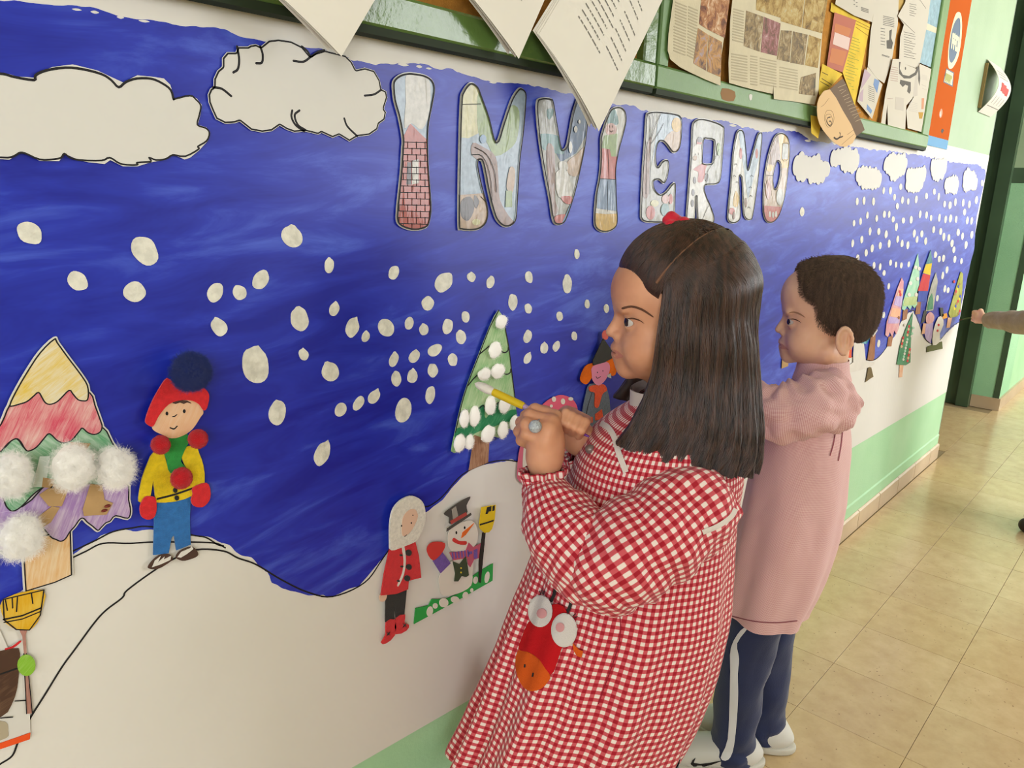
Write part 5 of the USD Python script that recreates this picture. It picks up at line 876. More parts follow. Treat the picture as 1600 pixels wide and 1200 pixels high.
def nets(fn, lo, hi, h):
    "surface of fn = 0 as a mesh (surface nets)"
    lo = np.asarray(lo, float); n = np.ceil((np.asarray(hi) - lo) / h).astype(int) + 1
    ax = [lo[i] + h * np.arange(n[i]) for i in range(3)]
    V = np.empty(n); B_ = 8; nb = -(-n // B_)                  # coarse blocks first; only blocks near the surface are filled finely
    cx = [np.minimum(lo[i] + h * (B_ * np.arange(nb[i]) + (B_ - 1) / 2), ax[i][-1]) for i in range(3)]
    C3 = np.stack(np.meshgrid(*cx, indexing='ij'), -1).reshape(-1, 3); dc = fn(C3).reshape(nb); near = np.abs(dc) < h * B_ * 1.5
    V[:] = np.repeat(np.repeat(np.repeat(dc, B_, 0), B_, 1), B_, 2)[:n[0], :n[1], :n[2]]
    cells = np.argwhere(near); o = np.stack(np.meshgrid(*[np.arange(B_)] * 3, indexing='ij'), -1).reshape(-1, 3)
    for k in range(0, len(cells), 400):
        I = (cells[k:k + 400, None] * B_ + o[None]).reshape(-1, 3); I = I[(I < n).all(1)]; V[tuple(I.T)] = fn(lo + h * I)
    inside = V < 0
    c = [inside[a:n[0] - 1 + a, b:n[1] - 1 + b, d:n[2] - 1 + d] for a in (0, 1) for b in (0, 1) for d in (0, 1)]
    cs = sum(x.astype(int) for x in c); act = (cs > 0) & (cs < 8); idx = np.full(act.shape, -1); ii = np.argwhere(act); idx[act] = np.arange(len(ii))
    acc = np.zeros((len(ii), 3)); cnt = np.zeros(len(ii))
    corners = [np.array(x) for x in np.ndindex(2, 2, 2)]
    for a in corners:
        for d in range(3):
            if a[d]: continue
            b = a.copy(); b[d] = 1
            va = V[tuple((ii + a).T)]; vb = V[tuple((ii + b).T)]; m = (va < 0) != (vb < 0)
            t = va[m] / (va[m] - vb[m]); p = np.tile(a.astype(float), (m.sum(), 1)); p[:, d] = t
            acc[m] += p; cnt[m] += 1
    verts = lo + h * (ii + acc / cnt[:, None])
    F = []
    for d in range(3):
        u, v = (d + 1) % 3, (d + 2) % 3
        sl0 = [slice(0, n[i]) for i in range(3)]; sl1 = list(sl0); sl0[d] = slice(0, n[d] - 1); sl1[d] = slice(1, n[d])
        A, B = inside[tuple(sl0)], inside[tuple(sl1)]
        e = np.argwhere(A != B); e = e[(e[:, u] > 0) & (e[:, v] > 0) & (e[:, u] < n[u] - 1) & (e[:, v] < n[v] - 1)]
        fl = A[tuple(e.T)]
        def cell(du, dv):
            q = e.copy(); q[:, u] -= du; q[:, v] -= dv; return idx[tuple(q.T)]
        q0, q1, q2, q3 = cell(1, 1), cell(0, 1), cell(0, 0), cell(1, 0)
        quad = np.stack([q0, q1, q2, q3], 1); quad[~fl] = quad[~fl][:, ::-1]
        F.append(quad[:, [0, 1, 2]]); F.append(quad[:, [0, 2, 3]])
    F = np.vstack(F); F = F[(F >= 0).all(1)]
    return trimesh.Trimesh(verts, F, process=False)
def cast(mesh, O, D):
    "nearest hits of the rays O + t D (N x 3) on the mesh: t or nan"
    tri = mesh.triangles; a, e1, e2 = tri[:, 0], tri[:, 1] - tri[:, 0], tri[:, 2] - tri[:, 0]; out = np.full(len(O), np.nan)
    for i in range(len(O)):
        p = np.cross(D[i], e2); det = (e1 * p).sum(1); ok = np.abs(det) > 1e-14; inv = 1 / np.where(ok, det, 1); s = O[i] - a
        u = (s * p).sum(1) * inv; q = np.cross(s, e1); v = (q @ D[i]) * inv; t = (e2 * q).sum(1) * inv
        ok &= (u >= -1e-6) & (v >= -1e-6) & (u + v <= 1 + 1e-6) & (t > 0)
        if ok.any(): out[i] = t[ok].min()
    return out
def tri_poly(poly, step):
    b = poly.exterior.segmentize(step); pts = [np.array(b.coords)[:-1]]
    x0, y0, x1, y1 = poly.bounds; gx, gy = np.meshgrid(np.arange(x0, x1, step), np.arange(y0, y1, step)); g = np.stack([gx.ravel(), gy.ravel()], 1); inner = poly.buffer(-step * .5)
    pts.append(np.array([q for q in g if inner.contains(Point(q))]).reshape(-1, 2)); P = np.vstack(pts)
    T = Delaunay(P).simplices; c = P[T].mean(1); keep = np.array([poly.contains(Point(q)) for q in c]); return P, T[keep]
def decal(mesh, pts, to_ray, lift, th, step, smooth=3):
    "a thin patch laid on a body or garment: 2-D outline, to_ray(point) -> (origin, direction)"
    P = sp(pts, smooth) if smooth else np.asarray(pts, float); poly = Polygon(P).buffer(0)
    if not isinstance(poly, Polygon): poly = max(poly.geoms, key=lambda g: g.area)
    V, T = tri_poly(poly, step); OD = [to_ray(*q) for q in V]; O = np.array([x[0] for x in OD]); D = np.array([nrm(x[1]) for x in OD])
    t = cast(mesh, O, D); good = ~np.isnan(t); 
    if good.sum() < 3: return None
    good &= np.abs(t - np.nanmedian(t)) < .12; T = T[good[T].all(1)]; used = np.unique(T); re_ = np.full(len(V), -1); re_[used] = np.arange(len(used)); T = re_[T]; V, O, D, t = V[used], O[used], D[used], t[used]
    A = O + D * (t - lift - th)[:, None]; B = O + D * (t - lift + .0006)[:, None]; N = len(A)
    e = trimesh.Trimesh(np.c_[V, np.zeros(N)], T, process=False)
    if e.face_normals[:, 2].sum() < 0: T = T[:, ::-1]
    ed = np.sort(np.vstack([T[:, [0, 1]], T[:, [1, 2]], T[:, [2, 0]]]), 1); full = np.vstack([T[:, [0, 1]], T[:, [1, 2]], T[:, [2, 0]]])
    _, inv, c = np.unique(ed, axis=0, return_inverse=True, return_counts=True); bd = full[c[inv.ravel()] == 1]
    F = np.vstack([T, T[:, ::-1] + N, np.vstack([[[y, x, x + N], [y, x + N, y + N]] for x, y in bd])])
    m = trimesh.Trimesh(np.vstack([A, B]), F, process=False); m.fix_normals(); return m
def tube(path, rad, n=24, up=None, uvr=None, squash=None):
    "tube along a path; returns mesh and uv (metres)"
    P = np.asarray(path, float); T = np.gradient(P, axis=0); T /= np.linalg.norm(T, axis=1, keepdims=True)
    u = nrm(np.cross(T[0], up if up is not None else [0, 0, 1])); fr = []
    for i in range(len(P)):
        u = nrm(u - T[i] * (u @ T[i])); fr.append((u, np.cross(T[i], u)))
    a = np.linspace(0, 2 * np.pi, n + 1); V, UV = [], []; L = np.concatenate([[0], np.cumsum(np.linalg.norm(np.diff(P, axis=0), axis=1))])
    for i in range(len(P)):
        r = rad(i, a) if callable(rad) else np.full(n + 1, rad[i])
        V.append(P[i] + (r * np.cos(a))[:, None] * fr[i][0] + (r * np.sin(a))[:, None] * fr[i][1]); UV.append(np.stack([a * (uvr or .05), np.full(n + 1, L[i])], 1))
    m = n + 1; F = []
    for i in range(len(P) - 1):
        for j in range(n): p = i * m + j; F += [(p, p + 1, p + m + 1), (p, p + m + 1, p + m)]
    mesh = trimesh.Trimesh(np.vstack(V), F, process=False)
    if mesh.volume < 0: mesh.invert()
    return mesh, np.vstack(UV)
def curves(parent, name, strands, mat, width):
    C = [len(s) for s in strands]; P = np.vstack(strands) - parent.o
    b = UsdGeom.BasisCurves.Define(stage, parent.path + '/' + numbered(parent.path, name)); b.CreateTypeAttr('cubic'); b.CreateBasisAttr('catmullRom'); b.CreateCurveVertexCountsAttr(C); b.CreatePointsAttr(Vt.Vec3fArray.FromNumpy(P.astype(np.float32)))
    b.CreateWidthsAttr([width]); b.SetWidthsInterpolation('constant'); UsdShade.MaterialBindingAPI.Apply(b.GetPrim()).Bind(mat); mark(b.GetPrim(), kind='stuff')
def cap_mesh(c, r, gaze, deg, k):
    m = trimesh.creation.icosphere(3, r * k); d = m.vertices / (r * k); keep = (d @ nrm(gaze)) > math.cos(math.radians(deg)); f = m.faces[keep[m.faces].all(1)]
    q = trimesh.Trimesh(m.vertices + c, f, process=False); q.remove_unreferenced_vertices(); return q
def checks(name, period, c0, c1, c2, rough=.85, bump=.25):
    n = {'uv': ('uvmap', dict(attribute='st')), 's': ('separate_xyz', {}), 'p': ('principled_bsdf', dict(roughness=rough, specular_ior_level=.2, sheen_weight=.15)), 'g': ('geometry', {}), 'w': ('noise_texture', dict(scale=900.0, detail=2.0)), 'bm': ('bump', dict(strength=bump, distance=.0008)),
         'r': ('rgb_ramp', dict(ramp=[(0.0, lin(c0)), (0.12, lin(c0)), (0.40, lin(c1)), (0.60, lin(c1)), (0.88, lin(c2)), (1.0, lin(c2))])), 'ad': ('math', dict(math_type='add')), 'hf': ('math', dict(math_type='multiply', value2=.5))}
    l = [('uv.UV', 's.vector'), ('ad.value', 'hf.value1'), ('hf.value', 'r.fac'), ('r.color', 'p.base_color'), ('g.position', 'w.vector'), ('w.fac', 'bm.height'), ('bm.normal', 'p.normal')]
    for k in 'xy':
        n['m' + k] = ('math', dict(math_type='multiply', value2=2 * math.pi / period)); n['q' + k] = ('math', dict(math_type='sine')); n['e' + k] = ('map_range', dict(from_min=-.35, from_max=.35, to_min=0., to_max=1., clamp=True))
        l += [('s.' + k, 'm' + k + '.value1'), ('m' + k + '.value', 'q' + k + '.value1'), ('q' + k + '.value', 'e' + k + '.value')]
    l += [('ex.result', 'ad.value1'), ('ey.result', 'ad.value2')]
    return look(name, n, l)
def hair_look(name, dark, light, rough=.38):
    n = {'g': ('geometry', {}), 'm': ('mapping', dict(mapping_type='point', scale=(1, 1, .06))), 'v': ('noise_texture', dict(scale=170., detail=3.)), 'r': ('rgb_ramp', dict(ramp=[(.35, lin(dark)), (.68, lin(light))])), 'p': ('principled_bsdf', dict(roughness=rough, specular_ior_level=.5))}
    return look(name, n, [('g.position', 'm.vector'), ('m.vector', 'v.vector'), ('v.fac', 'r.fac'), ('r.color', 'p.base_color')])
def skin(name, c, c2):
    n = {'g': ('geometry', {}), 'v': ('noise_texture', dict(scale=28., detail=4.)), 'r': ('rgb_ramp', dict(ramp=[(.3, lin(c)), (.7, lin(c2))])), 'p': ('principled_bsdf', dict(roughness=.5, specular_ior_level=.35, subsurface_weight=.15, subsurface_scale=.006, subsurface_radius=(1., .35, .2)))}
    return look(name, n, [('g.position', 'v.vector'), ('v.fac', 'r.fac'), ('r.color', 'p.base_color')])
class Pose:
    "frame of a person: plane through o facing the camera along -v; fwd = facing direction, side = towards the camera"
    def __init__(s, o, v, yaw=0.0):
        s.o = np.asarray(o, float); s.v = nrm([v[0], v[1], 0]); s.S = -s.v; s.F = np.array([-s.v[1], s.v[0], 0.]); s.U = np.array([0, 0, 1.])
        c, q = math.cos(math.radians(yaw)), math.sin(math.radians(yaw)); s.HF = c * s.F + q * s.S; s.HS = c * s.S - q * s.F
    def at(s, px, py, off=0.):
        r = ray(px, py); t = ((s.o - EYE) @ s.v - off) / (r @ s.v); return EYE + r * t
    def fu(s, px, py):
        q = s.at(px, py) - s.o; return q @ s.F, q[2]
    def head(s, hc, px, py, side=0.):
        q = s.at(px, py) - hc; return hc + (q @ s.F) * s.HF + side * s.HS + q[2] * s.U
    def wf(s, f, u, side=0.): return s.o + f * s.F + side * s.S + u * s.U
def head_sdf(p, H, k, eye, nose, mouth, ear=None):
    "k: dict of face measures in picture points"
    ax = np.array([p.HF, p.HS, p.U]); s = SDF()
    s.egg(H(*k['cr']), k['cr_r'], ax, .01); s.egg(H(*k['fh']), k['fh_r'], ax, .02); s.egg(H(*k['fc']), k['fc_r'], ax, .018)
    for q in (-1, 1):
        s.bone(H(*k['jaw'], q * k['jw']), H(*k['chin'], q * .006), .019, .0115, .014); s.ball(H(*k['cheek'], q * k['jw'] * .72), k['ck_r'], .016)
        s.egg(H(*k['brow'], q * .024), (.005, .017, .005), ax, .012)
    s.ball(H(*k['chin']), .012, .012); s.egg(H(*k['mz']), (.014, .021, .016), ax, .014)
    for q in (-1, 1): s.egg(H(eye[0] - k['sk'], eye[1] + 2, q * .0305), (.011, .015, .0078), ax, .016, True)
    s.bone(H(*nose[0]), H(*nose[1]), .0050, .0071, .007)
    for q in (-1, 1): s.ball(H(*nose[2], q * .0082), .0058, .006)
    s.egg(H(*mouth[0]), (.0066, .0165, .0048), ax, .004); s.egg(H(*mouth[1]), (.0066, .0145, .0052), ax, .004); s.egg(H(*mouth[2]), (.009, .0185, .0007), ax, .0022, True)
    for q in (-1, 1):
        e = H(*eye, q * .0295); s.ball(e, .0130, .005); s.egg(e + p.HF * .0105 + p.HS * q * .0050, (.0115, .0122, .0045), ax, .0012, True)
    for q in (-1, 1):
        if ear:
            c = H(*ear['c'], q * ear['s']); t_ = math.radians(ear.get('tilt', 12)); eu = p.U * math.cos(t_) - p.HF * math.sin(t_); ef = p.HF * math.cos(t_) + p.U * math.sin(t_); en = nrm(p.HS * q + p.HF * -.35); ea = np.array([nrm(np.cross(eu, en)), en, eu]); w, h_ = ear['w'], ear['h']
            s.egg(c + en * .003, (w, .0065, h_), ea, .006); s.egg(c + en * .0105 + eu * h_ * .12 + ef * w * .08, (w * .72, .0075, h_ * .70), ea, .0025, True); s.egg(c - eu * h_ * .80 + en * .004, (w * .42, .005, h_ * .27), ea, .005)
            R_ = [c + en * .0062 + ef * w * .82 * math.cos(a) * (1 if a < 4 else .9) + eu * h_ * .84 * math.sin(a) for a in np.linspace(.25, 3.9, 9)]
            for i in range(8): s.bone(R_[i], R_[i + 1], .0026, .0026, .003)
            s.bone(c - ef * w * .20 + en * .004 + eu * h_ * .45, c - ef * w * .05 + en * .005 - eu * h_ * .50, .0026, .003, .004); s.ball(c + ef * w * .70 - eu * h_ * .15 + en * .005, .0036, .004)
    return s
def loft(p, front, back, width, nz, wave, uvr, hem=None, ntheta=96, expo=1.0):
    "garment body: front and back silhouettes [(f, u)], width(u) half width towards the camera, from the top to the hem"
    front, back = np.array(front), np.array(back); u1 = min(front[:, 1].max(), back[:, 1].max()); u0 = max(front[:, 1].min(), back[:, 1].min()) if hem is None else hem; us = np.linspace(u1, u0, nz); th = np.linspace(0, 2 * np.pi, ntheta + 1); V, UV = [], []
    fi = lambda P, u: np.interp(u, P[::-1, 1], P[::-1, 0])
    sm = lambda arr: np.convolve(np.pad(arr, 3, mode='edge'), np.ones(7) / 7, 'valid')
    fr, bk = sm(fi(front, us)), sm(fi(back, us)); wd = sm(np.array([width(u) for u in us]))
    vl = np.concatenate([[0], np.cumsum(np.sqrt(np.diff(us) ** 2 + (.75 * np.diff(wd)) ** 2 + (.4 * np.diff(fr)) ** 2))])
    for i, u in enumerate(us):
        m, h = (fr[i] + bk[i]) / 2, (fr[i] - bk[i]) / 2; c, s_ = np.cos(th), np.sin(th); c = np.sign(c) * np.abs(c) ** expo; s_ = np.sign(s_) * np.abs(s_) ** expo
        k = 1 + wave(th, (u1 - u) / (u1 - u0), u)
        pt = p.o + (m + h * c * k)[:, None] * p.F + (wd[i] * s_ * k)[:, None] * p.S + u * p.U; V.append(pt); UV.append(np.stack([th * uvr, np.full(len(th), vl[i])], 1))
    m_ = ntheta + 1; F = []
    for i in range(nz - 1):
        for j in range(ntheta): q = i * m_ + j; F += [(q, q + m_, q + m_ + 1), (q, q + m_ + 1, q + 1)]
    mesh = trimesh.Trimesh(np.vstack(V), F, process=False)
    c = mesh.triangles_center - mesh.vertices.mean(0); 
    if (mesh.face_normals * c)[:, :2].sum() < 0: mesh.invert()
    return mesh, np.vstack(UV)
def thick_uv(mesh, uv, th):
    n = meshkit.arrays(mesh, True)[2]; N = len(mesh.vertices); return trimesh.Trimesh(np.vstack([mesh.vertices, mesh.vertices - n * th]), np.vstack([mesh.faces, mesh.faces[:, ::-1] + N]), process=False), np.vstack([uv, uv])
# ================================================================ the girl painting the tree
SKIN1 = skin('warm_tan_skin', 'c08565', 'd09676'); LIPS = plain('rose_lips', 'b87462', .5); BROWM = plain('dark_brown_brow', '5a3a2a', .8)
EYEW = plain('eye_white', 'b4aca6', .25, .5); IRIS = plain('dark_brown_iris', '2c1a12', .2, .5); PUPIL = plain('black_pupil', '0a0808', .15, .5)
HAIR1 = hair_look('dark_brown_hair', '20130e', '4a3024', .36); HAIRB = hair_look('dark_brown_hair_base', '22150f', '38241a', .6)
GING = checks('red_white_gingham', .0102, 'e2d0c8', 'c25058', '9c1426')
NAVY = plain('navy_track_fabric', '252e52', .8, .3, .2, 300, .1, .2, 20); WHITEF = plain('white_track_stripe', 'dedee2', .7); SHOEW = plain('white_trainer_leather', 'd0cec8', .45, .4); SOLE = plain('pale_rubber_sole', 'c8c4b8', .6)
g = Pose((.868, -.302, 1.0), (.866, .4995), yaw=9)
G = g.at
gt = thing('person', 'girl in red gingham smock with long brown hair holding a paint brush', 'person', (.868, -.302, 0))
hc = G(1072, 470); H = lambda px, py, s=0.: g.head(hc, px, py, s)
K = dict(cr=(1069, 454), cr_r=(.086, .070, .076), fh=(1001, 453), fh_r=(.036, .050, .037), fc=(1018, 506), fc_r=(.042, .055, .070), jaw=(1052, 556), jw=.043, chin=(981, 570), cheek=(1004, 537), ck_r=.028, brow=(970, 478), mz=(972, 545))
EYEP = (986, 495)
hs = head_sdf(g, H, dict(K, sk=16), EYEP, ((970, 488), (955, 515), (964, 521)), ((962, 539), (965, 550), (955, 545)), dict(c=(1066, 512), s=.056, w=.011, h=.02))
hs.bone(H(1062, 560), G(1066, 660), .040, .044, .02)
head = nets(hs, hc + (-.17, -.17, -.19), hc + (.17, .17, .13), .0023)
# ---- arms and hands
bd = SDF()
SHL, ELL, WRL = G(1085, 790, .085), G(912, 868, .150), G(850, 736, .088)
SHR, ELR, WRR = G(1080, 745, -.10), G(985, 850, -.12), G(915, 700, .0)
for a, b, c in ((SHL, ELL, WRL), (SHR, ELR, WRR)): bd.bone(a, b, .028, .026, .015).bone(b, c, .024, .0145, .015)
bd.bone(G(1064, 640), g.wf(.0, -.17), .034, .055, .015).bone(SHL, SHR, .028, .028, .02).bone(g.wf(.01, -.22), g.wf(.0, -.42), .075, .09, .03)
for q in (-1, 1): bd.bone(g.wf(0, -.45, q * .05), g.wf(.01, -.70, q * .05), .06, .042, .03).bone(g.wf(.01, -.70, q * .05), g.wf(0, -.93, q * .05), .042, .03, .02)
lo = np.min([o[1] for o in bd.ops] + [o[2] for o in bd.ops], 0) - .13; hi = np.max([o[1] for o in bd.ops] + [o[2] for o in bd.ops], 0) + .13
trunk = nets(bd, lo, hi, .008)
hd_ = SDF(); hd_.bone(WRL, G(851, 715, .086), .0165, .0205, .012).bone(G(851, 715, .086), G(853, 690, .084), .022, .024, .014)
FING = [[(866, 652, .066), (836, 641, .060), (822, 650, .046), (834, 660, .036)], [(862, 660, .083), (828, 650, .078), (815, 660, .062), (826, 672, .048)], [(858, 672, .095), (823, 663, .091), (812, 674, .075), (824, 684, .060)], [(852, 688, .100), (823, 678, .097), (815, 688, .082), (826, 696, .070)]]
for i, fgr in enumerate(FING):
    q = [G(*x) for x in fgr]; r = [.0100, .0088, .0078, .0066]; r = [x * (.9 if i == 3 else 1) for x in r]
    hd_.bone(G(853, 695, .084), q[0], .018, r[0], .01)
    for j in range(3): hd_.bone(q[j], q[j + 1], r[j], r[j + 1], .0035)
q = [G(866, 700, .066), G(868, 668, .052), G(852, 645, .050), G(838, 640, .050)]
for j in range(3): hd_.bone(q[j], q[j + 1], [.014, .0105, .0085][j], [.0105, .0085, .0072][j], .006)
c_ = G(845, 690, .08); hand1 = nets(hd_, c_ - .085, c_ + .085, .0016)
hr = SDF(); hr.bone(WRR, G(904, 684, .01), .018, .021, .012).bone(G(904, 684, .01), G(893, 672, .016), .021, .02, .012)
for i in range(4):
    A_ = np.array([882, 650]) + np.array([.90, .43]) * i * 11.2; N2_ = np.array([-.43, .90]); q = [G(*(A_ - N2_ * 9), .030), G(*(A_ - N2_ * 5), .056), G(*(A_ + N2_ * 9), .066), G(*(A_ + N2_ * 19), .050)]
    hr.bone(G(897, 672, .016), q[0], .015, .0072, .006)
    for j in range(3): hr.bone(q[j], q[j + 1], [.0068, .0064, .006][j], [.0064, .006, .0054][j], .0015)
q = [G(905, 660, .0), G(893, 648, .02), G(880, 646, .034)]
for j in range(2): hr.bone(q[j], q[j + 1], [.012, .0095][j], [.0095, .0075][j], .005)
c_ = G(895, 668, .02); hand2 = nets(hr, c_ - .085, c_ + .085, .0018)
part(gt, 'body', cat(head, trunk, hand1, hand2), SKIN1, smooth=True)
for q in (-1, 1):
    e = H(*EYEP, q * .0295); part(gt, 'eye', trimesh.creation.icosphere(3, .0118).apply_translation(e), EYEW, smooth=True); gz = nrm(g.HF + .50 * g.HS + np.array([0, 0, .03]))
    ey = Node(gt.path + '/eye' + ('' if q < 0 else '_001'), gt.o); part(ey, 'iris', cap_mesh(e, .0118, gz, 30, 1.012), IRIS, smooth=True); part(ey, 'pupil', cap_mesh(e, .0118, gz, 13, 1.022), PUPIL, smooth=True)
def side_ray(p, hc, q): return lambda f, u: (hc + f * p.HF + u * p.U + .25 * q * p.HS, -q * p.HS)
def hfu(p, hc, pts): return [((p.at(*x) - hc) @ p.F, (p.at(*x) - hc)[2]) for x in pts]
for q in (1, -1):
    sr = side_ray(g, hc, q)
    part(gt, 'eyebrow', decal(head, hfu(g, hc, [(968, 471), (981, 467), (996, 470.5), (1011, 481), (1010, 482.5), (995, 473.5), (981, 470), (969, 473.5)]), sr, .0006, .0006, .0022), BROWM, smooth=40)
    part(gt, 'eyelash', decal(head, hfu(g, hc, [(973, 489.5), (982, 486), (992, 487.5), (999, 493), (992, 489.3), (982, 488)]), sr, .0008, .0006, .0016), BROWM)
    part(gt, 'lip', decal(head, hfu(g, hc, [(955, 542.5), (959, 539.5), (965, 541.5), (970.5, 546.5), (966, 551), (961, 553), (957, 550.5)]), sr, .0002, .0003, .002), LIPS, smooth=True, label='rose lips')
# ---- hair: cap, long curtain, strands, parting, bow
ax = np.array([g.F, g.S, g.U]); CC = G(1073, 452); CR_ = np.array([.0925, .0765, .0875])
capS = SDF(); capS.egg(CC, CR_, ax, .01)
a_, b_ = G(970, 409), G(1034, 450); dn = b_ - a_; nn_ = np.array([0, 0, 0.]) + (-(dn @ g.U) * g.F * -1 - (dn @ g.F) * g.U * -1)
nn_ = nrm((dn @ g.U) * g.F - (dn @ g.F) * g.U)
if nn_ @ g.F < 0: nn_ = -nn_
capS.half(a_, nn_, .009); capS.half(G(1072, 500), -g.U, .02)
cap = nets(capS, CC - .11, CC + .11, .003)
tN = [0, .12, .3, .48, .64, .82, 1.0]
NEAR = np.array([G(*x) for x in [(1036, 446, .066), (1032, 482, .075), (1025, 530, .079), (1018, 582, .080), (1004, 625, .085), (984, 664, .092), (962, 694, .094)]])
BACK = np.array([G(*x) for x in [(1150, 398, 0), (1167, 440, 0), (1176, 520, 0), (1178, 590, 0), (1180, 650, .01), (1176, 690, .02), (1164, 722, .03)]])
def crv(P, t): return np.stack([np.interp(t, tN, P[:, i]) for i in range(3)], -1)
def curtain(phi, t, out=0.0):
    phi = np.asarray(phi, float); t = np.asarray(t, float); N_, B_ = crv(NEAR, t), crv(BACK, t)
    s = (N_ - g.o) @ g.S; Nf = N_ - 2 * s[..., None] * g.S + (.012 * t)[..., None] * g.U + (.020 * np.clip(t * 2 - .5, 0, 1))[..., None] * g.F; M_ = (N_ + Nf) / 2; Vh = (N_ - Nf) / 2
    c = np.sign(np.cos(phi)) * np.abs(np.cos(phi)) ** .72; sn = np.abs(np.sin(phi)) ** .9
    drop = -(.022 * np.sin(phi * 1.0) ** 2 * t ** 3)[..., None] * 0 * g.U
    wob = (.004 * np.sin(phi * 23 + 3 * np.sin(t * 3)) + .003 * np.sin(phi * 57 + t * 4)) * t
    P = M_ + Vh * (c * (1 + out * 12 + wob * 8))[..., None] + (B_ - M_) * (sn * (1 + out * 10 + wob * 6))[..., None] + drop
    return P
ph, tt = np.meshgrid(np.linspace(0, np.pi, 121), np.linspace(0, 1, 50)); cp = curtain(ph, tt).reshape(-1, 3); inn = curtain(ph, tt, -.0085).reshape(-1, 3)
f = []; W_ = 121; NN = len(cp)
for i in range(49):
    for j in range(120): p_ = i * W_ + j; f += [(p_, p_ + 1, p_ + W_ + 1), (p_, p_ + W_ + 1, p_ + W_)]
f = np.array(f); bd_e = [(j, j + 1) for j in range(120)] + [((i) * W_ + 120, (i + 1) * W_ + 120) for i in range(49)] + [(49 * W_ + j + 1, 49 * W_ + j) for j in range(120)] + [((i + 1) * W_, i * W_) for i in range(49)]
F = np.vstack([f, f[:, ::-1] + NN, np.vstack([[(b, a, a + NN), (b, a + NN, b + NN)] for a, b in bd_e])])
cur = trimesh.Trimesh(np.vstack([cp, inn]), F, process=False)
if (cur.face_normals[:len(f)] * (cur.triangles_center[:len(f)] - CC)).sum() < 0: cur.invert()
hair = part(gt, 'hair', cat(cap, cur), HAIRB, smooth=True)
def on_cap(P, k=1.0):
    q = (P - CC) @ ax.T; return CC + (q / np.linalg.norm(q / CR_, axis=-1, keepdims=True) * k) @ ax
rg = np.random.default_rng(21); st = []
pA, pB = G(1034, 444, .058), G(1118, 378, .012)
for i in range(8500):
    phi = rg.uniform(0, np.pi * .60) if i < 7200 else rg.uniform(np.pi * .6, np.pi); w = min(1, phi / (np.pi * .5)); root = pA * (1 - w) + pB * w
    if phi > np.pi / 2: root = pB + (pB - pA) * .12 * (phi - np.pi / 2)
    top = curtain(phi, .03 + .05 * rg.random()); o = rg.uniform(-.001, .0035); L_ = rg.uniform(.86, 1.015) if rg.random() < .35 else rg.uniform(.96, 1.01)
    P = [on_cap(root * (1 - z_) + top * z_ + (g.S * (.02 if phi < 1.6 else -.02) + g.U * .01) * math.sin(math.pi * z_), 1.006 + o * 3) for z_ in (0, .2, .4, .6, .8)] + [curtain(phi + rg.normal(0, .004) + .05 * math.sin(i) * t * t * .3, t * L_, o + .001) for t in np.linspace(.12, 1, 9)]
    P = [x if (((x - CC) @ ax.T / CR_) ** 2).sum() > 1.02 else on_cap(x, 1.008 + o * 3) for x in P]; st.append(np.array(P))
bow = G(1066, 357, .0)
for i in range(3200):
    s = rg.uniform(-.066, .070); k = rg.random(); a = a_ * (1 - k) + b_ * k if s > 0 else a_ * (1 - k * .5) + b_ * k * .5
    a = a_ + (b_ - a_) * (abs(s) / .070) ** 1.3 + g.S * s; end = bow + g.S * (s * .22) + g.F * rg.normal(-.012, .012)
    if i % 3 == 0: kk = rg.random(); a = a * (1 - kk) + (pA * (1 - kk) + pB * kk) * kk if s > 0 else a
    mids = [on_cap(a * (1 - t) + end * t + g.S * s * .25 * math.sin(math.pi * t), 1.006 + .02 * rg.random() * math.sin(math.pi * t)) for t in (0, .25, .5, .75, 1)]; mids = [on_cap(a, .955) - nn_ * -.006] + mids
    st.append(np.array(mids))
curves(hair, 'hair_strands', st, HAIR1, .0007)
PART = skin('scalp_parting', '74503d', '805843')
pl_ = [on_cap(pA * (1 - t) + pB * t, 1.008) for t in np.linspace(0, .92, 12)]
part(hair, 'parting', tube(pl_, [.0021 - .0014 * i / 11 for i in range(12)], 8)[0], PART, smooth=True, label='pale line of the parting')
RB = plain('red_fabric_bow', 'c01830', .7, .3, .4, 200, .15, .2, 60)
bw = SDF(); 
for (x, y, s_), (x2, y2, s2), r in (((1066, 349, 0), (1049, 339, .004), .0075), ((1049, 339, .004), (1042, 344, .008), .006), ((1066, 350, .0), (1047, 352, .014), .0072), ((1066, 350, 0), (1079, 353, .010), .0075), ((1062, 350, .0), (1068, 349, .008), .0085)): bw.bone(G(x, y, s_), G(x2, y2, s2), r * .8, r, .003)
c_ = G(1062, 350, .006); part(hair, 'bow', nets(bw, c_ - .05, c_ + .05, .0015), RB, smooth=True, label='red hair bow')
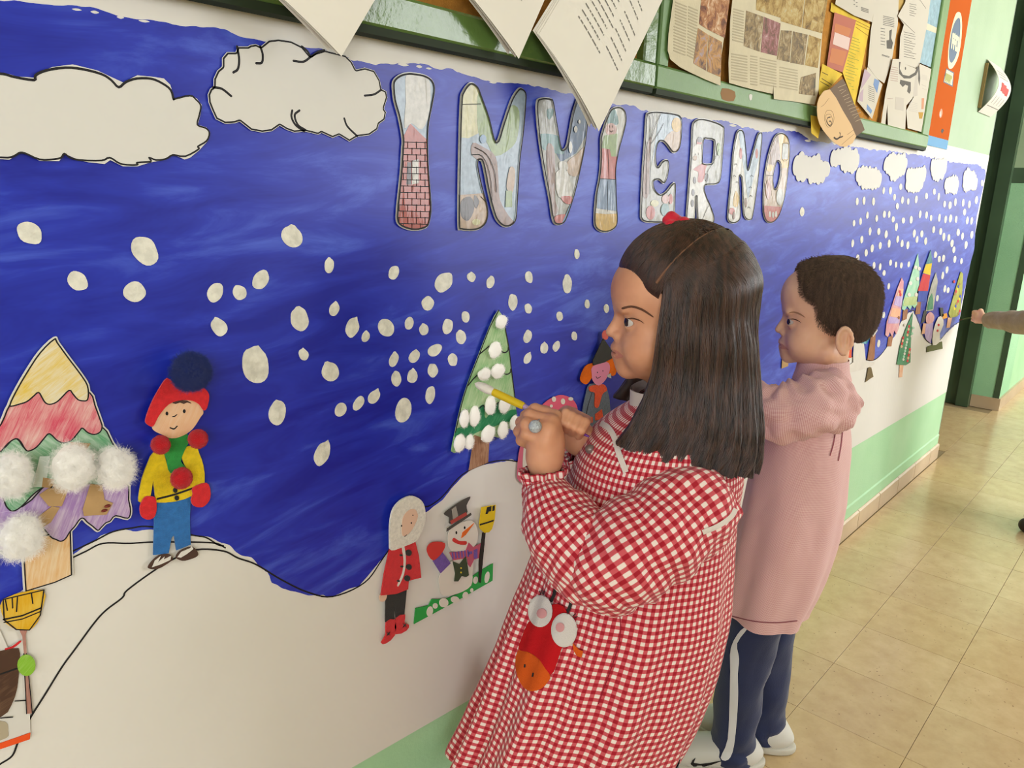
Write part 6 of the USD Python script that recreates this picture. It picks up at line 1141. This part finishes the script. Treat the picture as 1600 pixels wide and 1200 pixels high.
# ---- smock
fr = [g.fu(*x) for x in [(1004, 618), (970, 638), (938, 655), (906, 690), (893, 730), (868, 785), (842, 845), (806, 935), (778, 1010), (748, 1085), (710, 1166)]]
bk_ = [g.fu(*x) for x in [(1104, 603), (1112, 628), (1135, 655), (1160, 690), (1164, 740), (1152, 800), (1148, 850), (1142, 950), (1114, 1050), (1074, 1130), (1028, 1205), (993, 1260), (955, 1330)]]
WU = [(-.0, .046), (-.03, .054), (-.05, .066), (-.08, .100), (-.11, .116), (-.17, .122), (-.3, .135), (-.45, .158), (-.7, .19)]
wu = lambda u: float(np.interp(-u, [-a for a, b in WU], [b for a, b in WU]))
def wave1(th, t, u):
    k = np.clip((t - .18) / .8, 0, 1); w = .085 * k * (np.sin(11 * th + 1.2 + 1.5 * np.sin(2 * th)) * .6 + np.sin(17 * th + 2.5 * np.sin(th)) * .4)
    w += .05 * (meshkit.fbm(np.stack([np.cos(th) * 2.2 + 5, np.sin(th) * 2.2 + 5, np.full(len(th), u * 9)], 1), 3, 4) - .5) * min(1, t * 4); return w - .11 * k * np.exp(-((th - .62) / .10) ** 2)
sm, suv = loft(g, fr, bk_, wu, 110, wave1, .150, ntheta=180, expo=.92)
smk = part(gt, 'smock', *[x for x in ()] or [thick_uv(sm, suv, .002)[0]][0:1], GING, smooth=True, uv=thick_uv(sm, suv, .002)[1])
def sleeve(pts, rads, n, seed, uvr, ruffle=True, fold=1.):
    P = sp(pts, 9, False); R = np.interp(np.linspace(0, 1, len(P)), np.linspace(0, 1, len(rads)), rads)
    def rad(i, a):
        t = i / (len(P) - 1); q = np.stack([np.cos(a) * 1.4 + seed, np.sin(a) * 1.4, np.full(len(a), t * 7)], 1)
        w = .22 * fold * (meshkit.fbm(q, 3, seed) - .5) + .07 * fold * (meshkit.noise(np.stack([np.cos(a) * 3 + t * 4, np.sin(a) * 3 - t * 3, np.full(len(a), t * 16)], 1), seed) - .5) * 2 + .03 * np.sin(2 * math.pi * t * 5 + 2 * np.cos(a)) * math.sin(math.pi * t)
        if ruffle: w = w + .13 * np.exp(-((t - .97) / .06) ** 2) * np.sin(a * 13 + seed) + .06 * np.exp(-((t - .86) / .08) ** 2) * np.sin(a * 13 + seed)
        r = R[i] * (1 + w); r[-1] = r[0]; return r
    return tube(P, rad, n, uvr=uvr)
ma, ua = sleeve([G(1102, 780, .075), G(1070, 799, .108), G(1022, 836, .138), G(975, 868, .156), G(942, 890, .158), G(918, 906, .154), G(908, 912, .152)], [.050, .058, .061, .060, .057, .040, .003], 72, 3, .058, False)
mb, ub = sleeve([G(962, 905, .146), G(950, 898, .150), G(922, 876, .152), G(889, 838, .134), G(863, 792, .110), G(850, 757, .089), G(848, 733, .086)], [.003, .038, .052, .055, .052, .037, .0255, .030], 72, 6, .054)
m, uv = cat(ma, mb), np.vstack([ua, ub + .0051])
sl1 = m
part(smk, 'sleeve', thick_uv(m, uv, .0015)[0], GING, smooth=True, uv=thick_uv(m, uv, .0015)[1])
m, uv = sleeve([G(1085, 738, -.085), G(1060, 765, -.11), G(1010, 820, -.125), G(975, 845, -.12), G(945, 800, -.07), G(920, 735, -.01), G(912, 705, .0)], [.052, .058, .058, .055, .05, .045, .028, .027], 48, 6, .052)
part(smk, 'sleeve', thick_uv(m, uv, .0015)[0], GING, smooth=True, uv=thick_uv(m, uv, .0015)[1])
front_all = cat(sm, sl1)
prx = lambda x, y: (EYE, ray(x, y))
TRIM = plain('white_bias_trim', 'd0c4bc', .8, .2, .3, 300)
def on_smock(nm, pts, mat, lift=.001, th=.0012, step=6, smooth=3, label=None, mesh=None): return part(smk, nm, decal(mesh or sm, pts, prx, lift, th, step, smooth), mat, smooth=40, label=label)
def band(pts, w):
    return list(np.array(LineString(sp(pts, 5, False)).buffer(w, cap_style=2).exterior.coords)[:-1])
# collar, trims, placket, button
cm, cuv = tube([G(1058, 655, 0), G(1056, 640, 0), G(1054, 622, 0), G(1052, 600, 0)], [.066, .063, .060, .057], 40)
cl = SDF()
part(smk, 'collar', thick_uv(cm, cuv, .002)[0], TRIM, smooth=True, label='white gathered collar')
on_smock('trim', band([(938, 661), (950, 668), (960, 684), (966, 706), (978, 738)], 4.5), TRIM, .002, .0015, 4, 0, 'white bias trim on the yoke')
on_smock('trim', band([(1098, 832), (1122, 822), (1142, 808), (1150, 795)], 4), TRIM, .003, .0015, 4, 0, 'white bias trim at the back of the armhole', mesh=front_all)
BT = plain('grey_pearl_button', '6a5a58', .25, .6)
t_ = cast(sm, np.array([EYE]), np.array([nrm(ray(922, 702))]))[0]; bp = EYE + nrm(ray(922, 702)) * (t_ - .002 if t_ == t_ else .8)
bm = trimesh.creation.icosphere(2, 1.0); bm.vertices *= (.0065, .0065, .0065); part(smk, 'button', bm.apply_translation(bp), BT, smooth=True, label='grey pearly button')
# felt animal on the pocket
ZA = (700, 850, 3.43); za = lambda p_: zz(*ZA, p_)
part_ = on_smock
part_('applique_muzzle', za([(375, 570), (430, 580), (490, 620), (548, 700), (535, 740), (500, 775), (450, 790), (405, 770), (372, 710), (360, 640)]), FELT['orange'] if False else plain('orange_felt_muzzle', 'c8541c', .95, .1, .4, 600), .003, .0015, 5, 2, 'orange felt muzzle')
part_('applique_face', za([(560, 325), (600, 325), (635, 360), (640, 480), (605, 570), (580, 650), (548, 702), (490, 620), (430, 578), (376, 566), (395, 500), (430, 420), (500, 360)]), plain('red_felt_face', 'b4181e', .95, .1, .4, 600), .0035, .0015, 5, 2, 'red felt animal face')
EYF = plain('white_felt_eye', 'c8c0bc', .9, .1, .4, 500)
for c, r, pc_, pr in (((494, 360), (66, 86), (502, 372), (28, 28)), ((622, 462), (70, 92), (600, 447), (24, 26))):
    part_('applique_eye', za(ell(*c, *r)), EYF, .006, .002, 4, 2, 'white felt eye'); part_('applique_pupil', za(ell(*pc_, *pr, 12)), plain('pink_felt_pupil', 'c48a8c', .9), .0085, .0008, 3, 0, 'pink pupil')
part_('applique_ear', za([(668, 530), (700, 565), (725, 575), (715, 610), (690, 600), (672, 570)]), LOOKS['orange_felt_muzzle'], .003, .001, 4, 0)
for l in ([(580, 210), (568, 270), (550, 310)], [(662, 282), (655, 330), (638, 368)]): part_('applique_horn', band(za(l), 2.6), INK, .003, .001, 2.5, 0)
for l in ([(412, 645), (410, 662)], [(456, 690), (452, 712)]): part_('applique_nostril', band(za(l), 1.3), INK, .005, .0005, 2, 0)
for l in ([(490, 250), (497, 268)], [(503, 245), (505, 268)], [(517, 250), (512, 272)], [(672, 385), (685, 372)], [(678, 395), (695, 388)]): part_('applique_lash', band(za(l), .7), INK, .005, .0005, 1.5, 0)
# seams of the pocket edge and placket
SEAM = plain('dark_red_seam', '8a1a2a', .9)
on_smock('seam', band([(935, 1100), (968, 1000), (965, 935)], .8), SEAM, .0006, .0006, 5, 0); on_smock('seam', band([(880, 930), (868, 905), (872, 885)], .8), SEAM, .0006, .0006, 4, 0)
# trousers and shoes below the smock
for q in (-1, 1):
    m, uv = tube([g.wf(0, -.55, q * .055), g.wf(.01, -.72, q * .055), g.wf(.0, -.94, q * .055)], [.065, .06, .055], 32); tr = part(gt, 'trouser_leg', m, NAVY, smooth=True)
    s = SDF().bone(g.wf(-.02, -.965, q * .055), g.wf(.10, -.975, q * .06), .032, .026, .02).half(np.array([0, 0, .004]), -g.U, .004); c_ = g.wf(.04, -.97, q * .057); part(gt, 'shoe', nets(s, c_ - .13, c_ + .13, .004), SHOEW, smooth=True)
# ring
rc_ = (G(858, 672, .095) + G(823, 663, .091)) / 2; rd = nrm(G(823, 663, .091) - G(858, 672, .095)); SILV = plain('silver_metal', 'c8c8cc', .25, .5, metal=1.0)
tor = trimesh.creation.torus(.0098, .0014, major_sections=32, minor_sections=10); tor.apply_transform(trimesh.geometry.align_vectors([0, 0, 1], rd)); rn = part(gt, 'ring', tor.apply_translation(rc_), SILV, smooth=True, label='silver ring')
gd = nrm(EYE - rc_); gd = nrm(gd - rd * (gd @ rd)); gm = trimesh.creation.icosphere(2, 1).apply_transform(trimesh.transformations.scale_matrix(.0085)); part(rn, 'ring_stone', gm.apply_translation(rc_ + gd * .014), plain('grey_glitter_stone', 'a8aeb4', .2, .8, .8, 500, .3, 0, 400), smooth=30, label='pale sparkling stone')
# ---- the paint brush (held: a thing of its own)
p0, p1 = G(742, 599, .004), G(920, 682, .052); dv = nrm(p1 - p0); LB_ = np.linalg.norm(p1 - p0)
br = thing('paint_brush', 'long paint brush with violet handle and yellow band, white paint on the tip', 'paint brush', tuple(p0))
def along(seg, n=20): return tube([p0 + dv * a for a, r in seg], [r for a, r in seg], n)[0]
part(br, 'bristles', along([(0, .0008), (.004, .0042), (.012, .0062), (.022, .0066), (.032, .0050)]), plain('white_loaded_bristles', 'dcd4c8', .6, .3, .6, 250), smooth=True, label='white bristles loaded with paint')
part(br, 'ferrule', along([(.0305, .0001), (.031, .0052), (.036, .0056), (.077, .0054), (.081, .0046), (.0812, .0001)]), plain('yellow_band', 'd0b010', .5, .4), smooth=40, label='yellow band'); part(br, 'brush_neck', along([(.0797, .0001), (.080, .0036), (.098, .0034), (.0983, .0001)]), plain('lilac_metal', 'b090b8', .35, .5), smooth=40)
part(br, 'handle', along([(.0967, .0001), (.097, .0032), (.13, .0034), (LB_ - .01, .0022), (LB_, .0014), (LB_ + .0005, .0001)]), plain('violet_handle', '6a2a8a', .35, .5), smooth=40, label='violet handle')
# ================================================================ the boy behind her
SKIN2 = skin('fair_skin', 'd8a68a', 'e4b69a'); HAIR2 = hair_look('short_brown_hair', '46352a', '6e5644', .75); HAIR2B = hair_look('short_brown_hair_base', '3c2d24', '523f31', .8)
PINKC = checks('fine_red_white_check', .0020, 'e6cac6', 'daacaa', 'c89092', .9, .15)
b = Pose((1.430, -.272, 1.0), (.941, .3385), yaw=7)
B = b.at
bt_ = thing('person', 'boy with short brown hair in pinkish smock and navy striped trousers', 'person', (1.430, -.272, 0))
hb = B(1298, 478); HB = lambda px, py, s=0.: b.head(hb, px, py, s)
KB = dict(cr=(1299, 466), cr_r=(.079, .069, .075), fh=(1252, 460), fh_r=(.035, .048, .040), fc=(1262, 507), fc_r=(.042, .056, .068), jaw=(1286, 545), jw=.043, chin=(1233, 553), cheek=(1252, 532), ck_r=.027, brow=(1229, 483), mz=(1229, 536), sk=11)
EYB = (1238, 498)
s = head_sdf(b, HB, KB, EYB, ((1229, 493), (1217, 513), (1223, 517)), ((1222, 532), (1224, 540), (1217, 536.5)), dict(c=(1309, 521), s=.071, w=.0155, h=.0265, tilt=-6))
s.bone(HB(1294, 540), B(1289, 592), .038, .035, .02)
headb = nets(s, hb + (-.16, -.16, -.18), hb + (.16, .16, .12), .0024)
bd = SDF(); SHL, ELL, WRL = B(1283, 625, .10), B(1203, 645, .118), B(1150, 618, .05); SHR, ELR, WRR = B(1290, 625, -.10), B(1225, 690, -.12), B(1170, 640, -.06)
for a, e, w in ((SHL, ELL, WRL), (SHR, ELR, WRR)): bd.bone(a, e, .026, .022, .015).bone(e, w, .022, .016, .015)
bd.bone(B(1292, 590), b.wf(.01, -.21), .030, .050, .015).bone(SHL, SHR, .022, .022, .015).bone(b.wf(0, -.25), b.wf(.0, -.46), .07, .085, .03)
fl = lambda px, py: EYE + ray(px, py) * (-EYE[2] / ray(px, py)[2])
AN1, AN2 = fl(1140, 1192), fl(1188, 1160)
AN1, AN2 = AN1 + (0, 0, .06), AN2 + (0, 0, .06)
HIP1, HIP2 = b.wf(0, -.48, .055), b.wf(-.01, -.48, -.055); KN1, KN2 = (HIP1 + AN1) / 2 + b.F * .015, (HIP2 + AN2) / 2 + b.F * .015
for h_, k_, a in ((HIP1, KN1, AN1), (HIP2, KN2, AN2)): bd.bone(h_, k_, .058, .04, .03).bone(k_, a, .04, .028, .02)
lo = np.min([o[1] for o in bd.ops] + [o[2] for o in bd.ops], 0) - .12; hi = np.max([o[1] for o in bd.ops] + [o[2] for o in bd.ops], 0) + .12
def small_hand(W_, d, up, seed=0):
    "half closed hand at the wrist W_, pointing along d"
    s = SDF(); sd = nrm(np.cross(d, up)); s.bone(W_, W_ + d * .03, .018, .022, .012)
    for i in range(4):
        o = up * (.018 - .012 * i); q = [W_ + d * .045 + o, W_ + d * .068 + o + sd * .008, W_ + d * .072 + o + sd * .026, W_ + d * .056 + o + sd * .034]
        s.bone(W_ + d * .025, q[0], .016, .009, .01)
        for j in range(3): s.bone(q[j], q[j + 1], [.009, .0085, .0075][j] * (1 - .06 * i), [.0085, .0075, .0065][j] * (1 - .06 * i), .0035)
    q = [W_ + d * .018 + up * .016, W_ + d * .042 + up * .030 + sd * .014, W_ + d * .058 + up * .024 + sd * .024]
    for j in range(2): s.bone(q[j], q[j + 1], [.012, .0095][j], [.0095, .0075][j], .006)
    c = W_ + d * .04; return nets(s, c - .085, c + .085, .0022)
part(bt_, 'body', cat(headb, nets(bd, lo, hi, .008), small_hand(WRL, nrm(WRL - ELL), b.U), small_hand(WRR, nrm(WRR - ELR), b.U)), SKIN2, smooth=True)
for q in (-1, 1):
    e = HB(*EYB, q * .0295); part(bt_, 'eye', trimesh.creation.icosphere(3, .0118).apply_translation(e), EYEW, smooth=True); gz = nrm(b.HF + .50 * b.HS - (0, 0, .02))
    ey = Node(bt_.path + '/eye' + ('' if q < 0 else '_001'), bt_.o); part(ey, 'iris', cap_mesh(e, .0118, gz, 30, 1.012), IRIS, smooth=True); part(ey, 'pupil', cap_mesh(e, .0118, gz, 13, 1.022), PUPIL, smooth=True)
    sr = side_ray(b, hb, q)
    part(bt_, 'eyebrow', decal(headb, hfu(b, hb, [(1229, 483.5), (1237, 480.5), (1247, 483), (1254, 489), (1246, 485.2), (1237, 482.6)]), sr, .0004, .0004, .0022), plain('light_brown_brow', '9c7258', .8), smooth=40)
    part(bt_, 'eyelash', decal(headb, hfu(b, hb, [(1230, 493.5), (1236, 491.5), (1243, 493.2), (1248, 497), (1243, 494.6), (1236, 493)]), sr, .0006, .0005, .0016), BROWM)
    part(bt_, 'lip', decal(headb, hfu(b, hb, [(1217, 535), (1220, 533), (1224, 535), (1230, 540), (1225, 541), (1220, 541.5), (1218, 539.5)]), sr, .0002, .0003, .002), plain('pale_rose_lips', 'c88c78', .5), smooth=True)
ax = np.array([b.HF, b.HS, b.U]); CB = HB(1300, 464); RBx = np.array([.0835, .0725, .0765])
hairS = SDF(); hairS.egg(CB, RBx, ax, .01); hairS.egg(HB(1257, 434), (.028, .05, .014), ax, .02); hairS.ball(HB(1326, 498), .045, .02); 
def cutline(p0, p1, away):
    d = p1 - p0; n = nrm((d @ b.U) * b.HF - (d @ b.HF) * b.U); n = n if n @ away > 0 else -n; return n
# the face side of the hair line, built from an egg for the temple and planes for the nape
hairS.egg(HB(1238, 487), (.045, .10, .046), ax, .004, True)
hairS.egg(HB(1262, 480), (.012, .10, .022), ax, .006, True)
hairS.egg(HB(1310, 530), (.0165, .10, .036), ax, .004, True)
n = cutline(HB(1290, 508), HB(1345, 527), -b.U); hairS.half(HB(1322, 524), n, .006)
hairS.half(HB(1240, 520), b.HF, .004); n2 = cutline(HB(1283, 506), HB(1262, 500), -b.U); 
hb_m = nets(hairS, CB - .11, CB + .11, .0026)
hr_ = part(bt_, 'hair', hb_m, HAIR2B, smooth=True)
rg = np.random.default_rng(5); st = []; pts, fi = trimesh.sample.sample_surface(hb_m, 40000, seed=5); nn_ = hb_m.face_normals[fi]
for P, n in zip(pts, nn_):
    if (P - hb) @ n < 0: continue
    u = (P - CB); w_ = np.clip((u @ b.HF + .005) / .07, 0, 1); back = nrm((-b.HF * .25 - b.U * .55) * (1 - w_) + (b.HF * .5 - b.U * .15) * w_ + rg.normal(0, .2, 3)); d = nrm(n * .45 + back * .8); L_ = rg.uniform(.0035, .0065) if u[2] < .03 else rg.uniform(.005, .009)
    st.append(np.array([P - n * .002, P + d * L_ * .4, P + d * L_ * .75 + back * .001, P + d * L_ + back * .002]))
curves(hr_, 'hair_strands', st, HAIR2, .00042)
# smock
fr = [b.fu(*x) for x in [(1262, 572), (1240, 590), (1212, 615), (1192, 660), (1172, 730), (1152, 830), (1135, 920), (1115, 975)]]
bk_ = [b.fu(*x) for x in [(1324, 553), (1324, 580), (1327, 625), (1330, 690), (1324, 780), (1310, 848), (1284, 915), (1244, 984), (1235, 1000)]]
WB = [(-.09, .048), (-.115, .062), (-.14, .09), (-.17, .112), (-.25, .12), (-.4, .128), (-.68, .14)]
wb = lambda u: float(np.interp(-u, [-a for a, c in WB], [c for a, c in WB]))
def wave2(th, t, u):
    k = np.clip((t - .22) / .8, 0, 1); w = .05 * k * np.sin(9 * th + 1.5 * np.sin(2 * th) + .7)
    return w + .08 * (meshkit.fbm(np.stack([np.cos(th) * 2 + 9, np.sin(th) * 2 + 9, np.full(len(th), u * 8)], 1), 3, 8) - .5) * min(1, t * 4)
m, uv = loft(b, fr, bk_, wb, 90, wave2, .135, hem=B(1190, 984, .12)[2] - 1.0, ntheta=140, expo=.92)
smb = m; sk_ = part(bt_, 'smock', thick_uv(m, uv, .002)[0], PINKC, smooth=True, uv=thick_uv(m, uv, .002)[1])
m, uv = sleeve([B(1308, 615, .080), B(1282, 630, .105), B(1242, 643, .122), B(1203, 642, .118), B(1168, 624, .085), B(1150, 615, .055)], [.052, .056, .053, .049, .042, .034, .028], 64, 4, .05, False, 2.)
slb = m; part(sk_, 'sleeve', thick_uv(m, uv, .0015)[0], PINKC, smooth=True, uv=thick_uv(m, uv, .0015)[1])
m, uv = sleeve([B(1300, 625, -.08), B(1275, 650, -.11), B(1228, 690, -.12), B(1172, 642, -.06)], [.05, .056, .05, .03], 40, 7, .05, False); part(sk_, 'sleeve', thick_uv(m, uv, .0015)[0], PINKC, smooth=True, uv=thick_uv(m, uv, .0015)[1])
cpts = [B(1284, 592, 0), B(1285, 578, 0), B(1287, 560, 0)]
m, uv = tube(cpts, [.053, .048, .045], 40); part(sk_, 'collar', thick_uv(m, uv, .002)[0], PINKC, smooth=True, uv=thick_uv(m, uv, .002)[1])
SEAM2 = plain('rose_seam', '8a4a54', .9); bs = cat(smb, slb)
for l, w in (([(1262, 577), (1285, 571), (1300, 572), (1318, 567)], .7), ([(1308, 655), (1303, 690), (1297, 712)], .9), ([(1318, 655), (1315, 690), (1310, 720)], .9), ([(1220, 690), (1245, 684), (1270, 672)], .7)): part(sk_, 'seam', decal(bs, band(l, w), prx, .0008, .0006, 3, 0), SEAM2)
part(sk_, 'hem_fold', decal(smb, band([(1140, 962), (1180, 971), (1215, 973), (1246, 970)], .8), prx, .0006, .0006, 4, 0), SEAM2)
# trousers with stripes, shoes
def leg(top, kn, an, r):
    P = sp([top, kn, an * .85 + kn * .15, an - (0, 0, .035)], 8, False)
    def rad(i, a):
        t = i / (len(P) - 1); q = np.stack([np.cos(a) * 1.2 + r[0] * 90, np.sin(a) * 1.2, np.full(len(a), t * 9)], 1); w = np.interp(t, [0, .4, .8, 1], r) * (1 + .34 * (meshkit.fbm(q, 3, 2) - .5) + .05 * math.exp(-((t - .9) / .1) ** 2) * np.sin(a * 3 + 14 * t)); w[-1] = w[0]; return w
    return tube(P, rad, 48)[0]
l1 = leg(HIP1, KN1, AN1, [.062, .050, .046, .050]); l2 = leg(HIP2, KN2, AN2, [.068, .055, .047, .046])
t1 = part(bt_, 'trouser_leg', l1, NAVY, smooth=True); t2 = part(bt_, 'trouser_leg', l2, NAVY, smooth=True)
part(t1, 'stripe', decal(l1, [(1157, 985), (1168, 982), (1152, 1005), (1155, 1030), (1153, 1052), (1153, 1100), (1147, 1165), (1138, 1187), (1126, 1184), (1137, 1155), (1140, 1090), (1141, 1050), (1142, 1012)], prx, .001, .0012, 4, 3), WHITEF, smooth=40, label='white side stripe')
part(t1, 'stripe', decal(l1, [(1112, 1040), (1117, 1060), (1114, 1110), (1112, 1152), (1101, 1142), (1104, 1100), (1107, 1060)], prx, .001, .0012, 4, 3), WHITEF, smooth=40, label='white front stripe')
def shoe(an, toe, logo=False):
    d = nrm([toe[0] - an[0], toe[1] - an[1], 0]); z = np.array([0, 0, 1.]); sd = np.cross(z, d); a = np.array([an[0], an[1], 0])
    s = SDF().egg(a + d * .035 + z * .032, (.105, .040, .036), np.array([d, sd, z]), .01).bone(a - d * .015 + z * .05, a - d * .01 + z * .075, .036, .034, .03).egg(a + d * .10 + z * .024, (.045, .038, .028), np.array([d, sd, z]), .02).half(z * .012, -z, .003)
    c = a + d * .04 + z * .05; up = nets(s, c - .16, c + .16, .0035)
    so = SDF().egg(a + d * .035 + z * .012, (.112, .043, .05), np.array([d, sd, z]), .01).egg(a + d * .10 + z * .012, (.05, .041, .05), np.array([d, sd, z]), .02).half(z * .018, z, .002).half(z * .0005, -z, .002)
    sh = part(bt_, 'shoe', up, SHOEW, smooth=True, label='white trainer'); part(sh, 'sole', nets(so, c - .17, c + .17, .0035), SOLE, smooth=30); return sh, up
s1, u1_ = shoe(AN1, fl(1075, 1188)); s2, u2_ = shoe(AN2, fl(1120, 1140))
sw = decal(u1_, [(1082, 1188), (1087, 1184), (1084, 1192), (1094, 1194), (1110, 1192), (1134, 1187), (1112, 1195), (1096, 1199), (1085, 1199), (1079, 1194)], prx, .0008, .0008, 2.5, 0)
part(s1, 'swoosh', sw, INK, label='black swoosh mark')
# ================================================================ the third painter, whose arm reaches in from the right
SLV = plain('olive_brown_jumper', 'a08a62', .95, .1, .5, 250, .1, .3, 40); DKT = plain('dark_grey_trousers', '34343a', .9); DKS = plain('dark_shoe_leather', '2c221c', .5)
c3 = thing('person', 'person in olive brown sleeve reaching in from the right edge to paint', 'person', (3.42, -.62, 0))
hand_px = (1522, 492); zc = 3.42
def C(px, py, z): return EYE + ray(px, py) * z
WR3, TIP3 = C(1540, 500, 3.37), C(1512, 492, 3.45)
EL3, SH3 = C(1612, 503, 3.10), np.array([3.42, -.56, .92])
d = nrm(TIP3 - WR3)
base = np.array([3.42, -.62, 0.])
s = SDF().bone(base + (0, 0, .86), base + (0, 0, .55), .085, .09, .05).bone(base + (0, 0, .9), base + (0, 0, 1.0), .04, .045, .03).egg(base + (0, .01, 1.09), (.072, .085, .10), np.eye(3), .02).bone(base + (-.1, 0, .9), base + (.1, .02, .9), .04, .04, .04).ball(base + (0, .095, 1.08), .011, .01)
for q in (-1, 1): s.bone(base + (q * .055, 0, .55), base + (q * .06, 0, .06), .06, .032, .03); s.ball(base + (q * .073, 0, 1.08), .018, .01)
s.bone(SH3, EL3, .034, .027, .02).bone(EL3, WR3, .026, .018, .02).bone(base + (-.11, 0, .9), base + (-.14, .02, .62), .034, .027, .02).bone(base + (-.14, .02, .62), base + (-.10, .14, .48), .026, .02, .02)
body3 = nets(s, base + (-.3, -.2, 0), base + (.75, .65, 1.25), .009)
part(c3, 'body', cat(body3, small_hand(WR3, d, np.array([0, 0, 1.])), small_hand(base + (-.10, .14, .48), nrm([.1, .3, -.9]), np.array([0, 1., 0]))), SKIN2, smooth=True)
hs3 = SDF().egg(base + (0, -.006, 1.115), (.080, .093, .095), np.eye(3), .01).half(base + (0, .055, 1.1), (0, 1, -.6), .01).half(base + (0, 0, 1.02), (0, 0, -1), .02)
part(c3, 'hair', nets(hs3, base + (-.12, -.14, .95), base + (.12, .14, 1.26), .005), HAIR2B, smooth=True)
for q in (-1, 1):
    part(c3, 'eye', trimesh.creation.icosphere(2, .011).apply_translation(base + (q * .03, .083, 1.095)), EYEW, smooth=True)
jm = SDF().bone(base + (0, 0, .87), base + (0, 0, .5), .10, .108, .05).bone(base + (-.1, 0, .885), base + (.1, .02, .885), .052, .052, .04)
jm.ball(SH3, .060, .03).ball(base + (-.11, 0, .9), .055, .03); part(c3, 'jumper', nets(jm, base + (-.25, -.2, .3), base + (.25, .2, 1.0), .008), SLV, smooth=True)
m, uv = sleeve([SH3 - (.02, .03, .0), SH3 * .5 + EL3 * .5, EL3, EL3 * .45 + WR3 * .55, WR3 * .92 + EL3 * .08], [.062, .060, .056, .048, .040, .035], 40, 9, .05, False); part(c3, 'sleeve', thick_uv(m, uv, .0015)[0], SLV, smooth=True, label='olive brown sleeve')
m, uv = tube([base + (-.11, 0, .9), base + (-.14, .02, .62), base + (-.11, .12, .50)], [.05, .046, .034], 24); part(c3, 'sleeve', m, SLV, smooth=True)
for q in (-1, 1):
    part(c3, 'trouser_leg', tube([base + (q * .055, 0, .6), base + (q * .058, 0, .3), base + (q * .06, 0, .05)], [.075, .062, .055], 28)[0], DKT, smooth=True)
ftA = fl(1640, 812)
for q in (-1, 1):
    a = base + (q * .06, 0, .03); s = SDF().bone(a, a + (.0, .13, -.004), .034, .028, .02).half(np.array([0, 0, .001]), (0, 0, -1), .003); part(c3, 'shoe', nets(s, a + (-.08, -.08, -.05), a + (.08, .22, .08), .004), DKS, smooth=True)
b3 = thing('paint_brush', 'thin dark paint brush held by the third painter at the right edge', 'paint brush', tuple(TIP3))
q0, q1 = np.array([3.955, -.018, .70]), WR3 + d * .06 + nrm(np.cross(d, [0, 0, 1.])) * .02
part(b3, 'handle', tube([q0 * .8 + q1 * .2, q0 * .4 + q1 * .6, q1 * 1.25 - q0 * .25], [.003, .0035, .002], 12)[0], plain('dark_green_handle', '4a5a34', .4), smooth=True); part(b3, 'bristles', tube([q0, q0 * .9 + q1 * .1, q0 * .79 + q1 * .21], [.0005, .004, .003], 12)[0], plain('brown_bristles', '5a4630', .8), smooth=True)
